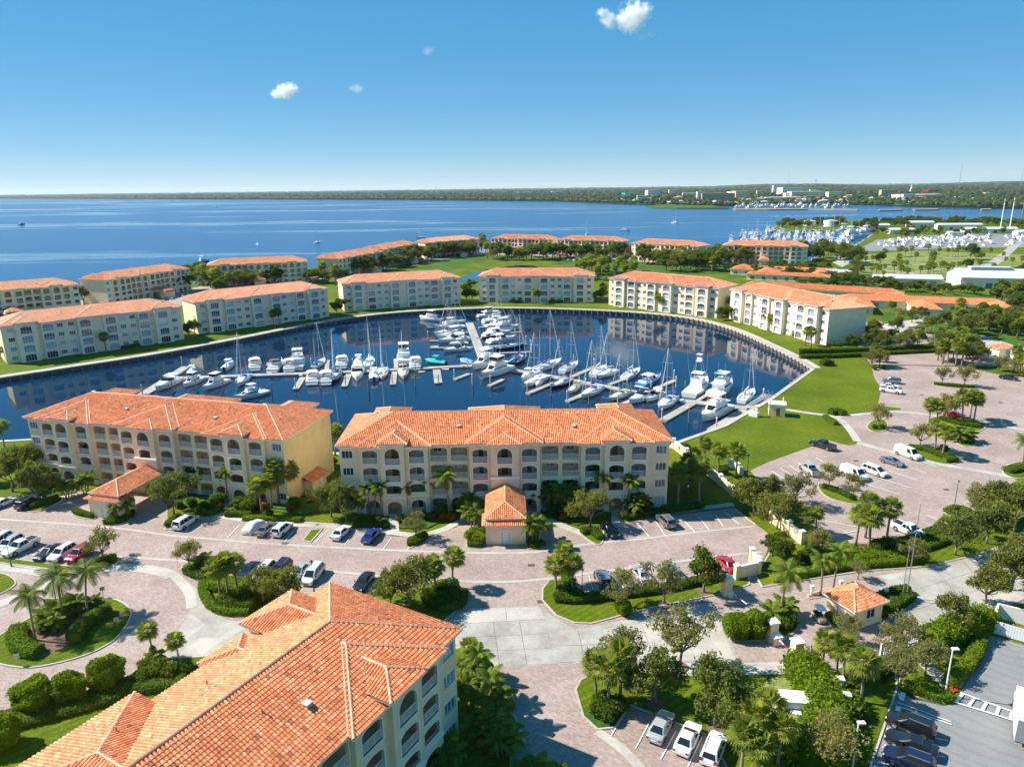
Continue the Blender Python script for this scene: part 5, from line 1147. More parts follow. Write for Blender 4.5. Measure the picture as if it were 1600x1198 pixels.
hedge([(1452, 1012), (1490, 998), (1520, 984), (1545, 978)], 3.0, 2.6, 'dark tall hedge below the white fence by the waste enclosure', 'bright_leaf', 45, .18, wob=.3)
hedge([(1480, 1072), (1505, 1050), (1520, 1030), (1532, 1005)], 1.6, 1.0, 'hedge along the kerb of the asphalt lot', 'bright_leaf')
hedge([(1412, 1075), (1440, 1084), (1470, 1092), (1484, 1088)], 1.6, .8, 'low hedge at the foot of the lot lamp post', 'bright_leaf')
hedge([(1365, 942), (1395, 930), (1420, 926)], 1.1, 1.1, 'upper clipped hedge behind the gate booth', round_=False)
hedge([(1368, 966), (1400, 950), (1424, 934)], 1.3, 1.1, 'lower clipped hedge behind the gate booth', round_=False)
hedge([(1366, 952), (1400, 940)], 1.6, .9, 'bright hedge between the two clipped hedges behind the gate booth', 'bright_leaf')
hedge([(1292, 970), (1306, 966), (1316, 972)], 1.2, 1.0, 'short hedge beside the golf cart', 'bright_leaf')
hedge([(1408, 854), (1430, 848), (1455, 838), (1478, 830)], 2.4, 1.1, 'hedge below the lowest white pickup')
hedge([(1436, 860), (1460, 852), (1476, 845)], 1.8, 1.0, 'second hedge behind the lowest white pickup', 'bright_leaf')
hedge([(1205, 908), (1260, 898), (1330, 887), (1400, 882), (1440, 876)], 1.6, 1.0, 'long low hedge edging the entry road verge', 'bright_leaf')
hedge([(1262, 870), (1310, 868), (1360, 872), (1420, 866)], 3.6, .9, 'broad mass of ground hedge on the entry verge', 'bright_leaf', 35, .18, wob=.4)
hedge([(1285, 762), (1310, 770), (1335, 782)], 1.3, .8, 'low hedge in the lot island beside the white utility van')
hedge([(1420, 700), (1450, 706), (1485, 720)], 1.6, .8, 'low hedge in the lot island beside the cargo van')
hedge([(1475, 722), (1494, 720)], 1.6, 1.0, 'short hedge at the right tip of the cargo van island')
hedge([(1470, 655), (1500, 664), (1530, 668)], 1.8, .9, 'low hedge under the four sabal palms of the lot island')
hedge([(1459, 601), (1490, 604), (1522, 606)], 1.4, .7, 'thin hedge in the farthest lot island')
hedge([(1572, 738), (1600, 734), (1640, 738)], 2.2, .9, 'hedge in the island at the right edge of the lot')
hedge([(1478, 802), (1495, 796), (1515, 803)], 1.2, .8, 'small hedge at the lamp post island of the right lot', 'bright_leaf')
hedge([(1247, 553), (1300, 552), (1380, 549), (1460, 545)], 2.0, 1.7, 'upper tier of the long clipped hedge right of the basin', round_=False, dens=25, ls=.2)
hedge([(1249, 560), (1300, 559), (1380, 555), (1462, 551)], 1.6, 1.2, 'lower tier of the long clipped hedge right of the basin', round_=False, dens=25, ls=.2)
hedge([(1283, 571), (1292, 569), (1300, 571)], 2.0, 1.4, 'small round hedge on the basin lawn')
hedge([(1289, 653), (1298, 660), (1306, 664)], 1.4, .9, 'short hedge at the bend of the lawn path', 'bright_leaf')
hedge([(1297, 648), (1308, 646), (1318, 650)], 2.0, 1.3, 'dark rounded hedge above the bend of the lawn path')
hedge([(640, 850), (655, 843), (666, 838)], 1.4, .9, 'triangular island hedge in front of the middle block')
hedge([(636, 852), (650, 850), (662, 842)], .9, .7, 'lower edging of the triangular island hedge')
hedge([(540, 825), (570, 822), (605, 824)], 1.4, .8, 'low hedge before the left end of the middle block')
hedge([(975, 812), (1020, 804), (1060, 798), (1095, 792)], 1.4, .8, 'low hedge before the right end of the middle block')
hedge([(732, 852), (745, 853), (754, 852)], 1.2, .7, 'low hedge left of the canopy gatehouse door')
hedge([(826, 853), (838, 855), (847, 849)], 1.3, .7, 'low hedge right of the canopy gatehouse door')
hedge([(908, 834), (925, 832), (938, 844)], 1.5, .9, 'hedge in the island beside the black sedan under the tree')
hedge([(46, 795), (66, 788), (92, 780)], 1.6, .9, 'hedge in the island beside the navy car at far left')
hedge([(116, 800), (130, 805), (145, 809)], 1.1, .8, 'hedge left of the gatehouse door of the left block')
hedge([(164, 817), (184, 817), (202, 808), (206, 798)], 1.3, .8, 'hedge right of the gatehouse door of the left block')
hedge([(262, 824), (270, 815), (282, 809)], 1.3, .8, 'hedge in the island beside the white minivan')
hedge([(305, 800), (328, 804), (342, 800)], 1.2, .8, 'lower ring of the clipped garden before the left block', 'bright_leaf')
hedge([(315, 790), (330, 792), (345, 789)], 1.4, 1.0, 'upper ring of the clipped garden before the left block', 'bright_leaf')
hedge([(352, 806), (372, 806), (392, 808)], 1.2, .9, 'hedge right of the walk before the left block')
hedge([(380, 812), (430, 812), (470, 815)], 1.3, .7, 'long low hedge before the right end of the left block', 'bright_leaf')
hedge([(152, 882), (165, 876), (180, 875)], 1.8, .8, 'small hedge under the tree beside the red car')
hedge([(290, 893), (312, 903), (326, 906)], 1.4, .8, 'small hedge in the parking island nearest the roundabout')
for a, c in (((92, 556), (128, 551)), ((190, 546), (218, 541)), ((455, 502), (477, 499)), ((594, 481), (616, 479)), ((654, 477), (676, 475)), ((796, 473), (815, 473)), ((857, 473), (880, 473)), ((996, 479), (1014, 481)), ((1058, 487), (1078, 489)), ((1228, 521), (1246, 527)), ((1180, 506), (1190, 511)), ((1292, 540), (1312, 541))):
    hedge([a, ((a[0] + c[0]) / 2, (a[1] + c[1]) / 2), c], 1.4, 1.1, 'low foundation hedge between windows of a waterfront block', dens=12, ls=.25)['group'] = 'foundation hedges of the waterfront blocks'
# ------------------------------------------------------------------ vehicles (nose along +x, wheels on z = 0)
WH = {}
def wheel_meshes(r):
    if r in WH: return WH[r]
    t = MB(); n = 16; w_ = .11
    prof = [(-w_, r * .62), (-w_, r * .93), (-w_ * .7, r), (w_ * .7, r), (w_, r * .93), (w_, r * .62)]
    t.loft([[(math.cos(2 * math.pi * j / n) * q, y, math.sin(2 * math.pi * j / n) * q) for j in range(n)] for y, q in prof], True)
    rm = MB()
    for s in (-1, 1):
        y = s * .085
        rm.add([(0, y * 1.15, 0)] + [(math.cos(2 * math.pi * j / 20) * r * (.64 if j % 4 < 2 else .56), y, math.sin(2 * math.pi * j / 20) * r * (.64 if j % 4 < 2 else .56)) for j in range(20)], [(0, 1 + j, 1 + (j + 1) % 20) for j in range(20)])
    WH[r] = (t.mesh('tyre', 'rubber', True), rm.mesh('rim', 'rim')); return WH[r]
def add_wheels(root, xs, y, r):
    tm, rm = wheel_meshes(r)
    for x in xs:
        for s in (-1, 1):
            o = mkobj('wheel', tm, root, (x, s * y, r)); mkobj('rim', rm, o)
def body_loft(st):
    rings = []
    for x, w_, zb, zs, zt in st:
        h = [(w_ * .90, zb), (w_, zb + (zs - zb) * .3), (w_, zb + (zs - zb) * .72), (w_ * .965, zs), (w_ * .62, zt), (0, zt + .02)]
        rings.append([(x, y, z) for y, z in h] + [(x, -y, z) for y, z in h[-2::-1]])
    return rings
def glassquad(mb, q, inset, out):
    q = [Vector(a) for a in q]; c = sum(q, Vector()) / 4; n = (q[1] - q[0]).cross(q[2] - q[0]).normalized()
    if n.dot(c - Vector((c.x * .8, 0, .9))) < 0: n = -n
    mb.poly([a.lerp(c, inset) + n * out for a in q])
def make_car(kind):
    S_ = dict(
        sedan=dict(L=4.85, W=.92, r=.33, hood=.90, belt=.95, H=1.43, deck=.98, A=1.05, B=.15, C=-.95, D=-1.72, ax=1.40),
        suv=dict(L=4.7, W=.95, r=.37, hood=1.05, belt=1.10, H=1.72, deck=1.1, A=1.15, B=.45, C=-1.95, D=-2.25, ax=1.38),
        minivan=dict(L=5.05, W=.98, r=.35, hood=1.02, belt=1.05, H=1.74, deck=1.05, A=1.6, B=.65, C=-2.15, D=-2.42, ax=1.5),
        van=dict(L=5.6, W=1.02, r=.37, hood=1.15, belt=1.2, H=2.12, deck=1.2, A=1.75, B=1.15, C=-2.62, D=-2.74, ax=1.72),
        pickup=dict(L=5.7, W=1.0, r=.41, hood=1.15, belt=1.2, H=1.86, deck=1.2, A=1.15, B=.55, C=-.75, D=-1.0, ax=1.78))[kind]
    L, Wd, r, A, B_, C_, D_, H, bl = S_['L'] / 2, S_['W'], S_['r'], S_['A'], S_['B'], S_['C'], S_['D'], S_['H'], S_['belt']
    root = empty('parked_car' if kind in ('sedan', 'suv') else 'pickup_truck' if kind == 'pickup' else 'parked_van'); zb = r * .62; hd = S_['hood']
    st = [(L, Wd * .70, zb + .12, hd * .62, hd * .66), (L - .07, Wd * .84, zb + .03, hd * .74, hd * .80), (L - .35, Wd * .95, zb, hd * .86, hd * .92), (S_['ax'], Wd, zb, hd * .95, hd), (A, Wd, zb, bl, bl + .02), (0, Wd, zb, bl, bl + .02)]
    if kind == 'pickup':
        st += [(D_ - .02, Wd, zb, bl, bl + .02)]
    st += [(D_, Wd, zb, bl + .01, S_['deck'] + .02), (-S_['ax'], Wd * .99, zb, bl + .01, S_['deck'] + .02), (-L + .3, Wd * .96, zb + .02, bl * .99, S_['deck'] + .01), (-L + .05, Wd * .90, zb + .08, bl * .90, S_['deck'] - .05), (-L, Wd * .82, zb + .2, bl * .7, S_['deck'] * .78)]
    b_ = MB(); b_.loft(body_loft(st), True, True)
    # cabin shell
    wb, wt = Wd * .93, Wd * (.70 if kind == 'sedan' else .76); kk = [(A, wb, bl), (B_, wt, H - .03), (C_, wt * .98, H - .03), (D_, wb * .97, bl)]
    base = [(A + .02, wb * .86), (A - .22, wb), (D_ + .15, wb * .98), (D_ - .02, wb * .88)]
    top = [(B_, wt * .9), (B_ - .2, wt), (C_ + .15, wt * .99), (C_, wt * .9)]
    ringb = [(x, y, bl) for x, y in base] + [(x, -y, bl) for x, y in base[::-1]]; ringt = [(x, y, H - .05) for x, y in top] + [(x, -y, H - .05) for x, y in top[::-1]]
    ringr = [((x - (B_ + C_) / 2) * .94 + (B_ + C_) / 2, y * .86, H) for x, y in top] + [((x - (B_ + C_) / 2) * .94 + (B_ + C_) / 2, -y * .86, H) for x, y in top[::-1]]
    b_.loft([ringb, ringt, ringr], True); b_.poly(ringr)
    if kind == 'pickup':
        b_.k = 1; b_.poly([(D_ - .15, -Wd * .8, bl + .045), (-L + .15, -Wd * .8, bl + .045), (-L + .15, Wd * .8, bl + .045), (D_ - .15, Wd * .8, bl + .045)])
        for s in (-1, 1): b_.box(-L + .08, D_ - .05, s * Wd * .88 - .05, s * Wd * .88 + .05, bl - .02, bl + .12, 0)
        b_.box(-L + .05, -L + .13, -Wd * .8, Wd * .8, bl - .1, bl + .12, 0)
    b_.build('body', ['paint_white', 'black_metal'], root, True).data.polygons.foreach_set('use_smooth', [False] * len(b_.f))
    g = MB(); g.poly([Vector(q) for q in ()]) if False else None
    ws = MB(); glassquad(ws, [(A + .02, wb * .84, bl + .01), (A + .02, -wb * .84, bl + .01), (B_, -wt * .88, H - .06), (B_, wt * .88, H - .06)], .05, .012); ws.build('windscreen', 'car_glass', root)
    rw = MB(); glassquad(rw, [(D_ - .02, wb * .84, bl + .05), (D_ - .02, -wb * .84, bl + .05), (C_, -wt * .86, H - .07), (C_, wt * .86, H - .07)], .08, .012); rw.build('rear_window', 'car_glass', root)
    cuts = [0, .52, 1] if kind in ('sedan', 'pickup') else [0, .36, .70, 1]
    if kind == 'van': cuts = [0, .25]
    for s in (-1, 1):
        for i in range(len(cuts) - 1):
            m_ = MB(); f = lambda t, z: ((base[1][0] + (base[2][0] - base[1][0]) * t, s * (base[1][1] + (base[2][1] - base[1][1]) * t), bl) if z == 0 else (top[1][0] + (top[2][0] - top[1][0]) * t, s * (top[1][1] + (top[2][1] - top[1][1]) * t), H - .05))
            t0, t1 = cuts[i], cuts[i + 1]; glassquad(m_, [f(t0, 0), f(t1, 0), f(t1, 1), f(t0, 1)], .09, .012); m_.build('side_window', 'car_glass', root)
        h = MB(); h.box(L - .22, L - .03, s * Wd * .66 - .17, s * Wd * .66 + .13, hd * .66, hd * .80); h.build('headlight', 'lamp_clear', root)
        t = MB(); t.box(-L + .0, -L + .16, s * Wd * .72 - .14, s * Wd * .72 + .17, bl * .68, bl * .9 if kind in ('sedan', 'pickup') else bl * 1.02); t.build('tail_light', 'lamp_red', root)
        mm = MB(); mm.box(A - .35, A - .2, s * (Wd + .02), s * (Wd + .2), bl + .02, bl + .16); mm.build('mirror', 'black_metal', root)
        if kind in ('suv', 'minivan'): rr_ = MB(); rr_.box(C_ + .25, B_ - .25, s * wt * .84 - .025, s * wt * .84 + .025, H - .01, H + .05); rr_.build('roof_rail', 'grey_metal', root)
    pl = MB(); pl.box(-L - .015, -L + .03, -.26, .26, zb + .35, zb + .48); pl.build('number_plate', 'white_trim', root)
    gr = MB(); gr.box(L - .06, L + .012, -.45, .45, zb + .16, zb + .34); gr.build('grille', 'black_metal', root)
    ar = MB()
    for x in (S_['ax'], -S_['ax']):
        for s in (-1, 1): ar.add([(x + math.cos(R(a)) * r * 1.16, s * (Wd + .006), r + math.sin(R(a)) * r * 1.16) for a in range(-15, 196, 15)], [tuple(range(15))])
    ar.build('wheel_arches', 'rubber', root); stuff(kids(root)[-1])
    add_wheels(root, (S_['ax'], -S_['ax']), Wd - .06, r)
    return root
def make_covered():
    root = empty('covered_car'); b_ = MB(); st = [(-2.35, .80, .1, .55, .6), (-2.15, .92, .08, .85, .98), (-1.5, .97, .06, .95, 1.15), (-.9, .97, .05, 1.0, 1.48), (.2, .97, .05, 1.0, 1.5), (.95, .97, .06, .95, 1.12), (1.9, .94, .07, .82, .95), (2.3, .82, .1, .6, .65)]
    rings = []
    for x, w_, zb, zs, zt in st: h = [(w_ * 1.02, zb), (w_, zs * .6), (w_ * .97, zs), (w_ * .72, zs + (zt - zs) * .8), (w_ * .4, zt), (0, zt + .02)]; rings.append([(x, y, z) for y, z in h] + [(x, -y, z) for y, z in h[-2::-1]])
    b_.loft(rings, True, True); b_.build('fabric_cover', 'car_cover', root, True); add_wheels(root, (1.35, -1.35), .84, .3); return root
def make_cart():
    root = empty('golf_cart'); b_ = MB(); b_.loft(body_loft([(1.15, .42, .3, .55, .58), (1.0, .55, .26, .72, .78), (.55, .58, .26, .8, .86), (.45, .58, .26, .4, .42), (-.4, .58, .26, .4, .42), (-.5, .58, .26, .62, .66), (-1.1, .55, .3, .62, .66), (-1.15, .5, .35, .55, .6)]), True, True); b_.build('body', 'paint_sand', root)
    s = MB(); s.box(-.55, -.05, -.52, .52, .6, .74); s.box(-.66, -.5, -.52, .52, .74, 1.15); s.build('seat', 'black_metal', root)
    s = MB(); s.box(-1.05, -.8, -.5, .5, .66, .85); s.build('bag_rack', 'black_metal', root)
    for x in (.62, -.72):
        for y in (-.5, .5): s = MB(); s.tube((x, y, .6), (x * .8, y, 1.85), .02); s.build('roof_post', 'black_metal', root)
    s = MB(); s.loft([[(x, y, z) for x, y in ((.85 * k, .6 * k), (-.95 * k, .6 * k), (-.95 * k, -.6 * k), (.85 * k, -.6 * k))] for k, z in ((1, 1.84), (1, 1.88), (.8, 1.93))], True); s.poly([(.68, .48, 1.93), (-.76, .48, 1.93), (-.76, -.48, 1.93), (.68, -.48, 1.93)]); s.build('canopy', 'white_trim', root)
    s = MB(); s.tube((.45, .22, .8), (.22, .22, 1.05), .015); s.tube((.21, .07, 1.03), (.21, .37, 1.03), .02); s.build('steering_wheel', 'black_metal', root)
    add_wheels(root, (.75, -.75), .5, .22); return root
def make_truck():
    root = empty('box_truck'); b_ = MB(); b_.box(-3.6, 2.4, -1.2, 1.2, 1.0, 3.6); b_.build('cargo_box', 'white_paint', root); e = MB(); e.box(-3.66, -3.6, -1.15, 1.15, 1.05, 3.55); e.build('rear_door', 'grey_metal', root)
    c = MB(); c.loft(body_loft([(4.8, .95, .5, 1.2, 1.3), (4.7, 1.08, .45, 1.4, 1.5), (4.0, 1.1, .45, 1.5, 1.6), (3.6, 1.1, .45, 1.7, 2.4), (2.5, 1.1, .45, 1.7, 2.45)]), True, True); c.build('cab', 'paint_white', root)
    s = MB(); s.box(-3.6, 4.2, -.45, .45, .6, .99); s.build('chassis', 'black_metal', root); w_ = MB(); w_.poly([(4.02, -.9, 1.62), (4.02, .9, 1.62), (3.62, .75, 2.38), (3.62, -.75, 2.38)]); w_.build('windscreen', 'car_glass', root)
    add_wheels(root, (3.6, -2.0), 1.02, .45); return root
CP = {k: proto(make_car(k)) for k in ('sedan', 'suv', 'minivan', 'van', 'pickup')}
CP['covered'] = proto(make_covered()); CP['cart'] = proto(make_cart()); CP['truck'] = proto(make_truck())
def car(kind, col, a, b_, label, group='cars parked round the near blocks', z=.045):
    A = P(*a); B_ = P(*b_); c = (A + B_) / 2; o = CP[kind].place((c.x, c.y, z), math.atan2(B_.y - A.y, B_.x - A.x))
    if col: recolour(o, 'paint_', 'paint_' + col)
    tag(o, label, {'minivan': 'van', 'pickup': 'pickup', 'cart': 'golf cart', 'truck': 'truck', 'van': 'van'}.get(kind, 'car'), group); return o
for r_ in [('sedan', 'white', (-10, 796), (24, 782), 'white sedan cut by the left edge before the left block'), ('suv', 'navy', (30, 798), (60, 783), 'dark navy car beside the hedge island at far left'),
    ('minivan', 'white', (277, 829), (304, 812), 'white minivan parked before the left block'), ('covered', None, (386, 836), (408, 818), 'car under a pale grey fabric cover'), ('sedan', 'grey', (406, 840), (427, 822), 'dark grey sedan between the covered car and a white suv'),
    ('suv', 'white', (431, 841), (452, 823), 'white suv left of the small grass strip before the left block'), ('sedan', 'white', (522, 847), (544, 826), 'white sedan right of the grass strip, next to the blue sedan'), ('sedan', 'blue', (571, 852), (590, 831), 'deep blue sedan before the middle block'),
    ('sedan', 'black', (944, 823), (961, 842), 'black sedan half hidden under the oak before the middle block'), ('suv', 'grey', (1051, 829), (1029, 809), 'dark grey suv alone in the bays right of the middle block'),
    ('suv', 'white', (14, 842), (-16, 860), 'white suv cut by the left edge in the lower row'), ('suv', 'silver', (32, 846), (0, 866), 'silver suv beside the white pickup in the lower row'), ('pickup', 'white', (60, 847), (6, 874), 'white pickup with dark bed in the lower left row'),
    ('sedan', 'black', (95, 857), (58, 879), 'black sedan right of the white pickup in the lower left row'), ('suv', 'white', (116, 859), (80, 881), 'white suv between the black sedan and the red car'), ('suv', 'red', (144, 859), (106, 883), 'bright red suv at the end of the lower left row'),
    ('sedan', 'navy', (398, 888), (379, 907), 'navy sedan behind the three sabal palms'), ('suv', 'white', (423, 889), (404, 909), 'white suv beside the navy sedan behind the oak'), ('suv', 'black', (448, 886), (430, 905), 'black boxy suv behind the oak in the middle row'), ('sedan', 'silver', (476, 890), (460, 908), 'silver sedan between the boxy suv and the white van'),
    ('minivan', 'white', (501, 890), (478, 917), 'white van in front of the near roof peak'), ('sedan', 'black', (576, 905), (561, 924), 'black sedan alone above the near roof'),
    ('suv', 'steel', (948, 922), (936, 898), 'steel blue suv right of the gate lawn lamp post'), ('sedan', 'silver', (1010, 913), (992, 890), 'silver sedan half hidden behind the thin gate lawn tree'), ('sedan', 'steel', (1062, 912), (1046, 891), 'blue grey sedan behind the second thin gate lawn tree'), ('sedan', 'red', (1146, 896), (1127, 876), 'red car behind the flowering tree by the gate pillar'),
    ('sedan', 'silver', (1021, 1164), (1043, 1120), 'silver sedan, left of the three near parked cars'), ('sedan', 'white', (1063, 1184), (1085, 1138), 'white sedan in the middle of the three near parked cars'), ('suv', 'white', (1104, 1206), (1126, 1150), 'white suv with roof rails, right of the three near parked cars'),
    ('suv', 'black', (1452, 1152), (1392, 1128), 'black suv nearest the crosswalk on the asphalt lot'), ('sedan', 'black', (1458, 1183), (1388, 1155), 'black sedan between two dark suvs on the asphalt lot'), ('suv', 'navy', (1456, 1210), (1384, 1183), 'navy suv cut by the bottom edge on the asphalt lot'),
    ('pickup', 'black', (1302, 705), (1268, 694), 'black pickup at the lawn edge of the right lot'), ('pickup', 'silver', (1275, 746), (1254, 730), 'silver pickup with dark bed left of the white utility van'), ('van', 'white', (1316, 738), (1352, 753), 'white utility van behind the lot island trees'), ('minivan', 'white', (1349, 734), (1384, 747), 'white minivan in the middle of the right lot'),
    ('sedan', 'steel', (1378, 720), (1409, 730), 'blue grey sedan between the minivan and the cargo van'), ('van', 'white', (1398, 706), (1438, 721), 'white cargo van beside the palm island of the right lot'), ('pickup', 'white', (1376, 611), (1408, 616), 'white pickup at the lawn edge at the top of the right lot'), ('sedan', 'white', (1378, 605), (1402, 607), 'white sedan behind the white pickup at the top of the right lot'),
    ('suv', 'steel', (1407, 600), (1379, 596), 'steel blue suv topmost at the lawn edge of the right lot'), ('sedan', 'navy', (1562, 591), (1590, 595), 'navy sedan by the second gatehouse at the right edge'), ('sedan', 'red', (1480, 650), (1502, 653), 'red sedan hidden behind the palm island of the right lot'), ('sedan', 'maroon', (1194, 754), (1212, 766), 'maroon sedan at the left edge of the right lot'),
    ('pickup', 'white', (1406, 828), (1434, 841), 'white pickup at the bottom of the right lot beside the hedge'), ('sedan', 'white', (1405, 547), (1428, 545), 'white sedan behind the clipped hedge'), ('sedan', 'black', (1432, 545), (1450, 544), 'black sedan behind the clipped hedge'), ('cart', None, (1272, 958), (1288, 980), 'pale golf cart with white roof beside the gate booth')]:
    car(*r_)
car('truck', None, (1604, 1190), (1600, 1100), 'white box truck cut by the right edge of the asphalt lot')
def make_mini():
    root = empty('distant_car'); b_ = MB(); b_.loft(body_loft([(2.3, .75, .25, .6, .65), (2.0, .9, .2, .8, .88), (1.1, .92, .2, .95, 1.0), (-1.8, .92, .2, .98, 1.02), (-2.3, .85, .3, .8, .85)]), True, True)
    b_.loft([[(x, y, z) for x, y in ((a, w_), (c, w_), (c, -w_), (a, -w_))] for a, c, w_, z in ((.2, -1.3, .7, 1.42), (.15, -1.25, .6, 1.46))], True); b_.poly([(.15, .6, 1.46), (-1.25, .6, 1.46), (-1.25, -.6, 1.46), (.15, -.6, 1.46)]); b_.build('body', 'paint_white', root)
    g = MB(); g.loft([[(x, y, z) for x, y in ((a, w_), (c, w_), (c, -w_), (a, -w_))] for a, c, w_, z in ((1.05, -1.9, .86, .98), (.22, -1.32, .71, 1.41))], True); g.build('windows', 'car_glass', root)
    for x in (1.35, -1.35):
        for s in (-1, 1): w_ = MB(); w_.tube((x, s * .72, .32), (x, s * .93, .32), .32, n=10); w_.build('wheel', 'rubber', root)
    return root
CP['mini'] = proto(make_mini()); cols = ['white', 'silver', 'black', 'grey', 'white', 'navy', 'red', 'sand', 'silver']
def carline(a, c, n, ang, where):
    for k in range(n):
        if rnd.random() < .18: continue
        t = (k + .5) / n; q = P(a[0] + (c[0] - a[0]) * t, a[1] + (c[1] - a[1]) * t); o = CP['mini'].place((q.x, q.y, .05), R(ang) + rnd.uniform(-.05, .05) + (math.pi if rnd.random() < .5 else 0)); cc = rnd.choice(cols); recolour(o, 'paint_', 'paint_' + cc)
        later(o, a[0] + (c[0] - a[0]) * t, 'small %s car' % cc, 'small %s cars' % cc, where, 'car')
carline((862, 400), (1000, 405), 26, 55, 'parked in the far row before the white-fronted blocks'); carline((860, 406), (1050, 414), 22, 50, 'parked in the second far row'); carline((655, 406), (740, 398), 12, 130, 'parked on the street of the bay point')
carline((255, 470), (300, 462), 5, 120, 'parked behind the leftmost inner blocks'); carline((395, 447), (450, 441), 5, 110, 'parked behind the third inner block'); carline((545, 430), (590, 420), 4, 70, 'parked by the foreshortened blocks'); carline((1110, 409), (1180, 404), 6, 70, 'parked behind the second marina block')
for x, y, cc in ((1408, 536, 'white'), (1395, 520, 'black'), (1452, 505, 'silver')):
    q = P(x, y); o = CP['mini'].place((q.x, q.y, .05), rnd.uniform(0, 3)); recolour(o, 'paint_', 'paint_' + cc); later(o, x, 'small %s car' % cc, 'small %s cars' % cc, 'on the drive before the courtyard villa', 'car')
# ------------------------------------------------------------------ boats (bow along +x, waterline z = 0) and docks
def hull_rings(L, B_, fb, bowrise=.5, draft=.5, transom=.85, flare=1.0, n=9):
    rings = []
    for i in range(n + 1):
        t = i / n; x = -L / 2 + L * t
        w_ = B_ / 2 * ((transom + (1 - transom) * min(1, t / .35)) if t < .35 else max(.012, (1 - ((t - .35) / .65) ** 2.3)))
        z = fb + bowrise * max(0, (t - .2) / .8) ** 2; k = max(.03, 1 - max(0, (t - .6) / .4) ** 1.5) 
        xo = x - (1 - 0) * 0; rk = .06 * L * max(0, (t - .75) / .25) ** 2
        wl = w_ * (.86 - .25 * max(0, (t - .5) / .5) * flare)
        h = [(0, -draft * k, x - rk * 1.6), (wl * .75, -draft * .55 * k, x - rk * 1.5), (wl, .02, x - rk), (w_ * .97, z * .6, x - rk * .3), (w_, z, x)]
        rings.append([(c, y, zz) for y, zz, c in h] + [(c, -y, zz) for y, zz, c in h[-1:0:-1]])
    return rings
def deck_from(rings, z_off=-.05, ins=.93): return [[(r[4][0], r[4][1] * ins, r[4][2] + z_off), (r[4][0], -r[4][1] * ins, r[4][2] + z_off)] for r in rings]
def put_hull(root, L, B_, fb, col='hull_white', **k):
    rings = hull_rings(L, B_, fb, **k); h = MB(); h.loft(rings, True); h.poly(rings[0]); ho = h.build('hull', col, root, False)
    st = MB(); 
    for s in (0, 1):
        st.loft([[(r[2][0], (r[2][1] + .012) * (1 if s == 0 else -1), .02), (r[2][0] + .01, (r[2][1] + (r[3][1] - r[2][1]) * .18 + .014) * (1 if s == 0 else -1), .16)] for r in rings], False)
    st.build('boot_stripe', 'boot_stripe', ho)
    d = MB(); d.loft(deck_from(rings), False); d.build('deck', 'boat_deck', root)
    tr = MB()
    for s in (1, -1): tr.path([(r[4][0], s * (r[4][1] - .02), r[4][2] + .02) for r in rings], .045, 5)
    tr.build('toe_rail', 'gelcoat', root); stuff(kids(root)[-1])
    return rings
def cabin(root, name, st, mat='gelcoat', glass=True, parent=None, top_in=.82):
    """lofted superstructure: stations (x, half width, z0, z1); dark window band round it"""
    b_ = MB(); rings = []
    for x, w_, z0, z1 in st: rings.append([(x, w_, z0), (x, w_ * .97, z0 + (z1 - z0) * .7), (x, w_ * top_in, z1), (x, -w_ * top_in, z1), (x, -w_ * .97, z0 + (z1 - z0) * .7), (x, -w_, z0)])
    b_.loft(rings, True, True); o = b_.build(name, mat, parent or root)
    if glass:
        g = MB()
        for s in (1, -1):
            for i in range(len(st) - 1):
                (xa, wa, a0, a1), (xb, wb, b0, b1) = st[i], st[i + 1]; f = lambda x, w_, z0, z1, t: (x, s * (w_ * (1 - .03 * t / .7) + .012), z0 + (z1 - z0) * t)
                p = [f(xa, wa, a0, a1, .36), f(xb, wb, b0, b1, .36), f(xb, wb, b0, b1, .68), f(xa, wa, a0, a1, .68)]; c = sum((Vector(q) for q in p), Vector()) / 4
                g.poly([Vector(q).lerp(c, .08) for q in p])
        xa, wa, a0, a1 = st[-1]
        if a1 - a0 > .15: g.poly([(xa + .015, wa * .85, a0 + (a1 - a0) * .3), (xa + .015, -wa * .85, a0 + (a1 - a0) * .3), (xa + .015, -wa * .75, a0 + (a1 - a0) * .72), (xa + .015, wa * .75, a0 + (a1 - a0) * .72)])
        (xa, wa, a0, a1), (xb, wb, b0, b1) = st[-2], st[-1]
        p = [(xa, wa * top_in * .85, a1), (xa, -wa * top_in * .85, a1), (xb, -wb * top_in * .85, b1), (xb, wb * top_in * .85, b1)]
        if a1 - b1 > .25:
            c = sum((Vector(q) for q in p), Vector()) / 4; g.poly([Vector(q).lerp(c, .08) + Vector((.012, 0, .015)) for q in p])
        g.build('window_band', 'boat_glass', o)
    return o
def rails(root, rings, i0=4, h=.6):
    m_ = MB()
    for s in (1, -1):
        pts = [(r[4][0], s * (r[4][1] - .06), r[4][2] + h) for r in rings[i0:]]
        m_.path(pts, .02, 4)
        for p in pts: m_.tube((p[0], p[1], p[2] - h), p, .015, n=4, cap=False)
    m_.build('bow_rail', 'alu', root); stuff(kids(root)[-1])
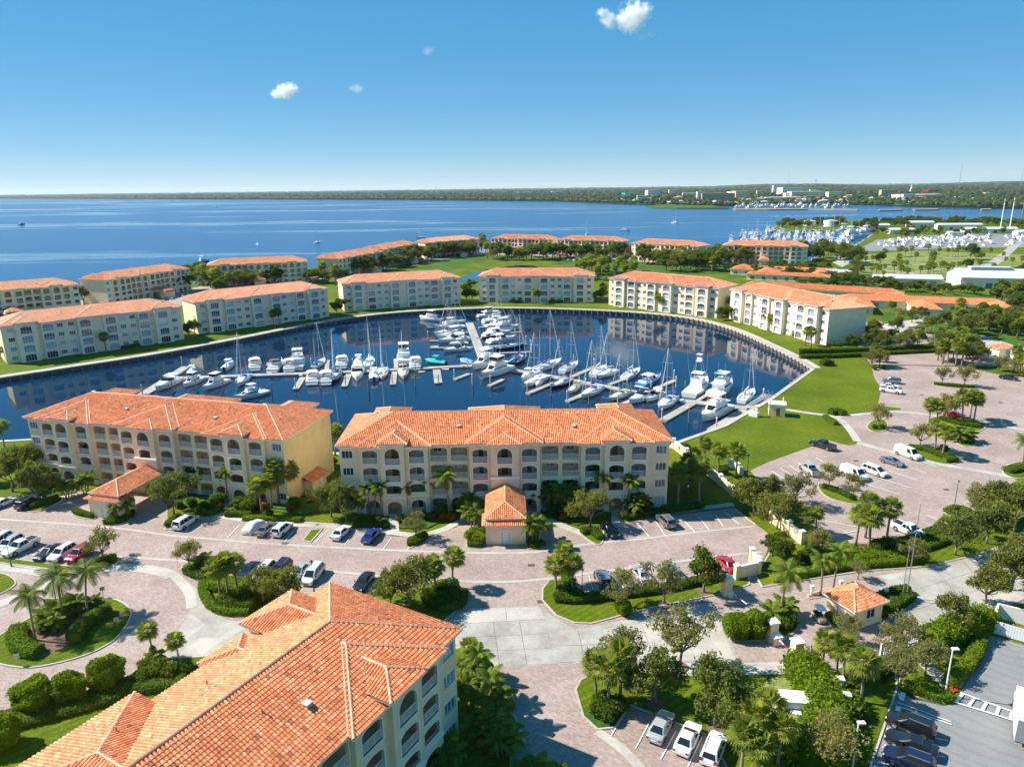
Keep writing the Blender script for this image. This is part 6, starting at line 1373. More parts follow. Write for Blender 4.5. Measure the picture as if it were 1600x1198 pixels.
def mast(root, x, z, h, L, cover='canvas_white', ketch=False, beam=2):
    m_ = MB(); m_.tube((x, 0, z), (x, 0, z + h), .08, .055, 7); m_.build('mast', 'alu', root)
    for f in (.45, .72): s = MB(); s.tube((x, -beam * .34, z + h * f), (x, beam * .34, z + h * f), .03, n=5); s.build('spreader', 'alu', root)
    b_ = MB(); b_.tube((x - .1, 0, z + 1.1), (x - L * .36, 0, z + 1.15), .06, n=6); b_.build('boom', 'alu', root)
    c = MB(); c.path([(x - .12, 0, z + 1.5), (x - L * .12, 0, z + 1.38), (x - L * .26, 0, z + 1.32), (x - L * .35, 0, z + 1.24)], [.2, .2, .17, .1], 7); c.build('sail_cover', cover, root, True)
    w_ = MB(); r = .016
    for e in [(L * .49, 0, .3), (-L * .49, 0, .1)]: w_.tube((x, 0, z + h), (e[0], e[1], z + e[2] - .2), r, n=3, cap=False)
    for s in (1, -1):
        w_.tube((x, s * beam * .34, z + h * .72), (x - .2, s * beam * .46, z - .1), r, n=3, cap=False); w_.tube((x, 0, z + h), (x, s * beam * .34, z + h * .72), r, n=3, cap=False); w_.tube((x, s * beam * .34, z + h * .45), (x + .1, s * beam * .46, z - .1), r, n=3, cap=False)
    w_.build('rigging', 'alu', root); stuff(kids(root)[-1])
    f = MB(); a = Vector((x, 0, z + h * .97)); e = Vector((L * .475, 0, z + .3)); f.path([e, e.lerp(a, .3), e.lerp(a, .7), a], [.07, .1, .07, .02], 6); f.build('furled_jib', 'canvas_white', root, True)
def make_sail(cover='canvas_blue', hull='hull_white', L=11.5, h=13, ketch=False, bimini=True):
    root = empty('sailboat'); B_ = L * .31; rg = put_hull(root, L, B_, 1.0, hull, bowrise=.35, transom=.68, draft=.6)
    cabin(root, 'cabin', [(-.9, B_ * .30, .95, 1.45), (.4, B_ * .30, .98, 1.5), (1.8, B_ * .24, 1.0, 1.42), (2.9, B_ * .14, 1.08, 1.2)])
    c = MB(); c.box(-L * .42, -1.0, -B_ * .22, B_ * .22, .99, 1.0); c.build('cockpit_sole', 'teak', root)
    for s in (1, -1): c = MB(); c.box(-L * .42, -1.0, s * B_ * .3 - .14, s * B_ * .3 + .14, .96, 1.22); c.build('coaming', 'gelcoat', root)
    c = MB(); c.loft([[(x, B_ * .27 * math.cos(R(a)) * k, 1.4 + .62 * math.sin(R(a)) * k) for a in range(0, 181, 30)] for x, k in ((-1.5, 1), (-.9, 1), (-.4, .55))], False); c.build('dodger', cover, root)
    if bimini: c = MB(); c.loft([[(x, B_ * .34 * math.cos(R(a)), 2.25 + .28 * math.sin(R(a))) for a in range(0, 181, 30)] for x in (-L * .4, -L * .24)], False); c.build('bimini', cover, root)
    w_ = MB(); w_.tube((-L * .34, 0, 1.0), (-L * .34, 0, 1.6), .04); w_.path([(-L * .34, .45 * math.cos(R(a)), 1.7 + .45 * math.sin(R(a))) for a in range(0, 361, 30)], .02, 4); w_.build('helm', 'alu', root)
    mast(root, .55, 1.45, h, L, cover, beam=B_)
    if ketch: m_ = MB(); m_.tube((-L * .36, 0, 1.0), (-L * .36, 0, 1 + h * .68), .075, .05); m_.build('mizzen_mast', 'alu', root); b_ = MB(); b_.tube((-L * .36, 0, 2.0), (-L * .52, 0, 2.05), .12, n=6); b_.build('mizzen_boom', cover, root)
    m_ = MB()
    for s in (1, -1):
        pts = [(r[4][0], s * (r[4][1] - .05), r[4][2] + .6) for r in rg]; m_.path(pts, .014, 4)
        for p in pts: m_.tube((p[0], p[1], p[2] - .6), p, .014, n=4, cap=False)
    m_.build('lifelines', 'alu', root); stuff(kids(root)[-1]); return root
def make_cruiser(hull='hull_white', L=11.5, dark=False, canvas=None):
    root = empty('express_cruiser'); B_ = L * .32; rg = put_hull(root, L, B_, 1.15, hull, bowrise=.45, transom=.92)
    cabin(root, 'foredeck_cabin', [(-.6, B_ * .40, 1.1, 1.75), (1.2, B_ * .36, 1.2, 1.8), (2.8, B_ * .24, 1.3, 1.62), (3.8, B_ * .1, 1.4, 1.48)], glass=False)
    w_ = MB(); w_.loft([[(.9, B_ * .36, 1.75), (.2, B_ * .42, 1.7), (-1.2, B_ * .42, 1.6)], [(.1, B_ * .30, 2.55), (-.35, B_ * .36, 2.5), (-1.2, B_ * .38, 2.3)]], False); w_.loft([[(.9, -B_ * .36, 1.75), (.2, -B_ * .42, 1.7), (-1.2, -B_ * .42, 1.6)], [(.1, -B_ * .30, 2.55), (-.35, -B_ * .36, 2.5), (-1.2, -B_ * .38, 2.3)]], False)
    w_.poly([(.9, B_ * .36, 1.75), (.9, -B_ * .36, 1.75), (.1, -B_ * .30, 2.55), (.1, B_ * .30, 2.55)]); w_.build('windscreen', 'boat_glass', root)
    a = MB()
    for s in (1, -1): a.path([(-1.2, s * B_ * .45, 1.2), (-1.9, s * B_ * .44, 2.6), (-1.7, s * B_ * .3, 3.0)], [.12, .1, .1], 6)
    a.path([(-1.7, B_ * .3, 3.0), (-1.7, -B_ * .3, 3.0)], .12, 6); a.build('radar_arch', 'gelcoat', root)
    t = MB(); t.loft([[(x, B_ * .42 * math.cos(R(q)), 2.75 + .3 * math.sin(R(q))) for q in range(0, 181, 30)] for x in (-3.6, -2.4, -.2)], False); t.build('canvas_top', canvas or ('canvas_white' if not dark else 'black_metal'), root)
    c = MB(); c.box(-L * .46, -1.1, -B_ * .36, B_ * .36, 1.11, 1.13); c.build('cockpit_sole', 'teak' if dark else 'boat_deck', root)
    for q in ((-4.6, 0), (-2.6, 1)): s = MB(); s.box(q[0], q[0] + .6, -B_ * .34, B_ * .34 if q[1] == 0 else 0, 1.13, 1.6); s.build('cockpit_seat', 'canvas_white', root)
    g = MB()
    for s in (1, -1):
        for i in (4, 5, 6): r = rg[i]; g.box(r[4][0] - .35, r[4][0] + .35, s * r[4][1] * .985 - .02, s * r[4][1] * .985 + .02, r[4][2] * .66, r[4][2] * .82)
    g.build('portlights', 'boat_glass', root); stuff(kids(root)[-1])
    p = MB(); p.box(-L / 2 - .7, -L / 2, -B_ * .42, B_ * .42, .25, .38); p.build('swim_platform', 'gelcoat', root); rails(root, rg); return root
def make_fly(L=14, hull='hull_white', canvas='canvas_white', enclosed=True):
    root = empty('motor_yacht'); B_ = L * .315; rg = put_hull(root, L, B_, 1.35, hull, bowrise=.75, transom=.9, draft=.8)
    s = L / 14; cabin(root, 'saloon', [(-3.2 * s, B_ * .40, 1.3, 2.95), (-.5 * s, B_ * .40, 1.35, 3.0), (1.6 * s, B_ * .36, 1.4, 2.85), (3.0 * s, B_ * .28, 1.5, 2.0)])
    cabin(root, 'trunk_cabin', [(2.6 * s, B_ * .32, 1.5, 2.1), (4.2 * s, B_ * .22, 1.65, 2.05), (5.2 * s, B_ * .1, 1.8, 1.95)], glass=False)
    f = MB(); f.loft([[(x, w_, z) for x, w_ in ((-4.6 * s, B_ * .40), (1.6 * s, B_ * .38), (2.1 * s, B_ * .26))] + [(x, -w_, z) for x, w_ in ((2.1 * s, B_ * .26), (1.6 * s, B_ * .38), (-4.6 * s, B_ * .40))] for z in (2.98, 3.12)], True, True); f.build('flybridge_deck', 'gelcoat', root)
    c = MB(); c.loft([[(x, w_ * k, z) for x, w_ in ((-2.2 * s, B_ * .37), (1.0 * s, B_ * .36), (1.9 * s, B_ * .24))] + [(x, -w_ * k, z) for x, w_ in ((1.9 * s, B_ * .24), (1.0 * s, B_ * .36), (-2.2 * s, B_ * .37))] for z, k in ((3.12, 1), (3.75, .97))], True); c.build('flybridge_coaming', 'gelcoat', root)
    cs = MB(); cs.box(.4 * s, 1.1 * s, -.7, .7, 3.12, 4.0); cs.build('helm_console', 'gelcoat', root); st = MB(); st.box(-.9 * s, -.3 * s, -.8, .8, 3.12, 3.9); st.build('helm_seat', 'canvas_white', root)
    t = MB(); t.loft([[(x, B_ * .36 * q, z) for x in (-2.4 * s, 1.2 * s) for q in ((1, -1) if x < 0 else (-1, 1))] for z in (5.25, 5.38)], True, True); t.build('hardtop', canvas, root)
    for x in (-2.2 * s, 1.0 * s):
        for y in (-1, 1): p = MB(); p.tube((x, y * B_ * .34, 3.6), (x, y * B_ * .33, 5.28), .04); p.build('hardtop_post', 'alu', root)
    if enclosed: e = MB(); e.loft([[(x, w_, z) for x, w_ in ((-2.1 * s, B_ * .34), (1.0 * s, B_ * .33))] + [(x, -w_, z) for x, w_ in ((1.0 * s, B_ * .33), (-2.1 * s, B_ * .34))] for z in (4.2, 5.2)], True); e.build('clear_curtain', 'boat_glass', root)
    a = MB(); a.tube((-2.0 * s, 0, 5.38), (-2.1 * s, 0, 6.6), .05); a.box(-2.2 * s, -1.7 * s, -.35, .35, 5.6, 5.75); a.tube((-1.2 * s, .8, 5.38), (-1.6 * s, .9, 8), .02, n=4); a.tube((-1.2 * s, -.8, 5.38), (-1.6 * s, -.9, 8), .02, n=4); a.build('antenna_mast', 'alu', root)
    k = MB(); k.box(-L * .47, -3.3 * s, -B_ * .4, B_ * .4, 1.3, 1.32); k.build('cockpit_sole', 'teak', root); p = MB(); p.box(-L / 2 - .8, -L / 2, -B_ * .42, B_ * .42, .25, .38); p.build('swim_platform', 'teak', root)
    rails(root, rg, 4, .75); return root
def make_sportfish(L=14.5, tower=True, hull='hull_white'):
    root = empty('sport_fishing_boat'); B_ = L * .32; rg = put_hull(root, L, B_, 1.2, hull, bowrise=1.25, transom=.88, draft=.8, flare=1.4)
    cabin(root, 'deckhouse', [(-2.2, B_ * .36, 1.15, 2.85), (.3, B_ * .37, 1.3, 2.9), (2.2, B_ * .33, 1.55, 2.6), (3.9, B_ * .22, 1.9, 2.05)])
    c = MB(); c.loft([[(x, w_ * k, z) for x, w_ in ((-2.0, B_ * .34), (.6, B_ * .34), (1.7, B_ * .22))] + [(x, -w_ * k, z) for x, w_ in ((1.7, B_ * .22), (.6, B_ * .34), (-2.0, B_ * .34))] for z, k in ((2.88, 1), (3.75, .96))], True); c.poly([(-2, B_ * .33, 2.9), (.6, B_ * .33, 2.9), (.6, -B_ * .33, 2.9), (-2, -B_ * .33, 2.9)]); c.build('flybridge', 'gelcoat', root)
    h = MB(); h.loft([[(x, B_ * .33 * q, z) for x in (-2.0, 1.0) for q in ((1, -1) if x < 0 else (-1, 1))] for z in (5.1, 5.2)], True, True); h.build('hardtop', 'gelcoat', root)
    for x in (-1.8, .9):
        for y in (-1, 1): p = MB(); p.tube((x, y * B_ * .32, 3.6), (x, y * B_ * .30, 5.12), .045); p.build('hardtop_post', 'alu', root)
    if tower:
        t = MB()
        for x in (-1.6, .6):
            for y in (-1, 1): t.tube((x, y * B_ * .28, 5.2), (x * .4 - .2, y * .55, 8.2), .035, n=5)
        for z, k in ((6.2, .8), (7.2, .55)):
            for y in (-1, 1): t.tube((-1.6 * k - .1, y * B_ * .28 * k, z), (.6 * k, y * B_ * .28 * k, z), .025, n=4)
        t.build('tower_frame', 'alu', root); q = MB(); q.box(-1.1, .5, -.75, .75, 8.15, 8.25); q.box(-.2, .4, -.7, .7, 8.25, 9.0); q.build('tower_platform', 'gelcoat', root); q = MB(); q.box(-1.1, .4, -.7, .7, 10.0, 10.06); q.build('tower_shade', 'canvas_white', root)
        for x in (-1, .3):
            for y in (-.65, .65): p = MB(); p.tube((x, y, 8.2), (x, y, 10.02), .025, n=4); p.build('tower_post', 'alu', root)
    for y in (-1, 1): o = MB(); o.path([(-.6, y * B_ * .4, 2.6), (-1.4, y * B_ * .52, 6.5), (-2.4, y * B_ * .6, 12.5)], [.04, .03, .015], 5); o.build('outrigger', 'alu', root)
    k = MB(); k.box(-L * .47, -2.3, -B_ * .38, B_ * .38, 1.16, 1.18); k.build('cockpit_sole', 'teak', root); ch = MB(); ch.tube((-4.4, 0, 1.18), (-4.4, 0, 1.7), .08); ch.box(-4.75, -4.1, -.35, .35, 1.7, 1.85); ch.box(-4.2, -4.05, -.35, .35, 1.85, 2.5); ch.build('fighting_chair', 'canvas_white', root)
    rails(root, rg, 5, .6); return root
def make_covered_boat(col='canvas_white', L=8.5, hull='hull_white', top=True):
    root = empty('covered_boat'); B_ = L * .32; rg = put_hull(root, L, B_, .85, hull, bowrise=.4, transom=.92)
    c = MB(); rr = []
    for i, r in enumerate(rg[:-1]): hgt = .9 * math.sin(math.pi * min(1, .12 + .8 * i / 9)); w_ = r[4][1] * 1.02; z = r[4][2]; rr.append([(r[4][0], w_, z - .1), (r[4][0], w_ * .9, z + hgt * .35), (r[4][0], w_ * .45, z + hgt * .8), (r[4][0], 0, z + hgt), (r[4][0], -w_ * .45, z + hgt * .8), (r[4][0], -w_ * .9, z + hgt * .35), (r[4][0], -w_, z - .1)])
    c.loft(rr, False); c.poly(rr[0]); c.poly(rr[-1][::-1]); c.build('boat_cover', col, root, True)
    if top:
        t = MB(); t.box(-1.3, .8, -B_ * .36, B_ * .36, 2.75, 2.85); t.build('t_top', col, root)
        for x in (-1, .5):
            for y in (-1, 1): p = MB(); p.tube((x, y * .55, 1.3), (x, y * B_ * .3, 2.76), .04); p.build('t_top_post', 'alu', root)
    e = MB(); e.box(-L / 2 - .55, -L / 2, -.28, .28, .1, 1.35); e.build('outboard_engine', 'black_metal', root); return root
def make_dinghy(col='hull_white'):
    root = empty('dinghy'); rg = put_hull(root, 3.6, 1.6, .42, col, bowrise=.15, transom=.9, draft=.2); s = MB(); s.box(-.6, -.2, -.65, .65, .38, .46); s.build('thwart', 'boat_deck', root); e = MB(); e.box(-2.05, -1.8, -.16, .16, 0, .8); e.build('outboard_engine', 'black_metal', root); return root
BP = dict(sail_blue=proto(make_sail('canvas_blue')), sail_white=proto(make_sail('canvas_white', bimini=False)), sail_dark=proto(make_sail('canvas_blue', 'hull_navy', 12.5)), sail_black=proto(make_sail('canvas_white', 'hull_black', 13, 15, bimini=False)), sail_tan=proto(make_sail('canvas_tan', 'hull_cream', 10.5, 12)), ketch=proto(make_sail('canvas_blue', 'hull_white', 14, 16, True)), ketch_green=proto(make_sail('canvas_green', 'hull_cream', 12, 13, True)),
          cruiser=proto(make_cruiser()), cruiser_stripe=proto(make_cruiser('hull_white')), cruiser_dark=proto(make_cruiser('hull_white', 12, True)), cruiser_sky=proto(make_cruiser('hull_sky', 11, False)), cruiser_red=proto(make_cruiser('hull_red', 9.5)), fly=proto(make_fly()), fly_navy=proto(make_fly(13, 'hull_navy')), trawler=proto(make_fly(13.5, 'hull_white', 'gelcoat', False)), sport=proto(make_sportfish(14.5, True)), sport_low=proto(make_sportfish(14.5, False)),
          cover=proto(make_covered_boat()), cover_teal=proto(make_covered_boat('canvas_teal', 8.5, 'hull_teal')), cover_sky=proto(make_covered_boat('canvas_sky', 6.5, 'hull_white', False)), dinghy=proto(make_dinghy()))
LEN = dict(sail_blue=11.5, sail_white=11.5, sail_dark=12.5, sail_black=13, sail_tan=10.5, ketch=14, ketch_green=12, cruiser=11.5, cruiser_stripe=11.5, cruiser_dark=12, cruiser_sky=11, cruiser_red=9.5, fly=14, fly_navy=13, trawler=13.5, sport=14.5, sport_low=14.5, cover=8.5, cover_teal=8.5, cover_sky=6.5, dinghy=3.6)
def boat(kind, stern, bow, label, s=None, group='boats in the marina basin'):
    A = P(stern[0], stern[1], WZ); B_ = P(bow[0], bow[1], WZ); c = (A + B_) / 2; k = .93 * max(.72, min(1.2, (B_ - A).length / LEN[kind])) if s is None else s
    o = BP[kind].place((c.x, c.y, WZ + .02), math.atan2(B_.y - A.y, B_.x - A.x), k); tag(o, label, 'sailboat' if 'sail' in kind or 'ketch' in kind else 'boat', group); return o
for r_ in [('cruiser_stripe', (282, 594), (241, 614), 'white express cruiser alongside the leftmost diagonal dock'), ('fly', (316, 593), (285, 607), 'white flybridge yacht second from the left end of the marina'), ('fly', (356, 596), (316, 612), 'white flybridge yacht third from the left end of the marina'), ('cover', (350, 580), (366, 569), 'small white covered boat behind the left flybridge yachts'),
    ('sail_blue', (389, 588), (370, 607), 'white sailboat with blue canvas at the left docks'), ('sport_low', (420, 613), (364, 628), 'white sport fishing boat lying alone in front of the left docks'), ('cruiser', (398, 582), (401, 564), 'white cruiser bow away, left of the dark topped cruiser'), ('cruiser_dark', (425, 583), (441, 567), 'cruiser with black canvas top behind the left dock'),
    ('trawler', (464, 581), (469, 562), 'white trawler yacht bow away on the left dock'), ('ketch', (490, 577), (508, 563), 'tall two-masted white ketch on the left dock'), ('cruiser', (487, 606), (492, 582), 'white motor boat bow in below the tall ketch'), ('sail_dark', (526, 580), (521, 603), 'navy hulled sailboat, bow towards the near row'),
    ('cruiser', (533, 577), (538, 562), 'small white cruiser behind the navy hulled sailboat'), ('cover', (558, 577), (563, 560), 'white covered boat behind the white motor boat'), ('cruiser', (561, 578), (557, 600), 'white motor boat bow out right of the navy sailboat'), ('sail_white', (600, 576), (596, 598), 'white sailboat bow out with furled white sail, left middle'),
    ('fly', (632, 573), (631, 551), 'white flybridge yacht bow away, left of the teal boat'), ('sail_tan', (630, 577), (631, 597), 'small pale sailboat bow out below the white flybridge yacht'), ('cover_teal', (698, 570), (663, 566), 'boat under a bright teal cover'), ('cover_sky', (740, 569), (718, 565), 'low boat under a light blue cover near the dock spine'), ('dinghy', (700, 578), (692, 578), 'small white dinghy tied below the dock'),
    ('fly', (806, 573), (741, 597), 'large white motor yacht at the crossing of the docks'), ('trawler', (786, 562), (729, 582), 'white motor yacht behind the large one at the dock crossing'), ('cover', (838, 584), (812, 598), 'white covered boat right of the large motor yacht'), ('sail_dark', (800, 572), (822, 556), 'blue hulled sailboat right of the dock spine'),
    ('sail_white', (855, 591), (817, 607), 'white sailboat bow towards the near roof, middle right'), ('ketch', (832, 583), (882, 564), 'large white sailboat with the tallest mast'), ('sail_black', (893, 596), (856, 610), 'black hulled sailboat, bow towards the near roof'), ('sail_blue', (873, 586), (907, 568), 'white sailboat with blue covers beside the tallest mast'),
    ('sail_white', (965, 581), (932, 593), 'white sailboat with white dodger above the right dock'), ('sail_blue', (943, 606), (905, 626), 'white sailboat with blue bimini below the right dock'), ('sail_white', (966, 600), (1007, 576), 'long white sailboat with slanting forestay above the right dock'), ('cruiser_sky', (997, 607), (1035, 591), 'sky blue hulled cruiser under a white cover'),
    ('ketch_green', (985, 614), (950, 628), 'two-masted sailboat with dark green covers'), ('cruiser_dark', (1022, 617), (981, 633), 'white cruiser with black windscreen, below the right dock'), ('sail_blue', (1056, 622), (1026, 645), 'white sailboat with navy dodger near the roof corner'), ('sport', (1075, 622), (1105, 600), 'white sport fishing boat with tall tuna tower'),
    ('trawler', (1108, 625), (1147, 600), 'white trawler yacht, bow away, right of the tuna tower'), ('trawler', (1140, 637), (1091, 663), 'white trawler yacht with dark waterline, bow towards the lawn'), ('sail_white', (1157, 631), (1178, 613), 'white sailboat by the shore gangway'),
    ('fly', (692, 502), (654, 499), 'white yacht at the far left end of the dock spine'), ('sail_white', (690, 507), (730, 504), 'white sailboat at the far left end of the dock spine'), ('sport_low', (728, 512), (676, 516), 'white sport boat, second row left of the dock spine'), ('cruiser', (727, 519), (673, 526), 'white cruiser, third row left of the dock spine'), ('sail_blue', (726, 523), (680, 529), 'white sailboat with blue cover, left of the dock spine'), ('cruiser', (735, 531), (682, 537), 'white express cruiser, fourth row left of the dock spine'), ('cruiser_dark', (735, 546), (691, 551), 'white motor boat nearest on the left of the dock spine'), ('dinghy', (686, 543), (672, 543), 'grey dinghy at the tip of a finger left of the spine'),
    ('fly', (745, 496), (785, 493), 'white yacht at the far right end of the dock spine'), ('sail_white', (742, 507), (803, 498), 'white sailboat at the far right end of the dock spine'), ('sport_low', (757, 512), (800, 507), 'white sport boat, second row right of the dock spine'), ('trawler', (763, 520), (814, 514), 'white trawler yacht, third row right of the dock spine'), ('cruiser_red', (753, 529), (775, 527), 'dark red hulled cruiser right of the dock spine'), ('cruiser', (762, 537), (808, 530), 'white express cruiser below the red hull, right of the spine'), ('sail_dark', (771, 548), (823, 541), 'dark hulled sailboat right of the dock spine'),
    ('cover', (296, 586), (306, 577), 'small white boat behind the left end dock'), ('cruiser', (452, 582), (455, 567), 'white cruiser between the dark topped cruiser and the trawler yacht'), ('sail_white', (575, 578), (580, 561), 'white sailboat bow away in the middle of the left docks'), ('cruiser', (508, 605), (514, 583), 'white motor boat bow in left of the navy hulled sailboat'), ('cover', (585, 598), (584, 582), 'small white covered boat left of the white furled sailboat'), ('cruiser', (648, 580), (652, 563), 'white cruiser bow away left of the teal boat'), ('dinghy', (655, 582), (663, 582), 'white dinghy on the left walkway near the teal boat'),
    ('cover', (846, 597), (838, 606), 'small covered white boat between two sailboats, middle right'), ('sail_tan', (905, 604), (888, 617), 'small pale sailboat left of the blue bimini one'), ('sail_white', (925, 590), (948, 575), 'white sailboat bow away left of the white dodger one'), ('cruiser', (1035, 616), (1008, 630), 'white cruiser right of the black windscreen one'), ('sail_tan', (728, 526), (690, 530), 'pale sailboat amid the boats left of the spine'), ('cruiser', (755, 525), (800, 521), 'white cruiser above the red hull, right of the spine'), ('cover', (732, 538), (700, 541), 'white covered boat low on the left of the spine'), ('sport_low', (753, 503), (800, 500), 'white sport boat close behind the far right sailboat')]:
    boat(*r_)
recolour([o for o in bpy.data.objects if o.get('label', '').startswith('white express cruiser alongside')][0], 'boot_stripe', 'hull_navy')
# docks
DZ = WZ + .55
def dock(label, segs, fingers, group='docks of the marina basin'):
    root = empty('floating_dock', (0, 0, 0)); tag(root, label, 'dock', group)
    def run(nm, a, c, w_, z):
        A = P(*a, DZ); B_ = P(*c, DZ); L = (B_ - A).length; n = max(1, int(L / 6.5)); d = (B_ - A) / n; u = d.normalized(); v = Vector((-u.y, u.x, 0))
        for i in range(n):
            m_ = MB(); m_.obox(A + d * (i + .5), u, v, d.length / 2 - .03, w_ / 2, WZ - .2, z + rnd.uniform(-.01, .01)); m_.build(nm, 'dock_concrete', root)
            t = MB()
            for s in (-1, 1): t.obox(A + d * (i + .5) + v * (s * (w_ / 2 + .05)), u, v, d.length / 2 - .04, .045, z - .22, z + .015)
            t.build('fender_board', 'pile_grey', root); 
    for a, c, w_ in segs: run('walkway', a, c, w_, DZ)
    for a, c, w_ in fingers: run('finger', a, c, w_, DZ - .04)
    return root
dock('long concrete dock walkway of the left marina half', [((276, 590), (580, 579), 2.4), ((583, 578.5), (752, 570), 2.4)], [((462, 607), (473, 589), 1.6), ((538, 603), (545, 584), 1.6), ((614, 600), (616, 580), 1.6), ((685, 598), (682, 577), 2.2), ((710, 592), (733, 583), 1.2), ((764, 602), (786, 592), 1.2), ((410, 590), (300, 600), .8) if False else ((420, 566), (421, 583), 1.2), ((512, 562), (510, 579), 1.2), ((618, 560), (619, 575), 1.2)])
dock('diagonal concrete end dock at the left tip of the marina', [((223, 616), (291, 572), 2.8)], [])
dock('straight dock spine running to the head of the basin', [((757, 566), (733, 504), 3.0)], [((670, 532), (738, 531), 1.1), ((672, 543), (740, 542), 1.1), ((756, 541), (823, 537), 1.1), ((760, 552), (831, 549), 1.1), ((752, 522), (815, 518), 1.1), ((748, 511), (808, 507), 1.1), ((678, 520), (735, 519), 1.1), ((680, 510), (733, 509), 1.1)])
dock('long concrete dock walkway of the right marina half', [((760, 571), (893, 593), 2.4), ((894, 593.5), (1062, 625), 2.4), ((1064, 625), (1168, 637), 2.6)], [((886, 626), (917, 613), 1.4), ((824, 614), (866, 597), 1.4), ((893, 588), (930, 572), 1.4), ((952, 600), (985, 588), 1.2), ((966, 633), (990, 623), 1.2), ((1017, 609), (1055, 593), 1.4), ((1035, 656), (1082, 629), 2.0), ((1090, 625), (1125, 604), 1.0)])
dock('concrete dock parallel to the right lawn shore', [((1112, 672), (1166, 640), 2.6), ((1170, 637), (1200, 616), 2.6)], [])
pg = MB(); pg.tube((0, 0, -2), (0, 0, 3.1), .19, .17, 9); pp = pg.mesh('pile', 'pile_grey', False); cm = MB(); cm.tube((0, 0, 3.1), (0, 0, 3.5), .24, .03, 9); cm = cm.mesh('cap', 'white_trim')
dm = MB(); dm.tube((0, 0, -2), (0, 0, 3.4), .17, .15, 8); dm = dm.mesh('pile', 'pile_wood')
def pile(x, y, where, dark=False):
    q = P(x, y, WZ); r = empty('mooring_pile', (q.x, q.y, WZ)); mkobj('pile', dm if dark else pp, r)
    if not dark: mkobj('cap', cm, r)
    later(r, x, 'dark timber mooring pile' if dark else 'white capped mooring pile', 'dark timber mooring piles' if dark else 'white capped mooring piles', where, 'piling')
for q in [(223, 618), (285, 572), (355, 580), (462, 608), (540, 604), (487, 575), (552, 575), (580, 580)]: pile(*q, 'at the left docks')
for q in [(270, 613), (307, 609), (425, 615), (349, 612), (501, 607), (577, 610), (576, 612), (371, 610)]: pile(*q, 'at the left docks', True)
for q in [(613, 601), (649, 580), (685, 600), (710, 593), (730, 575), (766, 603), (738, 600), (669, 530)]: pile(*q, 'in the middle of the marina')
for q in [(653, 570), (671, 565), (649, 604), (672, 545), (739, 603), (693, 526)]: pile(*q, 'in the middle of the marina', True)
for q in [(831, 552), (822, 538), (814, 520), (808, 509), (805, 527), (829, 545)]: pile(*q, 'right of the dock spine')
for q in [(824, 616), (886, 628), (905, 598), (928, 575), (988, 590), (965, 634), (1053, 594), (1034, 658), (1041, 615), (1056, 605), (1119, 672), (1126, 634), (1192, 625), (915, 608), (1017, 612)]: pile(*q, 'at the right docks')
for q in [(861, 617), (920, 631), (1076, 660), (1163, 628), (985, 615), (1070, 612)]: pile(*q, 'at the right docks', True)
# gangway, dock boxes
g = empty('gangway', (0, 0, 0)); tag(g, 'grey metal gangway from the lawn down to the right dock', 'gangway'); A = P(1204, 616, .15); B_ = P(1170, 633, DZ); u = (B_ - A).normalized(); v = Vector((-u.y, u.x, 0)).normalized()
m_ = MB(); m_.add([A + v * .7, A - v * .7, B_ - v * .7, B_ + v * .7, A + v * .7 - Vector((0, 0, .2)), A - v * .7 - Vector((0, 0, .2)), B_ - v * .7 - Vector((0, 0, .2)), B_ + v * .7 - Vector((0, 0, .2))], [(0, 1, 2, 3), (4, 5, 6, 7), (0, 3, 7, 4), (1, 2, 6, 5)]); m_.build('walkway', 'grey_metal', g)
for s in (-1, 1):
    m_ = MB(); m_.tube(A + v * .7 * s + Vector((0, 0, 1)), B_ + v * .7 * s + Vector((0, 0, 1)), .03)
    for t in range(7): q = A.lerp(B_, t / 6) + v * .7 * s; m_.tube(q, q + Vector((0, 0, 1)), .025)
    m_.build('handrail', 'alu', g)
for i, q in enumerate([(470, 588), (590, 580), (640, 577), (725, 573), (860, 589), (905, 597), (1020, 617), (1065, 627), (1120, 633), (1140, 635), (753, 550), (745, 528)]):
    p = P(*q, DZ); r = empty('dock_box', (p.x, p.y, DZ)); m_ = MB(); m_.box(-.5, .5, -.3, .3, 0, .5); m_.build('box_body', 'gelcoat', r); m_ = MB(); m_.loft([[(-.53, -.33, .5), (.53, -.33, .5), (.53, .33, .5), (-.53, .33, .5)], [(-.5, -.2, .62), (.5, -.2, .62), (.5, .2, .62), (-.5, .2, .62)]], True, True); m_.build('lid', 'white_trim', r); later(r, q[0], 'white dock box', 'white dock boxes', 'on the dock walkways', 'box')
# ------------------------------------------------------------------ small structures
def boxes(root, nm, mat, l):
    for q in l: m_ = MB(); m_.box(*q); m_.build(nm, mat, root)
def lamp(x, y, h, label, modern=False, bare=False):
    q = P(x, y); r = empty('lamp_post', (q.x, q.y, .1)); m_ = MB(); m_.tube((0, 0, 0), (0, 0, .5), .13, .1, 10); m_.build('base', 'white_paint' if modern else 'black_metal', r)
    m_ = MB(); m_.tube((0, 0, .4), (0, 0, h), .09 if modern else .06, .07 if modern else .045, 8); m_.build('pole', 'white_paint' if modern else 'grey_metal' if bare else 'black_metal', r)
    m_ = MB()
    if modern: m_.box(-.1, .62, -.22, .22, h, h + .14); m_.build('lamp_head', 'white_paint', r); m_ = MB(); m_.box(.05, .55, -.16, .16, h - .02, h); m_.build('lens', 'lamp_glass', r)
    else:
        m_.loft([[(math.cos(R(60 * j)) * k, math.sin(R(60 * j)) * k, z) for j in range(6)] for k, z in ((.09, h), (.2, h + .45))], True, True); m_.build('lantern_glass', 'lamp_glass', r); m_ = MB(); m_.tube((0, 0, h + .45), (0, 0, h + .7), .26, .03, 8); m_.build('lantern_cap', 'black_metal', r)
    tag(r, label, 'lamp post', 'lamp posts'); return r
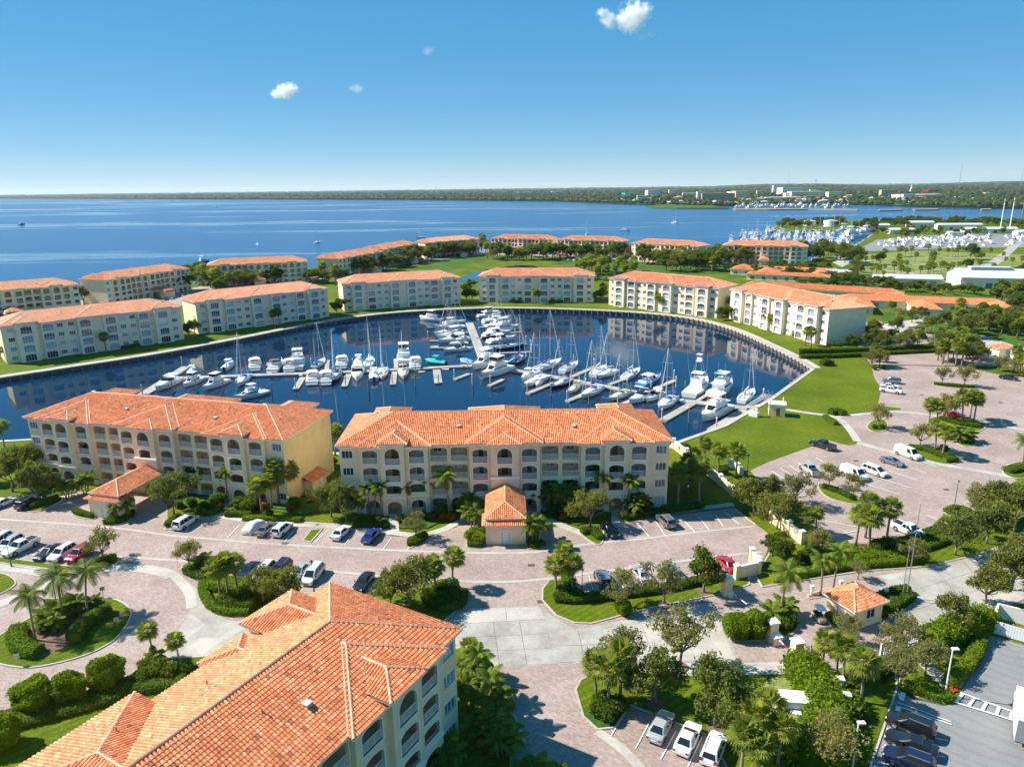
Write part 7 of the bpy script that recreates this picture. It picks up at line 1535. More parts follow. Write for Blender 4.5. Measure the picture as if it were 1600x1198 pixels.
lamp(1476, 1087, 6, 'white lamp post with flat head at the asphalt lot crosswalk', True); lamp(1331, 1205, 5.6, 'white lamp post head at the bottom edge left of the lot', True)
for x, y, l in ((909, 939, 'black lantern post on the gate lawn'), (454, 815, 'lantern post before the left block near the yellow end'), (1073, 797, 'lantern post before the right end of the middle block'), (491, 925, 'lantern post in front of the white van'), (18, 885, 'lantern post beside the white pickup at the left'), (1491, 792, 'lantern post on the hedge island of the right lot'), (1167, 748, 'lantern post right of the three lawn sabal palms'), (90, 948, 'lantern post behind the roundabout palms'), (1489, 660, 'lantern post among the lot island palms'), (348, 790, 'lantern post at the walk of the left block')): lamp(x, y, 4.4, l)
for x, y, h, l in ((1409, 937, 8, 'tall thin camera pole behind the gate booth'), (1416, 934, 14, 'very tall thin flagpole behind the gate booth')):
    q = P(x, y); r = empty('pole', (q.x, q.y, .1)); m_ = MB(); m_.tube((0, 0, 0), (0, 0, h), .08, .04, 8); m_.build('shaft', 'grey_metal', r); m_ = MB(); m_.tube((0, 0, h), (0, 0, h + .2), .12, .05, 8); m_.build('finial', 'grey_metal', r); tag(r, l, 'pole', 'poles by the gate')
# gate booth
def hut(x0, y0, deg, w_, d, h, label, roofh=.42, name='gate_booth', door='door_white'):
    r = empty(name, (x0, y0, .08), R(deg)); m_ = MB(); cell(m_, -w_ / 2, w_ / 2, 0, h, -d / 2, rect_loop(.1 * w_, w_ * .3, .9, h - .5), 1, .12)
    cell(m_, -w_ / 2, w_ / 2, 0, h, d / 2, None)
    for s in (-1, 1):
        lp = [(-d / 2 + d * .35, .05), (-d / 2 + d * .6, .05), (-d / 2 + d * .6, 2.1), (-d / 2 + d * .35, 2.1)]
        rc = [Vector((-d / 2, 0, 0)), Vector((d / 2, 0, 0)), Vector((d / 2, h, 0)), Vector((-d / 2, h, 0))]; fl = [(q.x, q.y) for q in rc] + lp
        m_.add([(s * w_ / 2, a, b_) for a, b_ in fl], [tuple(t) for t in tessellate_polygon([rc, [Vector((a, b_, 0)) for a, b_ in lp]])], 0)
        dd = MB(); dd.box(s * w_ / 2 - .1 * s - .02, s * w_ / 2 - .1 * s + .02, lp[0][0], lp[1][0], .05, 2.1); dd.build('door', door, r)
    m_.build('wall', ['stucco', 'stucco_inner'], r); window_parts(rect_loop(.1 * w_, w_ * .3, .9, h - .5), -d / 2 + .1, 1, r, 2)
    t = MB()
    for s in (-1, 1): t.box(-w_ / 2 - .08, w_ / 2 + .08, s * d / 2 - .06, s * d / 2 + .06, h - .3, h - .05)
    stuff(t.build('cornice', 'white_trim', r)); b_ = MB(); b_.box(-w_ / 2 - .1, w_ / 2 + .1, -d / 2 - .1, d / 2 + .1, 0, .35); b_.build('plinth', 'white_trim', r)
    o = .5; roof_group([(-w_ / 2 - o, w_ / 2 + o, -d / 2 - o, d / 2 + o, h, 'x' if w_ >= d else 'y')], r, s=roofh); tag(r, label, 'booth'); return r
q = P(1331, 968); hut(q.x + .4, q.y + .6, 24, 5.2, 4.4, 3.0, 'small cream gate booth with orange tiled hip roof')
q = P(1563, 556); hut(q.x, q.y, 10, 5.5, 4.2, 3.0, 'second gatehouse with orange roof at the right edge')
# dock pavilion
q = P(1213, 648); r = empty('dock_pavilion', (q.x, q.y, .05), R(-18)); boxes(r, 'wall', 'stucco', [(-1.9, 1.9, -1.5, 1.5, 0, 2.8)]); boxes(r, 'parapet', 'white_trim', [(-2.1, 2.1, -1.7, -1.3, 2.8, 3.2), (-2.1, 2.1, 1.3, 1.7, 2.8, 3.2), (-2.1, -1.7, -1.3, 1.3, 2.8, 3.2), (1.7, 2.1, -1.3, 1.3, 2.8, 3.2)]); boxes(r, 'roof_slab', 'stucco', [(-1.7, 1.7, -1.3, 1.3, 2.8, 2.95)]); boxes(r, 'door', 'wood_door', [(-.2, .7, -1.54, -1.5, .05, 2.1)])
m_ = MB(); m_.tube((1.4, 1.2, 3.2), (1.4, 1.2, 4.3), .12, n=8); m_.build('vent_pipe', 'white_trim', r); tag(r, 'small flat-roofed cream pavilion on the lawn by the docks', 'pavilion')
q = P(1178, 650); r = empty('pedestal', (q.x, q.y, .05), R(-40)); boxes(r, 'plinth', 'white_paint', [(-1.1, 1.1, -.8, .8, 0, 1.1)]); boxes(r, 'column', 'stucco', [(.3, .9, -.3, .3, 1.1, 2.6)]); boxes(r, 'column_cap', 'white_trim', [(.2, 1.0, -.4, .4, 2.6, 2.8)]); tag(r, 'white plinth with cream pillar at the head of the shore dock', 'pillar')
# boundary walls
def wallrun(px, h, label, mat='stucco', t=.25, posts=True, cap=True, z=0, ev=7.0):
    r = empty('boundary_wall'); pts = [P(*q) for q in px]
    for i in range(len(pts) - 1):
        a, c = pts[i], pts[i + 1]; d = (c - a); L = d.length; u = d.normalized(); v = Vector((-u.y, u.x, 0)); m_ = MB(); m_.obox((a + c) / 2, u, v, L / 2 - .2, t / 2, 0, h); m_.build('panel', mat, r)
        if cap: m_ = MB(); m_.obox((a + c) / 2, u, v, L / 2 - .21, t / 2 + .07, h, h + .12); m_.build('coping', 'white_trim', r)
    if posts:
        for i, p in enumerate(pts):
            u = (pts[min(i + 1, len(pts) - 1)] - pts[max(0, i - 1)]).normalized(); v = Vector((-u.y, u.x, 0)); m_ = MB(); m_.obox(p, u, v, .32, .32, 0, h + .3); m_.build('post', mat, r); m_ = MB(); m_.obox(p, u, v, .42, .42, h + .3, h + .46); m_.build('post_cap', 'white_trim', r)
    tag(r, label, 'wall', 'boundary walls'); return r
wallrun([(1052, 700), (1072, 716), (1100, 738), (1125, 758), (1146, 776)], 1.9, 'long cream boundary wall right of the middle block')
wallrun([(1205, 816), (1232, 834), (1252, 850)], 2.0, 'cream wall with white post left of the right lot')
wallrun([(1174, 878), (1184, 892)], 2.0, 'short cream wall behind the red car'); wallrun([(1150, 905), (1184, 897)], 2.0, 'short cream wall behind the flowering tree')
wallrun([(1140, 728), (1152, 735), (1158, 742)], 1.2, 'low white wall under the lawn sabal palms', 'stucco_white')
wallrun([(1545, 560), (1530, 556)], 2.2, 'white gate pier wall left of the second gatehouse', 'stucco_white'); wallrun([(1580, 560), (1592, 566), (1612, 574)], 2.2, 'white gate pier wall right of the second gatehouse', 'stucco_white')
wallrun([(1310, 1085), (1320, 1110)], 1.8, 'white fence end in the palms beside the overgrown hedge', 'white_paint', .12, True, False)
def pillar(x, y, label, h=2.6, arm=None):
    q = P(x, y); r = empty('gate_pillar', (q.x, q.y, .05), R(12)); boxes(r, 'shaft', 'stucco', [(-.55, .55, -.55, .55, 0, h)]); boxes(r, 'plinth', 'white_trim', [(-.65, .65, -.65, .65, 0, .3)]); m_ = MB(); m_.box(-.68, .68, -.68, .68, h, h + .16); m_.loft([[(-.55, -.55, h + .16), (.55, -.55, h + .16), (.55, .55, h + .16), (-.55, .55, h + .16)], [(-.1, -.1, h + .4), (.1, -.1, h + .4), (.1, .1, h + .4), (-.1, .1, h + .4)]], True, True); m_.build('cap', 'white_trim', r); tag(r, label, 'pillar', 'gate pillars')
    if arm:
        e = P(*arm); c = P(x + 3, y + 2); g = empty('barrier_gate', (c.x, c.y, .05), math.atan2(e.y - c.y, e.x - c.x)); L = (e - c).length; boxes(g, 'cabinet', 'white_paint', [(.2, .7, -.25, .25, 0, 1.0)]); n = int(L / 1.2)
        for i in range(n): boxes(g, 'arm_segment', 'white_paint' if i % 2 == 0 else 'red_paint', [(.7 + i * (L - .7) / n, .7 + (i + 1) * (L - .7) / n, -.04, .04, .85, .97)])
        tag(g, 'barrier arm beside the ' + label, 'barrier', 'gate barrier arms')
pillar(1135, 929, 'cream gate pillar at the end of the gate lawn', arm=(1166, 953)); pillar(1205, 999, 'cream gate pillar beside the round bushes', arm=(1234, 1028)); pillar(1243, 1031, 'cream gate pillar beside the overgrown hedge')
pillar(1212, 1004, 'small white post behind the middle gate pillar', 1.0)
for x, y, l in ((1268, 930, 'white card reader post left of the booth palms'), (1313, 922, 'white card reader post right of the booth palms'), (1383, 935, 'white cabinet post behind the gate booth')):
    q = P(x, y); r = empty('reader_post', (q.x, q.y, .1)); boxes(r, 'stand', 'white_paint', [(-.15, .15, -.12, .12, 0, 1.0)]); boxes(r, 'housing', 'white_trim', [(-.25, .25, -.2, .2, 1.0, 1.5)]); tag(r, l, 'post', 'gate reader posts')
q = P(1238, 1112); r = empty('utility_cabinet', (q.x, q.y, .12), R(-8)); boxes(r, 'pad', 'concrete', [(-2.2, 2.6, -1.9, 1.5, 0, .12)]); boxes(r, 'body', 'white_paint', [(-1.4, 1.4, -.9, .9, .12, 1.75)]); boxes(r, 'lid', 'white_trim', [(-1.5, 1.5, -1.0, 1.0, 1.75, 1.95)]); boxes(r, 'small_cabinet', 'white_paint', [(-.6, .5, -1.7, -1.0, .12, 1.0)]); tag(r, 'white utility cabinet beside the big overgrown hedge', 'cabinet')
q = P(1203, 1100); r = empty('bollard', (q.x, q.y, .12)); boxes(r, 'post', 'white_paint', [(-.15, .15, -.15, .15, 0, 1.3)]); boxes(r, 'rail', 'white_paint', [(.15, 1.6, -.05, .05, .8, .95)]); tag(r, 'white post and rail left of the utility cabinet', 'post')
# white picket fence and waste enclosure
def fence(px, h, label, ev=.35, mat='white_paint'):
    r = empty('picket_fence'); pts = [P(*q) for q in px]
    for i in range(len(pts) - 1):
        a, c = pts[i], pts[i + 1]; d = c - a; L = d.length; u = d.normalized(); v = Vector((-u.y, u.x, 0)); n = int(L / ev)
        for k in range(n + 1): q = a + u * (L * k / n); m_ = MB(); m_.obox(q, u, v, .10 if k % 7 else .14, .03 if k % 7 else .09, .1, h + (.15 if k % 7 == 0 else 0)); m_.build('picket' if k % 7 else 'post', mat, r)
        for z in (.3, h - .3): m_ = MB(); m_.obox((a + c) / 2, u, v, L / 2, .05, z, z + .1); m_.build('rail', mat, r)
    tag(r, label, 'fence', 'white fences'); return r
fence([(1375, 1028), (1410, 1012), (1450, 1000)], 1.9, 'white picket fence below the gate booth'); fence([(1455, 998), (1510, 975), (1540, 962)], 1.9, 'white picket fence above the tall hedge')
r = empty('waste_enclosure'); pts = [P(1551, 986), P(1556, 964), P(1640, 985)]; tag(r, 'white walled waste enclosure at the right edge', 'enclosure')
for a, c in ((pts[0], pts[1]), (pts[1], pts[2])):
    d = c - a; u = d.normalized(); v = Vector((-u.y, u.x, 0)); m_ = MB(); m_.obox((a + c) / 2, u, v, d.length / 2, .12, 0, 2.1); m_.build('wall', 'stucco_white', r)
a, c = P(1552, 990), P(1640, 1016); d = c - a; u = d.normalized(); v = Vector((-u.y, u.x, 0)); n = int(d.length / .3)
for k in range(n): m_ = MB(); m_.obox(a + u * (k + .5) * .3, u, v, .14, .05, .15, 1.9); m_.build('gate_board', 'white_paint', r)
q = P(1582, 985); r = empty('hydrant', (q.x, q.y, .05)); m_ = MB(); m_.tube((0, 0, 0), (0, 0, .8), .12, .11, 10); m_.tube((-.25, 0, .5), (.25, 0, .5), .06, n=8); m_.build('body', 'yellow_paint', r); m_ = MB(); m_.tube((0, 0, .8), (0, 0, .98), .13, .03, 10); m_.build('cap', 'yellow_paint', r); tag(r, 'yellow standpipe inside the white waste enclosure', 'hydrant')
for x, y, l in ((162, 933, 'round white sign at the top of the roundabout island'), (184, 982, 'left of the two white signs on the roundabout rim'), (193, 974, 'right of the two white signs on the roundabout rim'), (29, 1040, 'white sign at the lower edge of the roundabout island')):
    q = P(x, y); r = empty('road_sign', (q.x, q.y, .12), R(30)); m_ = MB(); m_.tube((0, 0, 0), (0, 0, 1.3), .04, n=6); m_.build('post', 'grey_metal', r); m_ = MB(); m_.box(-.3, .3, -.02, .02, 1.0, 1.6); m_.build('plate', 'grey_metal', r); tag(r, l, 'sign', 'roundabout signs')
for x, y, l in ((278, 884, 'red and white yield sign at the roundabout entry'), (1352, 647, 'small sign post at the lawn edge of the right lot')):
    q = P(x, y); r = empty('yield_sign', (q.x, q.y, .05), R(20)); m_ = MB(); m_.tube((0, 0, 0), (0, 0, 1.9), .035, n=6); m_.build('post', 'grey_metal', r); m_ = MB(); m_.add([(-.4, -.03, 2.3), (.4, -.03, 2.3), (0, -.03, 1.6), (-.4, .0, 2.3), (.4, .0, 2.3), (0, .0, 1.6)], [(0, 1, 2), (5, 4, 3), (0, 1, 4, 3), (1, 2, 5, 4), (2, 0, 3, 5)]); m_.build('plate', 'red_paint', r); m_ = MB(); m_.poly([(-.22, -.035, 2.2), (.22, -.035, 2.2), (0, -.035, 1.82)]); m_.build('plate_centre', 'white_paint', r); tag(r, l, 'sign')
# side annex of the left block's end wall
q = P(500, 752); th = R(-15.3); e = BL['L']; r = empty('meter_room', (e.location.x + math.cos(th) * 29.05 - math.sin(th) * 8, e.location.y + math.sin(th) * 29.05 + math.cos(th) * 8, 0), th); boxes(r, 'wall', 'stucco_yellow', [(0, 1.8, -2.6, 2.6, 0, 2.7)]); boxes(r, 'door', 'door_white', [(1.8, 1.84, -1.6, -.7, .05, 2.1), (1.8, 1.84, .4, 1.3, .05, 2.1)])
m_ = MB(); pl = [(2.3, -3, 2.65), (2.3, 3, 2.65), (0, 3, 3.5), (0, -3, 3.5)]; m_.poly(pl); d = m_.build('lean_to_roof', 'roof_deck', r); m_ = MB(); tiles(m_, pl, lambda *a: False); stuff(m_.build('roof_tiles', 'roof_tiles', d)); tag(r, 'small lean-to meter room with red tiles on the yellow end wall', 'annex')
# ------------------------------------------------------------------ low villas and sheds on the right
def villa(px0, deg, wings, label, h=3.4):
    q = P(*px0) if not isinstance(px0, Vector) else px0; r = empty('villa', (q.x, q.y, 0), R(deg))
    for (x0, x1, y0, y1) in wings:
        m_ = MB(); m_.box(x0, x1, y0, y1, 0, h - .02); m_.build('wall', 'stucco_pale', r); o = .6; ax = 'x' if (x1 - x0) >= (y1 - y0) else 'y'
        roof_group([(x0 - o, x1 + o, y0 - o, y1 + o, h + rnd.uniform(0, .03), ax)], r, s=.36)
        n = int((x1 - x0) / 6)
        for i in range(n): window_parts(rect_loop(x0 + (i + .5) * (x1 - x0) / n, 2.2, .6, 2.4), y0 - .04, 1, r, 2)
    tag(r, label, 'house', 'low villas right of the basin'); return r
A = P(1360, 492, 0); villa((1448, 492), -20, [(-34, 34, 14, 24), (-34, -22, -6, 13.4), (22, 34, -8, 13.4), (-6, 4, -6, 13.4)], 'low orange roofed villa round a white courtyard')
villa((1290, 464), -33, [(-42, 34, 0, 10), (24, 36, -5, -.6)], 'long low orange roofed villa behind the rightmost inner block')
villa((1190, 432), -27, [(-6, 46, 8, 17), (-20, -6.6, 4, 20), (-2, 10, -12, 7.4), (30, 40, -8, 7.4), (-6, 40, -20, -12.6)], 'low orange roofed villa behind the sunlit inner block')
def shed(px, deg, L, D_, h, label, pitch=.28, mat='metal_roof', wall='stucco_white', openf=False):
    q = P(*px); r = empty('shed', (q.x, q.y, 0), R(deg)); m_ = MB(); m_.box(-L / 2, L / 2, 0, D_, 0, h); m_.add([(-L / 2, 0, h), (-L / 2, D_, h), (-L / 2, D_ / 2, h + D_ / 2 * pitch), (L / 2, 0, h), (L / 2, D_, h), (L / 2, D_ / 2, h + D_ / 2 * pitch)], [(0, 1, 2), (3, 5, 4)]); m_.build('wall', wall, r); o = .5; n = max(3, int(L / 5))
    for s in (0, 1):
        for i in range(n):
            x0, x1 = -L / 2 - o + (L + 2 * o) * i / n, -L / 2 - o + (L + 2 * o) * (i + 1) / n; ya, yb = (-o, D_ / 2) if s == 0 else (D_ + o, D_ / 2); z0, z1 = h - o * pitch + .06, h + D_ / 2 * pitch + .06
            m_ = MB(); m_.add([(x0 + .02, ya, z0), (x1 - .02, ya, z0), (x1 - .02, yb, z1), (x0 + .02, yb, z1)], [(0, 1, 2, 3)]); m_.build('roof_panel', mat, r)
    k = max(1, int(L / 9))
    for i in range(k): x = -L / 2 + (i + .5) * L / k; m_ = MB(); m_.box(x - 1.6, x + 1.6, -.06, -.01, .05, min(h - .6, 3)); m_.build('roller_door' if i % 2 == 0 else 'window', 'grey_metal' if i % 2 == 0 else 'window_glass', r)
    tag(r, label, 'shed', 'white sheds on the right'); return r
shed((1428, 447), -16, 28, 12, 4.2, 'long white shed with grey roof in the middle of the sheds'); shed((1378, 440), -16, 9, 6, 3, 'small white shed left of the long one'); shed((1312, 436), -16, 15, 9, 4, 'pale shed half hidden by the green belt')
s_ = shed((1575, 452), -16, 46, 26, 6, 'largest white shed with raised roof ridge at the right edge'); boxes(s_, 'ridge_monitor', 'metal_roof', [(-16, 4, 10, 16, 9.2, 10.6)]); boxes(s_, 'monitor_glazing', 'window_glass', [(-15.5, 3.5, 9.9, 10.0, 9.4, 10.3)])
for x, y, L, D_, h, l in ((1500, 359, 50, 12, 6, 'white two storey works building behind the boat yard'), (1440, 355, 30, 14, 6, 'pale shed among trees behind the boat yard left'), (1548, 364, 56, 13, 4.5, 'long low white shed behind the boat yard'), (1622, 368, 40, 12, 4, 'white shed roof at the right edge behind the yard'), (1500, 369, 22, 8, 4, 'small white hut at the edge of the boat yard'), (1370, 358, 30, 12, 5, 'dark roofed shed on the spit'), (1410, 366, 26, 12, 5, 'grey shed left of the boat yard')): shed((x, y), -8, L, D_, h, l)
for x, y, rr_, h, l in ((1297, 354, 9, 8, 'right white storage tank on the spit'), (1265, 353, 8, 7, 'left pale storage tank on the spit')):
    q = P(x, y); r = empty('storage_tank', (q.x, q.y, 0)); m_ = MB(); m_.tube((0, 0, 0), (0, 0, h), rr_, rr_, 24); m_.build('shell', 'stucco_white', r); m_ = MB(); m_.tube((0, 0, h), (0, 0, h + 1.2), rr_ + .2, .5, 24); m_.build('cone_roof', 'metal_roof', r); tag(r, l, 'tank')
for x, y, h, l in ((1563, 359, 36, 'left tall white pylon at the right bank'), (1577, 362, 38, 'middle tall white pylon at the right bank'), (1595, 350, 52, 'right tall brown pylon at the edge')):
    q = P(x, y); r = empty('power_pylon', (q.x, q.y, 0)); m_ = MB(); m_.tube((0, 0, 0), (0, 0, h), .8, .4, 10); m_.build('mast', 'stucco_white' if 'white' in l else 'pile_wood', r); m_ = MB()
    m_.box(-3, 3, -.2, .2, h - 3, h - 2.6); m_.build('crossarm', 'grey_metal', r); tag(r, l, 'pylon', 'pylons at the right bank')
# ------------------------------------------------------------------ second marina, boat yard, boats on the bay
def make_far(col='hull_white', fly=True, sail=False, trailer=False):
    root = empty('distant_boat'); rg = hull_rings(10, 3.2, 1.2, .6, n=5); m_ = MB(); m_.loft(rg, True); m_.poly(rg[0]); m_.build('hull', col, root); d = MB(); d.loft(deck_from(rg), False); d.build('deck', 'boat_deck', root)
    if sail:
        m_ = MB(); m_.tube((.5, 0, 1), (.5, 0, 14.5), .16, .1, 5); m_.build('mast', 'alu', root); m_ = MB(); m_.tube((.4, 0, 2.3), (-3.5, 0, 2.4), .2, n=5); m_.build('sail_cover', 'canvas_white', root); cabin(root, 'cabin', [(-1, 1, 1.1, 1.7), (1.5, .9, 1.1, 1.7), (2.8, .5, 1.2, 1.4)])
    else:
        cabin(root, 'cabin', [(-2.6, 1.25, 1.1, 2.7), (.5, 1.25, 1.2, 2.8), (2.6, .9, 1.4, 1.8)])
        if fly: m_ = MB(); m_.box(-2.2, .4, -1, 1, 2.8, 3.5); m_.build('flybridge', 'gelcoat', root); m_ = MB(); m_.box(-2.2, .2, -1.1, 1.1, 4.7, 4.85); m_.build('hardtop', 'canvas_white', root); m_ = MB(); m_.tube((-1, 0, 3.4), (-1, 0, 7), .06, n=4); m_.build('antenna', 'alu', root)
    if trailer: m_ = MB(); m_.box(-3, 3, -.9, .9, -.9, -.3); m_.build('trailer', 'grey_metal', root)
    return root
FB = dict(fly=proto(make_far()), low=proto(make_far('hull_white', False)), navy=proto(make_far('hull_navy')), sail=proto(make_far(sail=True)), trail=proto(make_far('hull_white', False, trailer=True)))
def farfill(px, n, kinds, where, z, smin, smax, ang=0):
    xs = [q[0] for q in px]; ys = [q[1] for q in px]; c = 0; pl = []
    tries = 0
    while c < n and tries < n * 60:
        tries += 1; q = (rnd.uniform(min(xs), max(xs)), rnd.uniform(min(ys), max(ys)))
        if not inside(q, px): continue
        w_ = P(*q, z)
        if any((w_ - o).length < 6.5 for o in pl): continue
        pl.append(w_); k = rnd.choice(kinds); s = rnd.uniform(smin, smax); o = FB[k].place((w_.x, w_.y, z + (.95 * s if k == 'trail' else .05)), R(ang) + (math.pi if rnd.random() < .5 else 0) + rnd.uniform(-.1, .1), s); c += 1
        later(o, q[0], {'fly': 'white flybridge boat', 'low': 'low white boat', 'navy': 'navy hulled boat', 'sail': 'white sailboat', 'trail': 'white boat on a trailer'}[k], {'fly': 'white flybridge boats', 'low': 'low white boats', 'navy': 'navy hulled boats', 'sail': 'white sailboats', 'trail': 'white boats on trailers'}[k], where, 'boat')
farfill([(1140, 380), (1160, 368), (1200, 360), (1240, 364), (1330, 366), (1340, 374), (1325, 384), (1290, 390), (1240, 376), (1160, 380)], 85, ['fly', 'fly', 'low', 'low', 'sail', 'navy'], 'in the second marina', WZ, .9, 1.7, 70)
farfill([(1305, 362), (1350, 361), (1362, 368), (1345, 376), (1310, 368)], 9, ['fly'], 'at the head of the second marina', WZ, 1.6, 2.6, 5)
farfill([(1365, 386), (1380, 376), (1480, 369), (1600, 369), (1590, 384), (1480, 388)], 95, ['trail', 'trail', 'low', 'navy'], 'in the boat yard', 0, .6, 1.0, 80)
for nm, pxs in (('second_marina_dock', [((1160, 378), (1330, 372)), ((1200, 364), (1320, 362)), ((1240, 376), (1335, 383)), ((1262, 388), (1322, 389))]),):
    for i, (a, c) in enumerate(pxs):
        A = P(*a, WZ); B_ = P(*c, WZ); u = (B_ - A).normalized(); v = Vector((-u.y, u.x, 0)); r = empty('long_dock'); m_ = MB(); m_.obox((A + B_) / 2, u, v, (B_ - A).length / 2, 1.4, WZ - .2, WZ + .6); m_.build('walkway', 'dock_concrete', r)
        for k in range(10): q = A.lerp(B_, (k + .5) / 10); m_ = MB(); m_.obox(q, v, u, 9, .5, WZ - .2, WZ + .5); m_.build('finger', 'dock_concrete', r)
        tag(r, ['far dock across the second marina', 'farthest dock beside the spit', 'middle dock of the second marina', 'nearest dock of the second marina'][i], 'dock')
for x, y, s, l in ((403, 383, 1, 'white sailboat anchored on the bay at left'), (496, 380, 1.1, 'white sailboat with green hull line on the bay'), (657, 372, 1.1, 'sailboat mast rising behind the foreshortened blocks'), (917, 368, 1.3, 'sailboat anchored just behind the white-fronted blocks'), (977, 361, 1.3, 'white catamaran-like sailboat in the middle of the bay'), (1055, 349, 1.3, 'white sailboat farthest right on the bay')):
    q = P(x, y, WZ); o = FB['sail'].place((q.x, q.y, WZ + .05), rnd.uniform(0, 6.28), s); tag(o, l, 'sailboat', 'sailboats on the bay')
for x, y, l in ((337, 323.5, 'tiny white motor boat far out on the bay'), (34, 351, 'dark channel marker boat on the bay at left'), (318, 410.5, 'dark boat on a lift behind the third outer block')):
    q = P(x, y, WZ); o = FB['navy' if 'dark' in l else 'low'].place((q.x, q.y, WZ), 1.0, 1.2); tag(o, l, 'boat')
# ------------------------------------------------------------------ far shore
FZ = .6
fs = W([(-300, 310), (0, 310.5), (250, 311), (400, 311.3), (600, 312), (800, 313.5), (880, 314.5), (950, 317), (1010, 319.5), (1060, 321), (1100, 322), (1160, 321), (1230, 319.5), (1320, 319), (1380, 320), (1440, 322), (1530, 323.5), (1640, 324.5), (2000, 325)])
far = [tuple(q) for q in fs] + [(29900, 20000), (29900, 37900), (-29900, 37900), (-29900, fs[0][1] + 100)]
b = MB(); b.tess([[(x, y, FZ) for x, y in ccw(far)]]); n = len(fs); b.add([(x, y, FZ) for x, y in fs] + [(x, y, -4) for x, y in fs], [(i, i + 1, n + i + 1, n + i) for i in range(n - 1)])
struct(b.build('far_land', 'ground_cover'))
strip('far_beach', fs[2:], 7, 'dry_grass', FZ + .2)
for px, l in (([(1010, 323.5), (1030, 320.5), (1060, 318.6), (1085, 319.5), (1110, 322), (1140, 325.5), (1060, 325.5), (1020, 324.5)], 'low spoil island'), ([(1145, 326.4), (1180, 325.6), (1260, 325.6), (1262, 327), (1200, 327.6), (1150, 327.4)], 'breakwater'), ([(1262, 327), (1300, 326.4), (1342, 327.2), (1340, 328.6), (1300, 328)], 'breakwater right'), ([(1372, 327.6), (1408, 327), (1410, 328.2), (1374, 328.8)], 'islet left'), ([(1425, 327), (1465, 326), (1468, 327.4), (1430, 328)], 'islet middle'), ([(1532, 326.6), (1548, 326), (1550, 327.6), (1534, 328)], 'islet right')):
    m_ = MB(); pl = ccw(W(px)); m_.prism(pl, -2, .5 if 'spoil' not in l else 1.2); struct(m_.build('islet', 'ground_cover' if 'spoil' in l else 'pile_wood'))
rr = random.Random(11); m_ = MB(); X = .525731; Zc = .850651
ICO = [(-X, 0, Zc), (X, 0, Zc), (-X, 0, -Zc), (X, 0, -Zc), (0, Zc, X), (0, Zc, -X), (0, -Zc, X), (0, -Zc, -X), (Zc, X, 0), (-Zc, X, 0), (Zc, -X, 0), (-Zc, -X, 0)]
IF = [(0, 4, 1), (0, 9, 4), (9, 5, 4), (4, 5, 8), (4, 8, 1), (8, 10, 1), (8, 3, 10), (5, 3, 8), (5, 2, 3), (2, 7, 3), (7, 10, 3), (7, 6, 10), (7, 11, 6), (11, 0, 6), (0, 1, 6), (6, 1, 10), (9, 0, 11), (9, 11, 2), (9, 2, 5), (7, 2, 11)]
def blob(mb, x, y, z, r, h):
    a = rr.uniform(0, 6.28); ca, sa = math.cos(a), math.sin(a)
    mb.add([(x + (p[0] * ca - p[1] * sa) * r * rr.uniform(.75, 1.2), y + (p[0] * sa + p[1] * ca) * r * rr.uniform(.75, 1.2), z + (p[2] * .5 + .5) * h * rr.uniform(.85, 1.15)) for p in ICO], IF)
def shore_y(px):
    tab = [(-300, 310), (0, 310.5), (250, 311), (400, 311.3), (600, 312), (800, 313.5), (880, 314.5), (950, 317), (1010, 319.5), (1060, 321), (1100, 322), (1160, 321), (1230, 319.5), (1320, 319), (1380, 320), (1440, 322), (1530, 323.5), (1640, 324.5), (2000, 325)]
    for (x0, y0), (x1, y1) in zip(tab, tab[1:]):
        if x0 <= px <= x1: return y0 + (y1 - y0) * (px - x0) / (x1 - x0)
    return 311
TOWN = [(975, 318.2), (1140, 320.6), (1330, 317.5), (1460, 320), (1330, 308), (1100, 310)]
for i in range(26000):
    px = rr.uniform(-120, 1720); hy = 302.8 - px * 20 / 1600; sy = shore_y(px); t = rr.random() ** (3 if px < 500 else 1.5); py = sy - .25 - (sy - hy - 1.6) * t
    if 965 < px < 1430 and py > 304 and rr.random() < .78: continue
    q = P(px, py); D_ = q.y
    if not (1000 < D_ < 30000): continue
    s = max(1, D_ / 2300); s = min(s, 9); blob(m_, q.x, q.y, FZ - 2, rr.uniform(5, 11) * s, rr.uniform(8, 15) * (s ** .4))
stuff(tag(m_.build('far_wood', 'far_leaf'), 'wooded far shore reading as one dark green mass', 'woods'))
for x0, x1, hh, nm in ((1120, 1320, 5, 1), (1480, 1760, 4.5, 2)):
    m2 = MB(); A = P(x0, 292); B_ = P(x1, 290)
    for i in range(900):
        px = rr.uniform(x0, x1); t = (px - x0) / (x1 - x0); yy = 10500; xx = (px - 800) / F * (yy * math.cos(PITCH)) * 1.02; H_ = 34 + 46 * math.sin(math.pi * t) ** .8 * hh / 9
        blob(m2, xx, yy + rr.uniform(-600, 600), 0, 90, max(10, H_))
    stuff(tag(m2.build('wooded_ridge', 'far_leaf'), ['', 'low wooded rise on the skyline above the town', 'wooded skyline at far right', 'faint wooded rise on the middle skyline'][nm], 'ridge'))
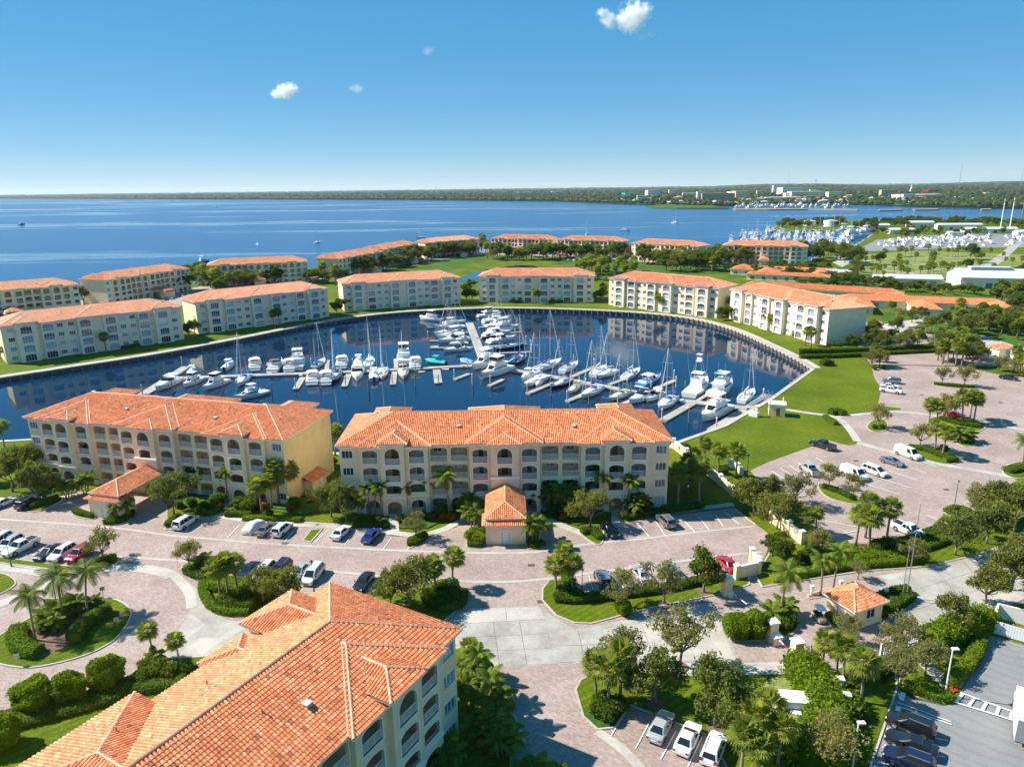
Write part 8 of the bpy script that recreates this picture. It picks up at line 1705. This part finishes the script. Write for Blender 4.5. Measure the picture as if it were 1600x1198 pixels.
# town on the far shore
def block(px, py, wpx, hpx, label, mat='stucco_white', storeys=3, depth=.6, group='buildings of the far town', roof=None):
    q = P(px, py); sc = q.y / math.cos(PITCH) / F * 1.0; w_ = wpx * sc * 1.1; h = hpx * sc * 1.35; r = empty('town_building', (q.x, q.y, FZ), R(rnd.uniform(-12, 12))); D_ = max(8, w_ * depth); m_ = MB(); m_.box(-w_ / 2, w_ / 2, 0, D_, 0, h); m_.build('wall', mat, r)
    if roof: e = .4; zr = h + D_ * .16; m_ = MB(); m_.add([(-w_ / 2 - e, -e, h), (w_ / 2 + e, -e, h), (w_ / 2 + e, D_ + e, h), (-w_ / 2 - e, D_ + e, h), (-w_ / 2 + D_ * .3, D_ / 2, zr), (w_ / 2 - D_ * .3, D_ / 2, zr)], [(0, 1, 5, 4), (1, 2, 5), (2, 3, 4, 5), (3, 0, 4)]); m_.build('roof', roof, r)
    else: m_ = MB(); m_.box(-w_ / 2 - .3, w_ / 2 + .3, -.3, D_ + .3, h, h + .8); m_.build('parapet', mat, r)
    fl = h / storeys; nx = max(3, int(w_ / 5)); g = MB()
    for i in range(storeys):
        for k in range(nx): x = -w_ / 2 + (k + .5) * w_ / nx; g.box(x - w_ / nx * .3, x + w_ / nx * .3, -.12, -.02, fl * (i + .3), fl * (i + .78))
    stuff(g.build('windows', 'window_glass', r)); tag(r, label, 'building', group); return r
for a in [(1216, 305, 14, 10, 'white tower block with rooftop box in the far town', 'stucco_white', 5), (1238, 305.5, 28, 8, 'wide pale grey block beside the white tower', 'stucco_white', 4), (1238, 309.5, 18, 5, 'low white block in front of the white tower', 'stucco_white', 3), (1262, 309.5, 42, 6.5, 'long cream hotel block with rows of windows', 'stucco_pale', 3), (1305, 309.5, 18, 6, 'pale square block right of the long hotel', 'stucco_pale', 3), (1160, 311, 20, 8, 'peach building with stepped roof above the far marina', 'stucco_yellow', 3), (1122, 316, 42, 9, 'wide brown brick apartment block on the far waterfront', 'teak', 5), (1155, 309, 24, 6, 'white block behind the brown brick one', 'stucco_white', 3), (1095, 312, 10, 8, 'narrow white block left of the brown brick one', 'stucco_white', 4),
          (1022, 308, 18, 7, 'pale block with dark windows in the far town left', 'stucco_white', 3), (1050, 304.5, 8, 5, 'white stepped gable house in the far town', 'stucco_white', 2), (1005, 313.5, 16, 5, 'low cream block on the far left waterfront', 'stucco_pale', 2), (990, 306, 24, 3, 'long teal roofed building at the far left', 'hull_teal', 1), (1080, 306, 22, 3, 'low grey block in the far town', 'stucco_white', 2), (1197, 314, 12, 3.5, 'turquoise roofed hut behind the far marina', 'hull_teal', 1), (1225, 314, 46, 3.5, 'long white marina building on the far shore', 'stucco_white', 2), (1420, 311.5, 14, 5, 'white cube in the middle of the long white complex', 'stucco_white', 2), (1440, 310.5, 54, 4, 'long white complex on the right far shore', 'stucco_white', 2), (1412, 314, 20, 3, 'low white annex of the long complex', 'stucco_white', 1), (1388, 307.5, 18, 7, 'square tan building above the right far shore', 'canvas_tan', 4), (1458, 303, 16, 4, 'brick red building above the right far shore', 'lamp_red', 2), (1190, 303, 12, 3, 'small white block above the peach building', 'stucco_white', 2), (1255, 300, 12, 3, 'left of the white roofs on the rise above the town', 'stucco_white', 1), (1272, 301, 10, 3, 'right of the white roofs on the rise above the town', 'stucco_white', 1), (870, 303, 14, 2.4, 'white flat building far above the middle shore', 'stucco_white', 1), (820, 304, 20, 2.4, 'pale long building far above the middle shore', 'stucco_pale', 1), (1545, 305, 10, 2.2, 'pale building among the right far trees', 'stucco_pale', 1), (1550, 308, 12, 2.2, 'white roof below the pale building in the right trees', 'stucco_white', 1), (1500, 312, 10, 2.5, 'small white building on the right far shore', 'stucco_white', 1)]:
    block(*a)
for i in range(150):
    px = rr.choice([rr.uniform(830, 980), rr.uniform(960, 1110), rr.uniform(1130, 1340), rr.uniform(1150, 1330), rr.uniform(1100, 1400), rr.uniform(1380, 1600), rr.uniform(200, 830)]); sy = shore_y(px); py = sy - rr.uniform(.6, 3.0) if px < 960 else sy - rr.uniform(1, 12)
    q = P(px, py); w_ = rr.uniform(12, 24) * max(1, q.y / 3000); r = empty('far_house', (q.x, q.y, FZ), rr.uniform(-.5, .5)); m2 = MB(); m2.box(-w_ / 2, w_ / 2, 0, w_ * .6, 0, 5 * max(1, q.y / 3000)); m2.build('wall', 'stucco_white', r); z = 5 * max(1, q.y / 3000); m2 = MB(); m2.add([(-w_ * .55, -1, z), (w_ * .55, -1, z), (w_ * .55, w_ * .6 + 1, z), (-w_ * .55, w_ * .6 + 1, z), (-w_ * .2, w_ * .3, z * 1.6), (w_ * .2, w_ * .3, z * 1.6)], [(0, 1, 5, 4), (1, 2, 5), (2, 3, 4, 5), (3, 0, 4)]); m2.build('roof', rr.choice(['metal_roof', 'roof_deck', 'stucco_white']), r)
    later(r, px, 'pale house', 'pale houses', 'scattered along the far shore', 'house')
farfill([(1140, 324), (1160, 322), (1250, 320.5), (1330, 321.5), (1325, 324.5), (1250, 325), (1160, 325.5)], 60, ['fly', 'fly', 'low'], 'in the far town marina', WZ, 1.2, 2.4, 20)
farfill([(1150, 322.5), (1200, 320.6), (1200, 324), (1150, 324.6)], 16, ['sail', 'fly'], 'at the left end of the far marina', WZ, 1.2, 1.9, 20)
for x, y, h, nm, l in ((1231, 301, 118, 'radio_mast', 'tall thin radio mast on the skyline above the town'), (1273, 303, 75, 'water_tower', 'slim tower with a wide head right of the radio mast'), (1492, 288, 190, 'radio_mast', 'faint tall radio mast on the right skyline'), (682, 300, 130, 'radio_mast', 'faint radio mast on the middle skyline'), (1587, 290, 160, 'radio_mast', 'faint radio mast near the right edge'), (1423, 302, 55, 'church_steeple', 'white church steeple among the far trees')):
    q = P(x, y) if y > 299 else Vector(((x - 800) / F * 6000 * .98, 6000, 0)); r = empty(nm, (q.x, q.y, 0)); m2 = MB(); k = q.y / 3000
    if nm == 'church_steeple': m2.box(-5, 5, -5, 5, 0, 24); m2.build('belfry', 'stucco_white', r); m2 = MB(); m2.tube((0, 0, 24), (0, 0, h * .9), 6, .2, 4); m2.build('spire', 'stucco_white', r)
    else:
        m2.tube((0, 0, 0), (0, 0, h), .9 * k, .5 * k, 6); m2.build('mast', 'grey_metal', r)
        m2 = MB(); m2.tube((0, 0, h * .97), (0, 0, h * 1.03), (4 if nm == 'water_tower' else .9) * k, (4 if nm == 'water_tower' else .3) * k, 8); m2.build('head', 'grey_metal', r)
    tag(r, l, 'tower' if 'mast' in nm or 'tower' in nm else 'steeple')

# ------------------------------------------------------------------ haze and clouds
b = MB(); b.box(-30500, 30500, -1200, 38500, -5.5, 215); hz = b.mesh('haze', 'white_trim'); hz.materials.clear()
hm = bpy.data.materials.new('haze'); hm.use_nodes = True; n = hm.node_tree; n.nodes.clear()
pv = n.nodes.new('ShaderNodeVolumePrincipled'); pv.inputs['Color'].default_value = (0.80, 0.90, 1.0, 1); pv.inputs['Density'].default_value = 0.000022; pv.inputs['Anisotropy'].default_value = 0.2
o_ = n.nodes.new('ShaderNodeOutputMaterial'); n.links.new(pv.outputs[0], o_.inputs['Volume']); hz.materials.append(hm); stuff(mkobj('haze', hz))
def cloud(px, py, wpx, hpx, dist, label, dens, seed, lobes, thr):
    u = (px - 800) / F; v = -(py - 599) / F; d = RX * (u * cr + v * sr) + UP * (-u * sr + v * cr) + FW
    c = Vector((0, 0, CH)) + d * dist; w_ = wpx / F * dist; h = hpx / F * dist
    me = MB(); me.box(-w_ / 2, w_ / 2, -w_ * .3, w_ * .3, -h / 2, h / 2); me = me.mesh('cloud', 'white_trim'); me.materials.clear()
    mt = bpy.data.materials.new('cloud'); mt.use_nodes = True; n = mt.node_tree; n.nodes.clear(); pos = opos(n); acc = None
    for lx, lz, lr in lobes:
        s_ = n.nodes.new('ShaderNodeVectorMath'); s_.operation = 'SUBTRACT'; n.links.new(pos, s_.inputs[0]); s_.inputs[1].default_value = (lx * w_, 0, lz * h)
        k = n.nodes.new('ShaderNodeVectorMath'); k.operation = 'MULTIPLY'; n.links.new(s_.outputs[0], k.inputs[0]); k.inputs[1].default_value = (1 / (lr * w_), 1 / (lr * w_), 1 / (lr * w_ * .8))
        l = n.nodes.new('ShaderNodeVectorMath'); l.operation = 'LENGTH'; n.links.new(k.outputs[0], l.inputs[0])
        i = n.nodes.new('ShaderNodeMath'); i.operation = 'SUBTRACT'; i.inputs[0].default_value = 1; n.links.new(l.outputs['Value'], i.inputs[1])
        if acc is None: acc = i.outputs[0]
        else: x = n.nodes.new('ShaderNodeMath'); x.operation = 'MAXIMUM'; n.links.new(acc, x.inputs[0]); n.links.new(i.outputs[0], x.inputs[1]); acc = x.outputs[0]
    nz = noise(n, 12 / w_, 9, pos, .72); n.nodes[-1].inputs['Vector']
    a = n.nodes.new('ShaderNodeMath'); a.operation = 'MULTIPLY_ADD'; n.links.new(nz, a.inputs[0]); a.inputs[1].default_value = 3.4; a.inputs[2].default_value = -thr
    s2 = n.nodes.new('ShaderNodeMath'); s2.operation = 'ADD'; n.links.new(acc, s2.inputs[0]); n.links.new(a.outputs[0], s2.inputs[1])
    g = n.nodes.new('ShaderNodeMapRange'); n.links.new(s2.outputs[0], g.inputs[0]); g.inputs[1].default_value = 0; g.inputs[2].default_value = .6; g.inputs[3].default_value = 0; g.inputs[4].default_value = dens
    pv = n.nodes.new('ShaderNodeVolumePrincipled'); pv.inputs['Color'].default_value = (1, 1, 1, 1); pv.inputs['Anisotropy'].default_value = .1; n.links.new(g.outputs[0], pv.inputs['Density'])
    o_ = n.nodes.new('ShaderNodeOutputMaterial'); n.links.new(pv.outputs[0], o_.inputs['Volume']); me.materials.append(mt)
    o = mkobj('cloud', me, None, c); tag(o, label, 'cloud', 'clouds'); return o
cloud(976, 26, 118, 62, 5000, 'white ragged cloud at the top of the sky', .022, 1, [(.14, .08, .22), (.25, .14, .14), (.0, -.05, .17), (-.2, -.08, .14), (-.3, .1, .10), (.1, -.15, .18)], 1.85)
cloud(446, 143, 62, 34, 6000, 'small white cloud left of centre in the sky', .032, 2, [(.0, .0, .22), (.14, .1, .18), (-.22, -.12, .15)], 1.65)
cloud(558, 139, 34, 18, 6000, 'faint wisp of cloud right of the small white cloud', .006, 3, [(.0, .0, .3), (-.2, .05, .2)], 1.75)
cloud(668, 80, 30, 18, 6000, 'faint wisp of cloud in the middle of the sky', .004, 4, [(.0, .0, .3), (.2, .1, .2)], 1.75)
cloud(1012, 56, 44, 16, 5000, 'faint streak of cloud below the ragged cloud', .008, 5, [(.1, .05, .2), (-.2, -.1, .16)], 1.75)
# ------------------------------------------------------------------ finish
resolve()
for p_ in PROTOS: p_.done()
bpy.data.batch_remove(DEAD)
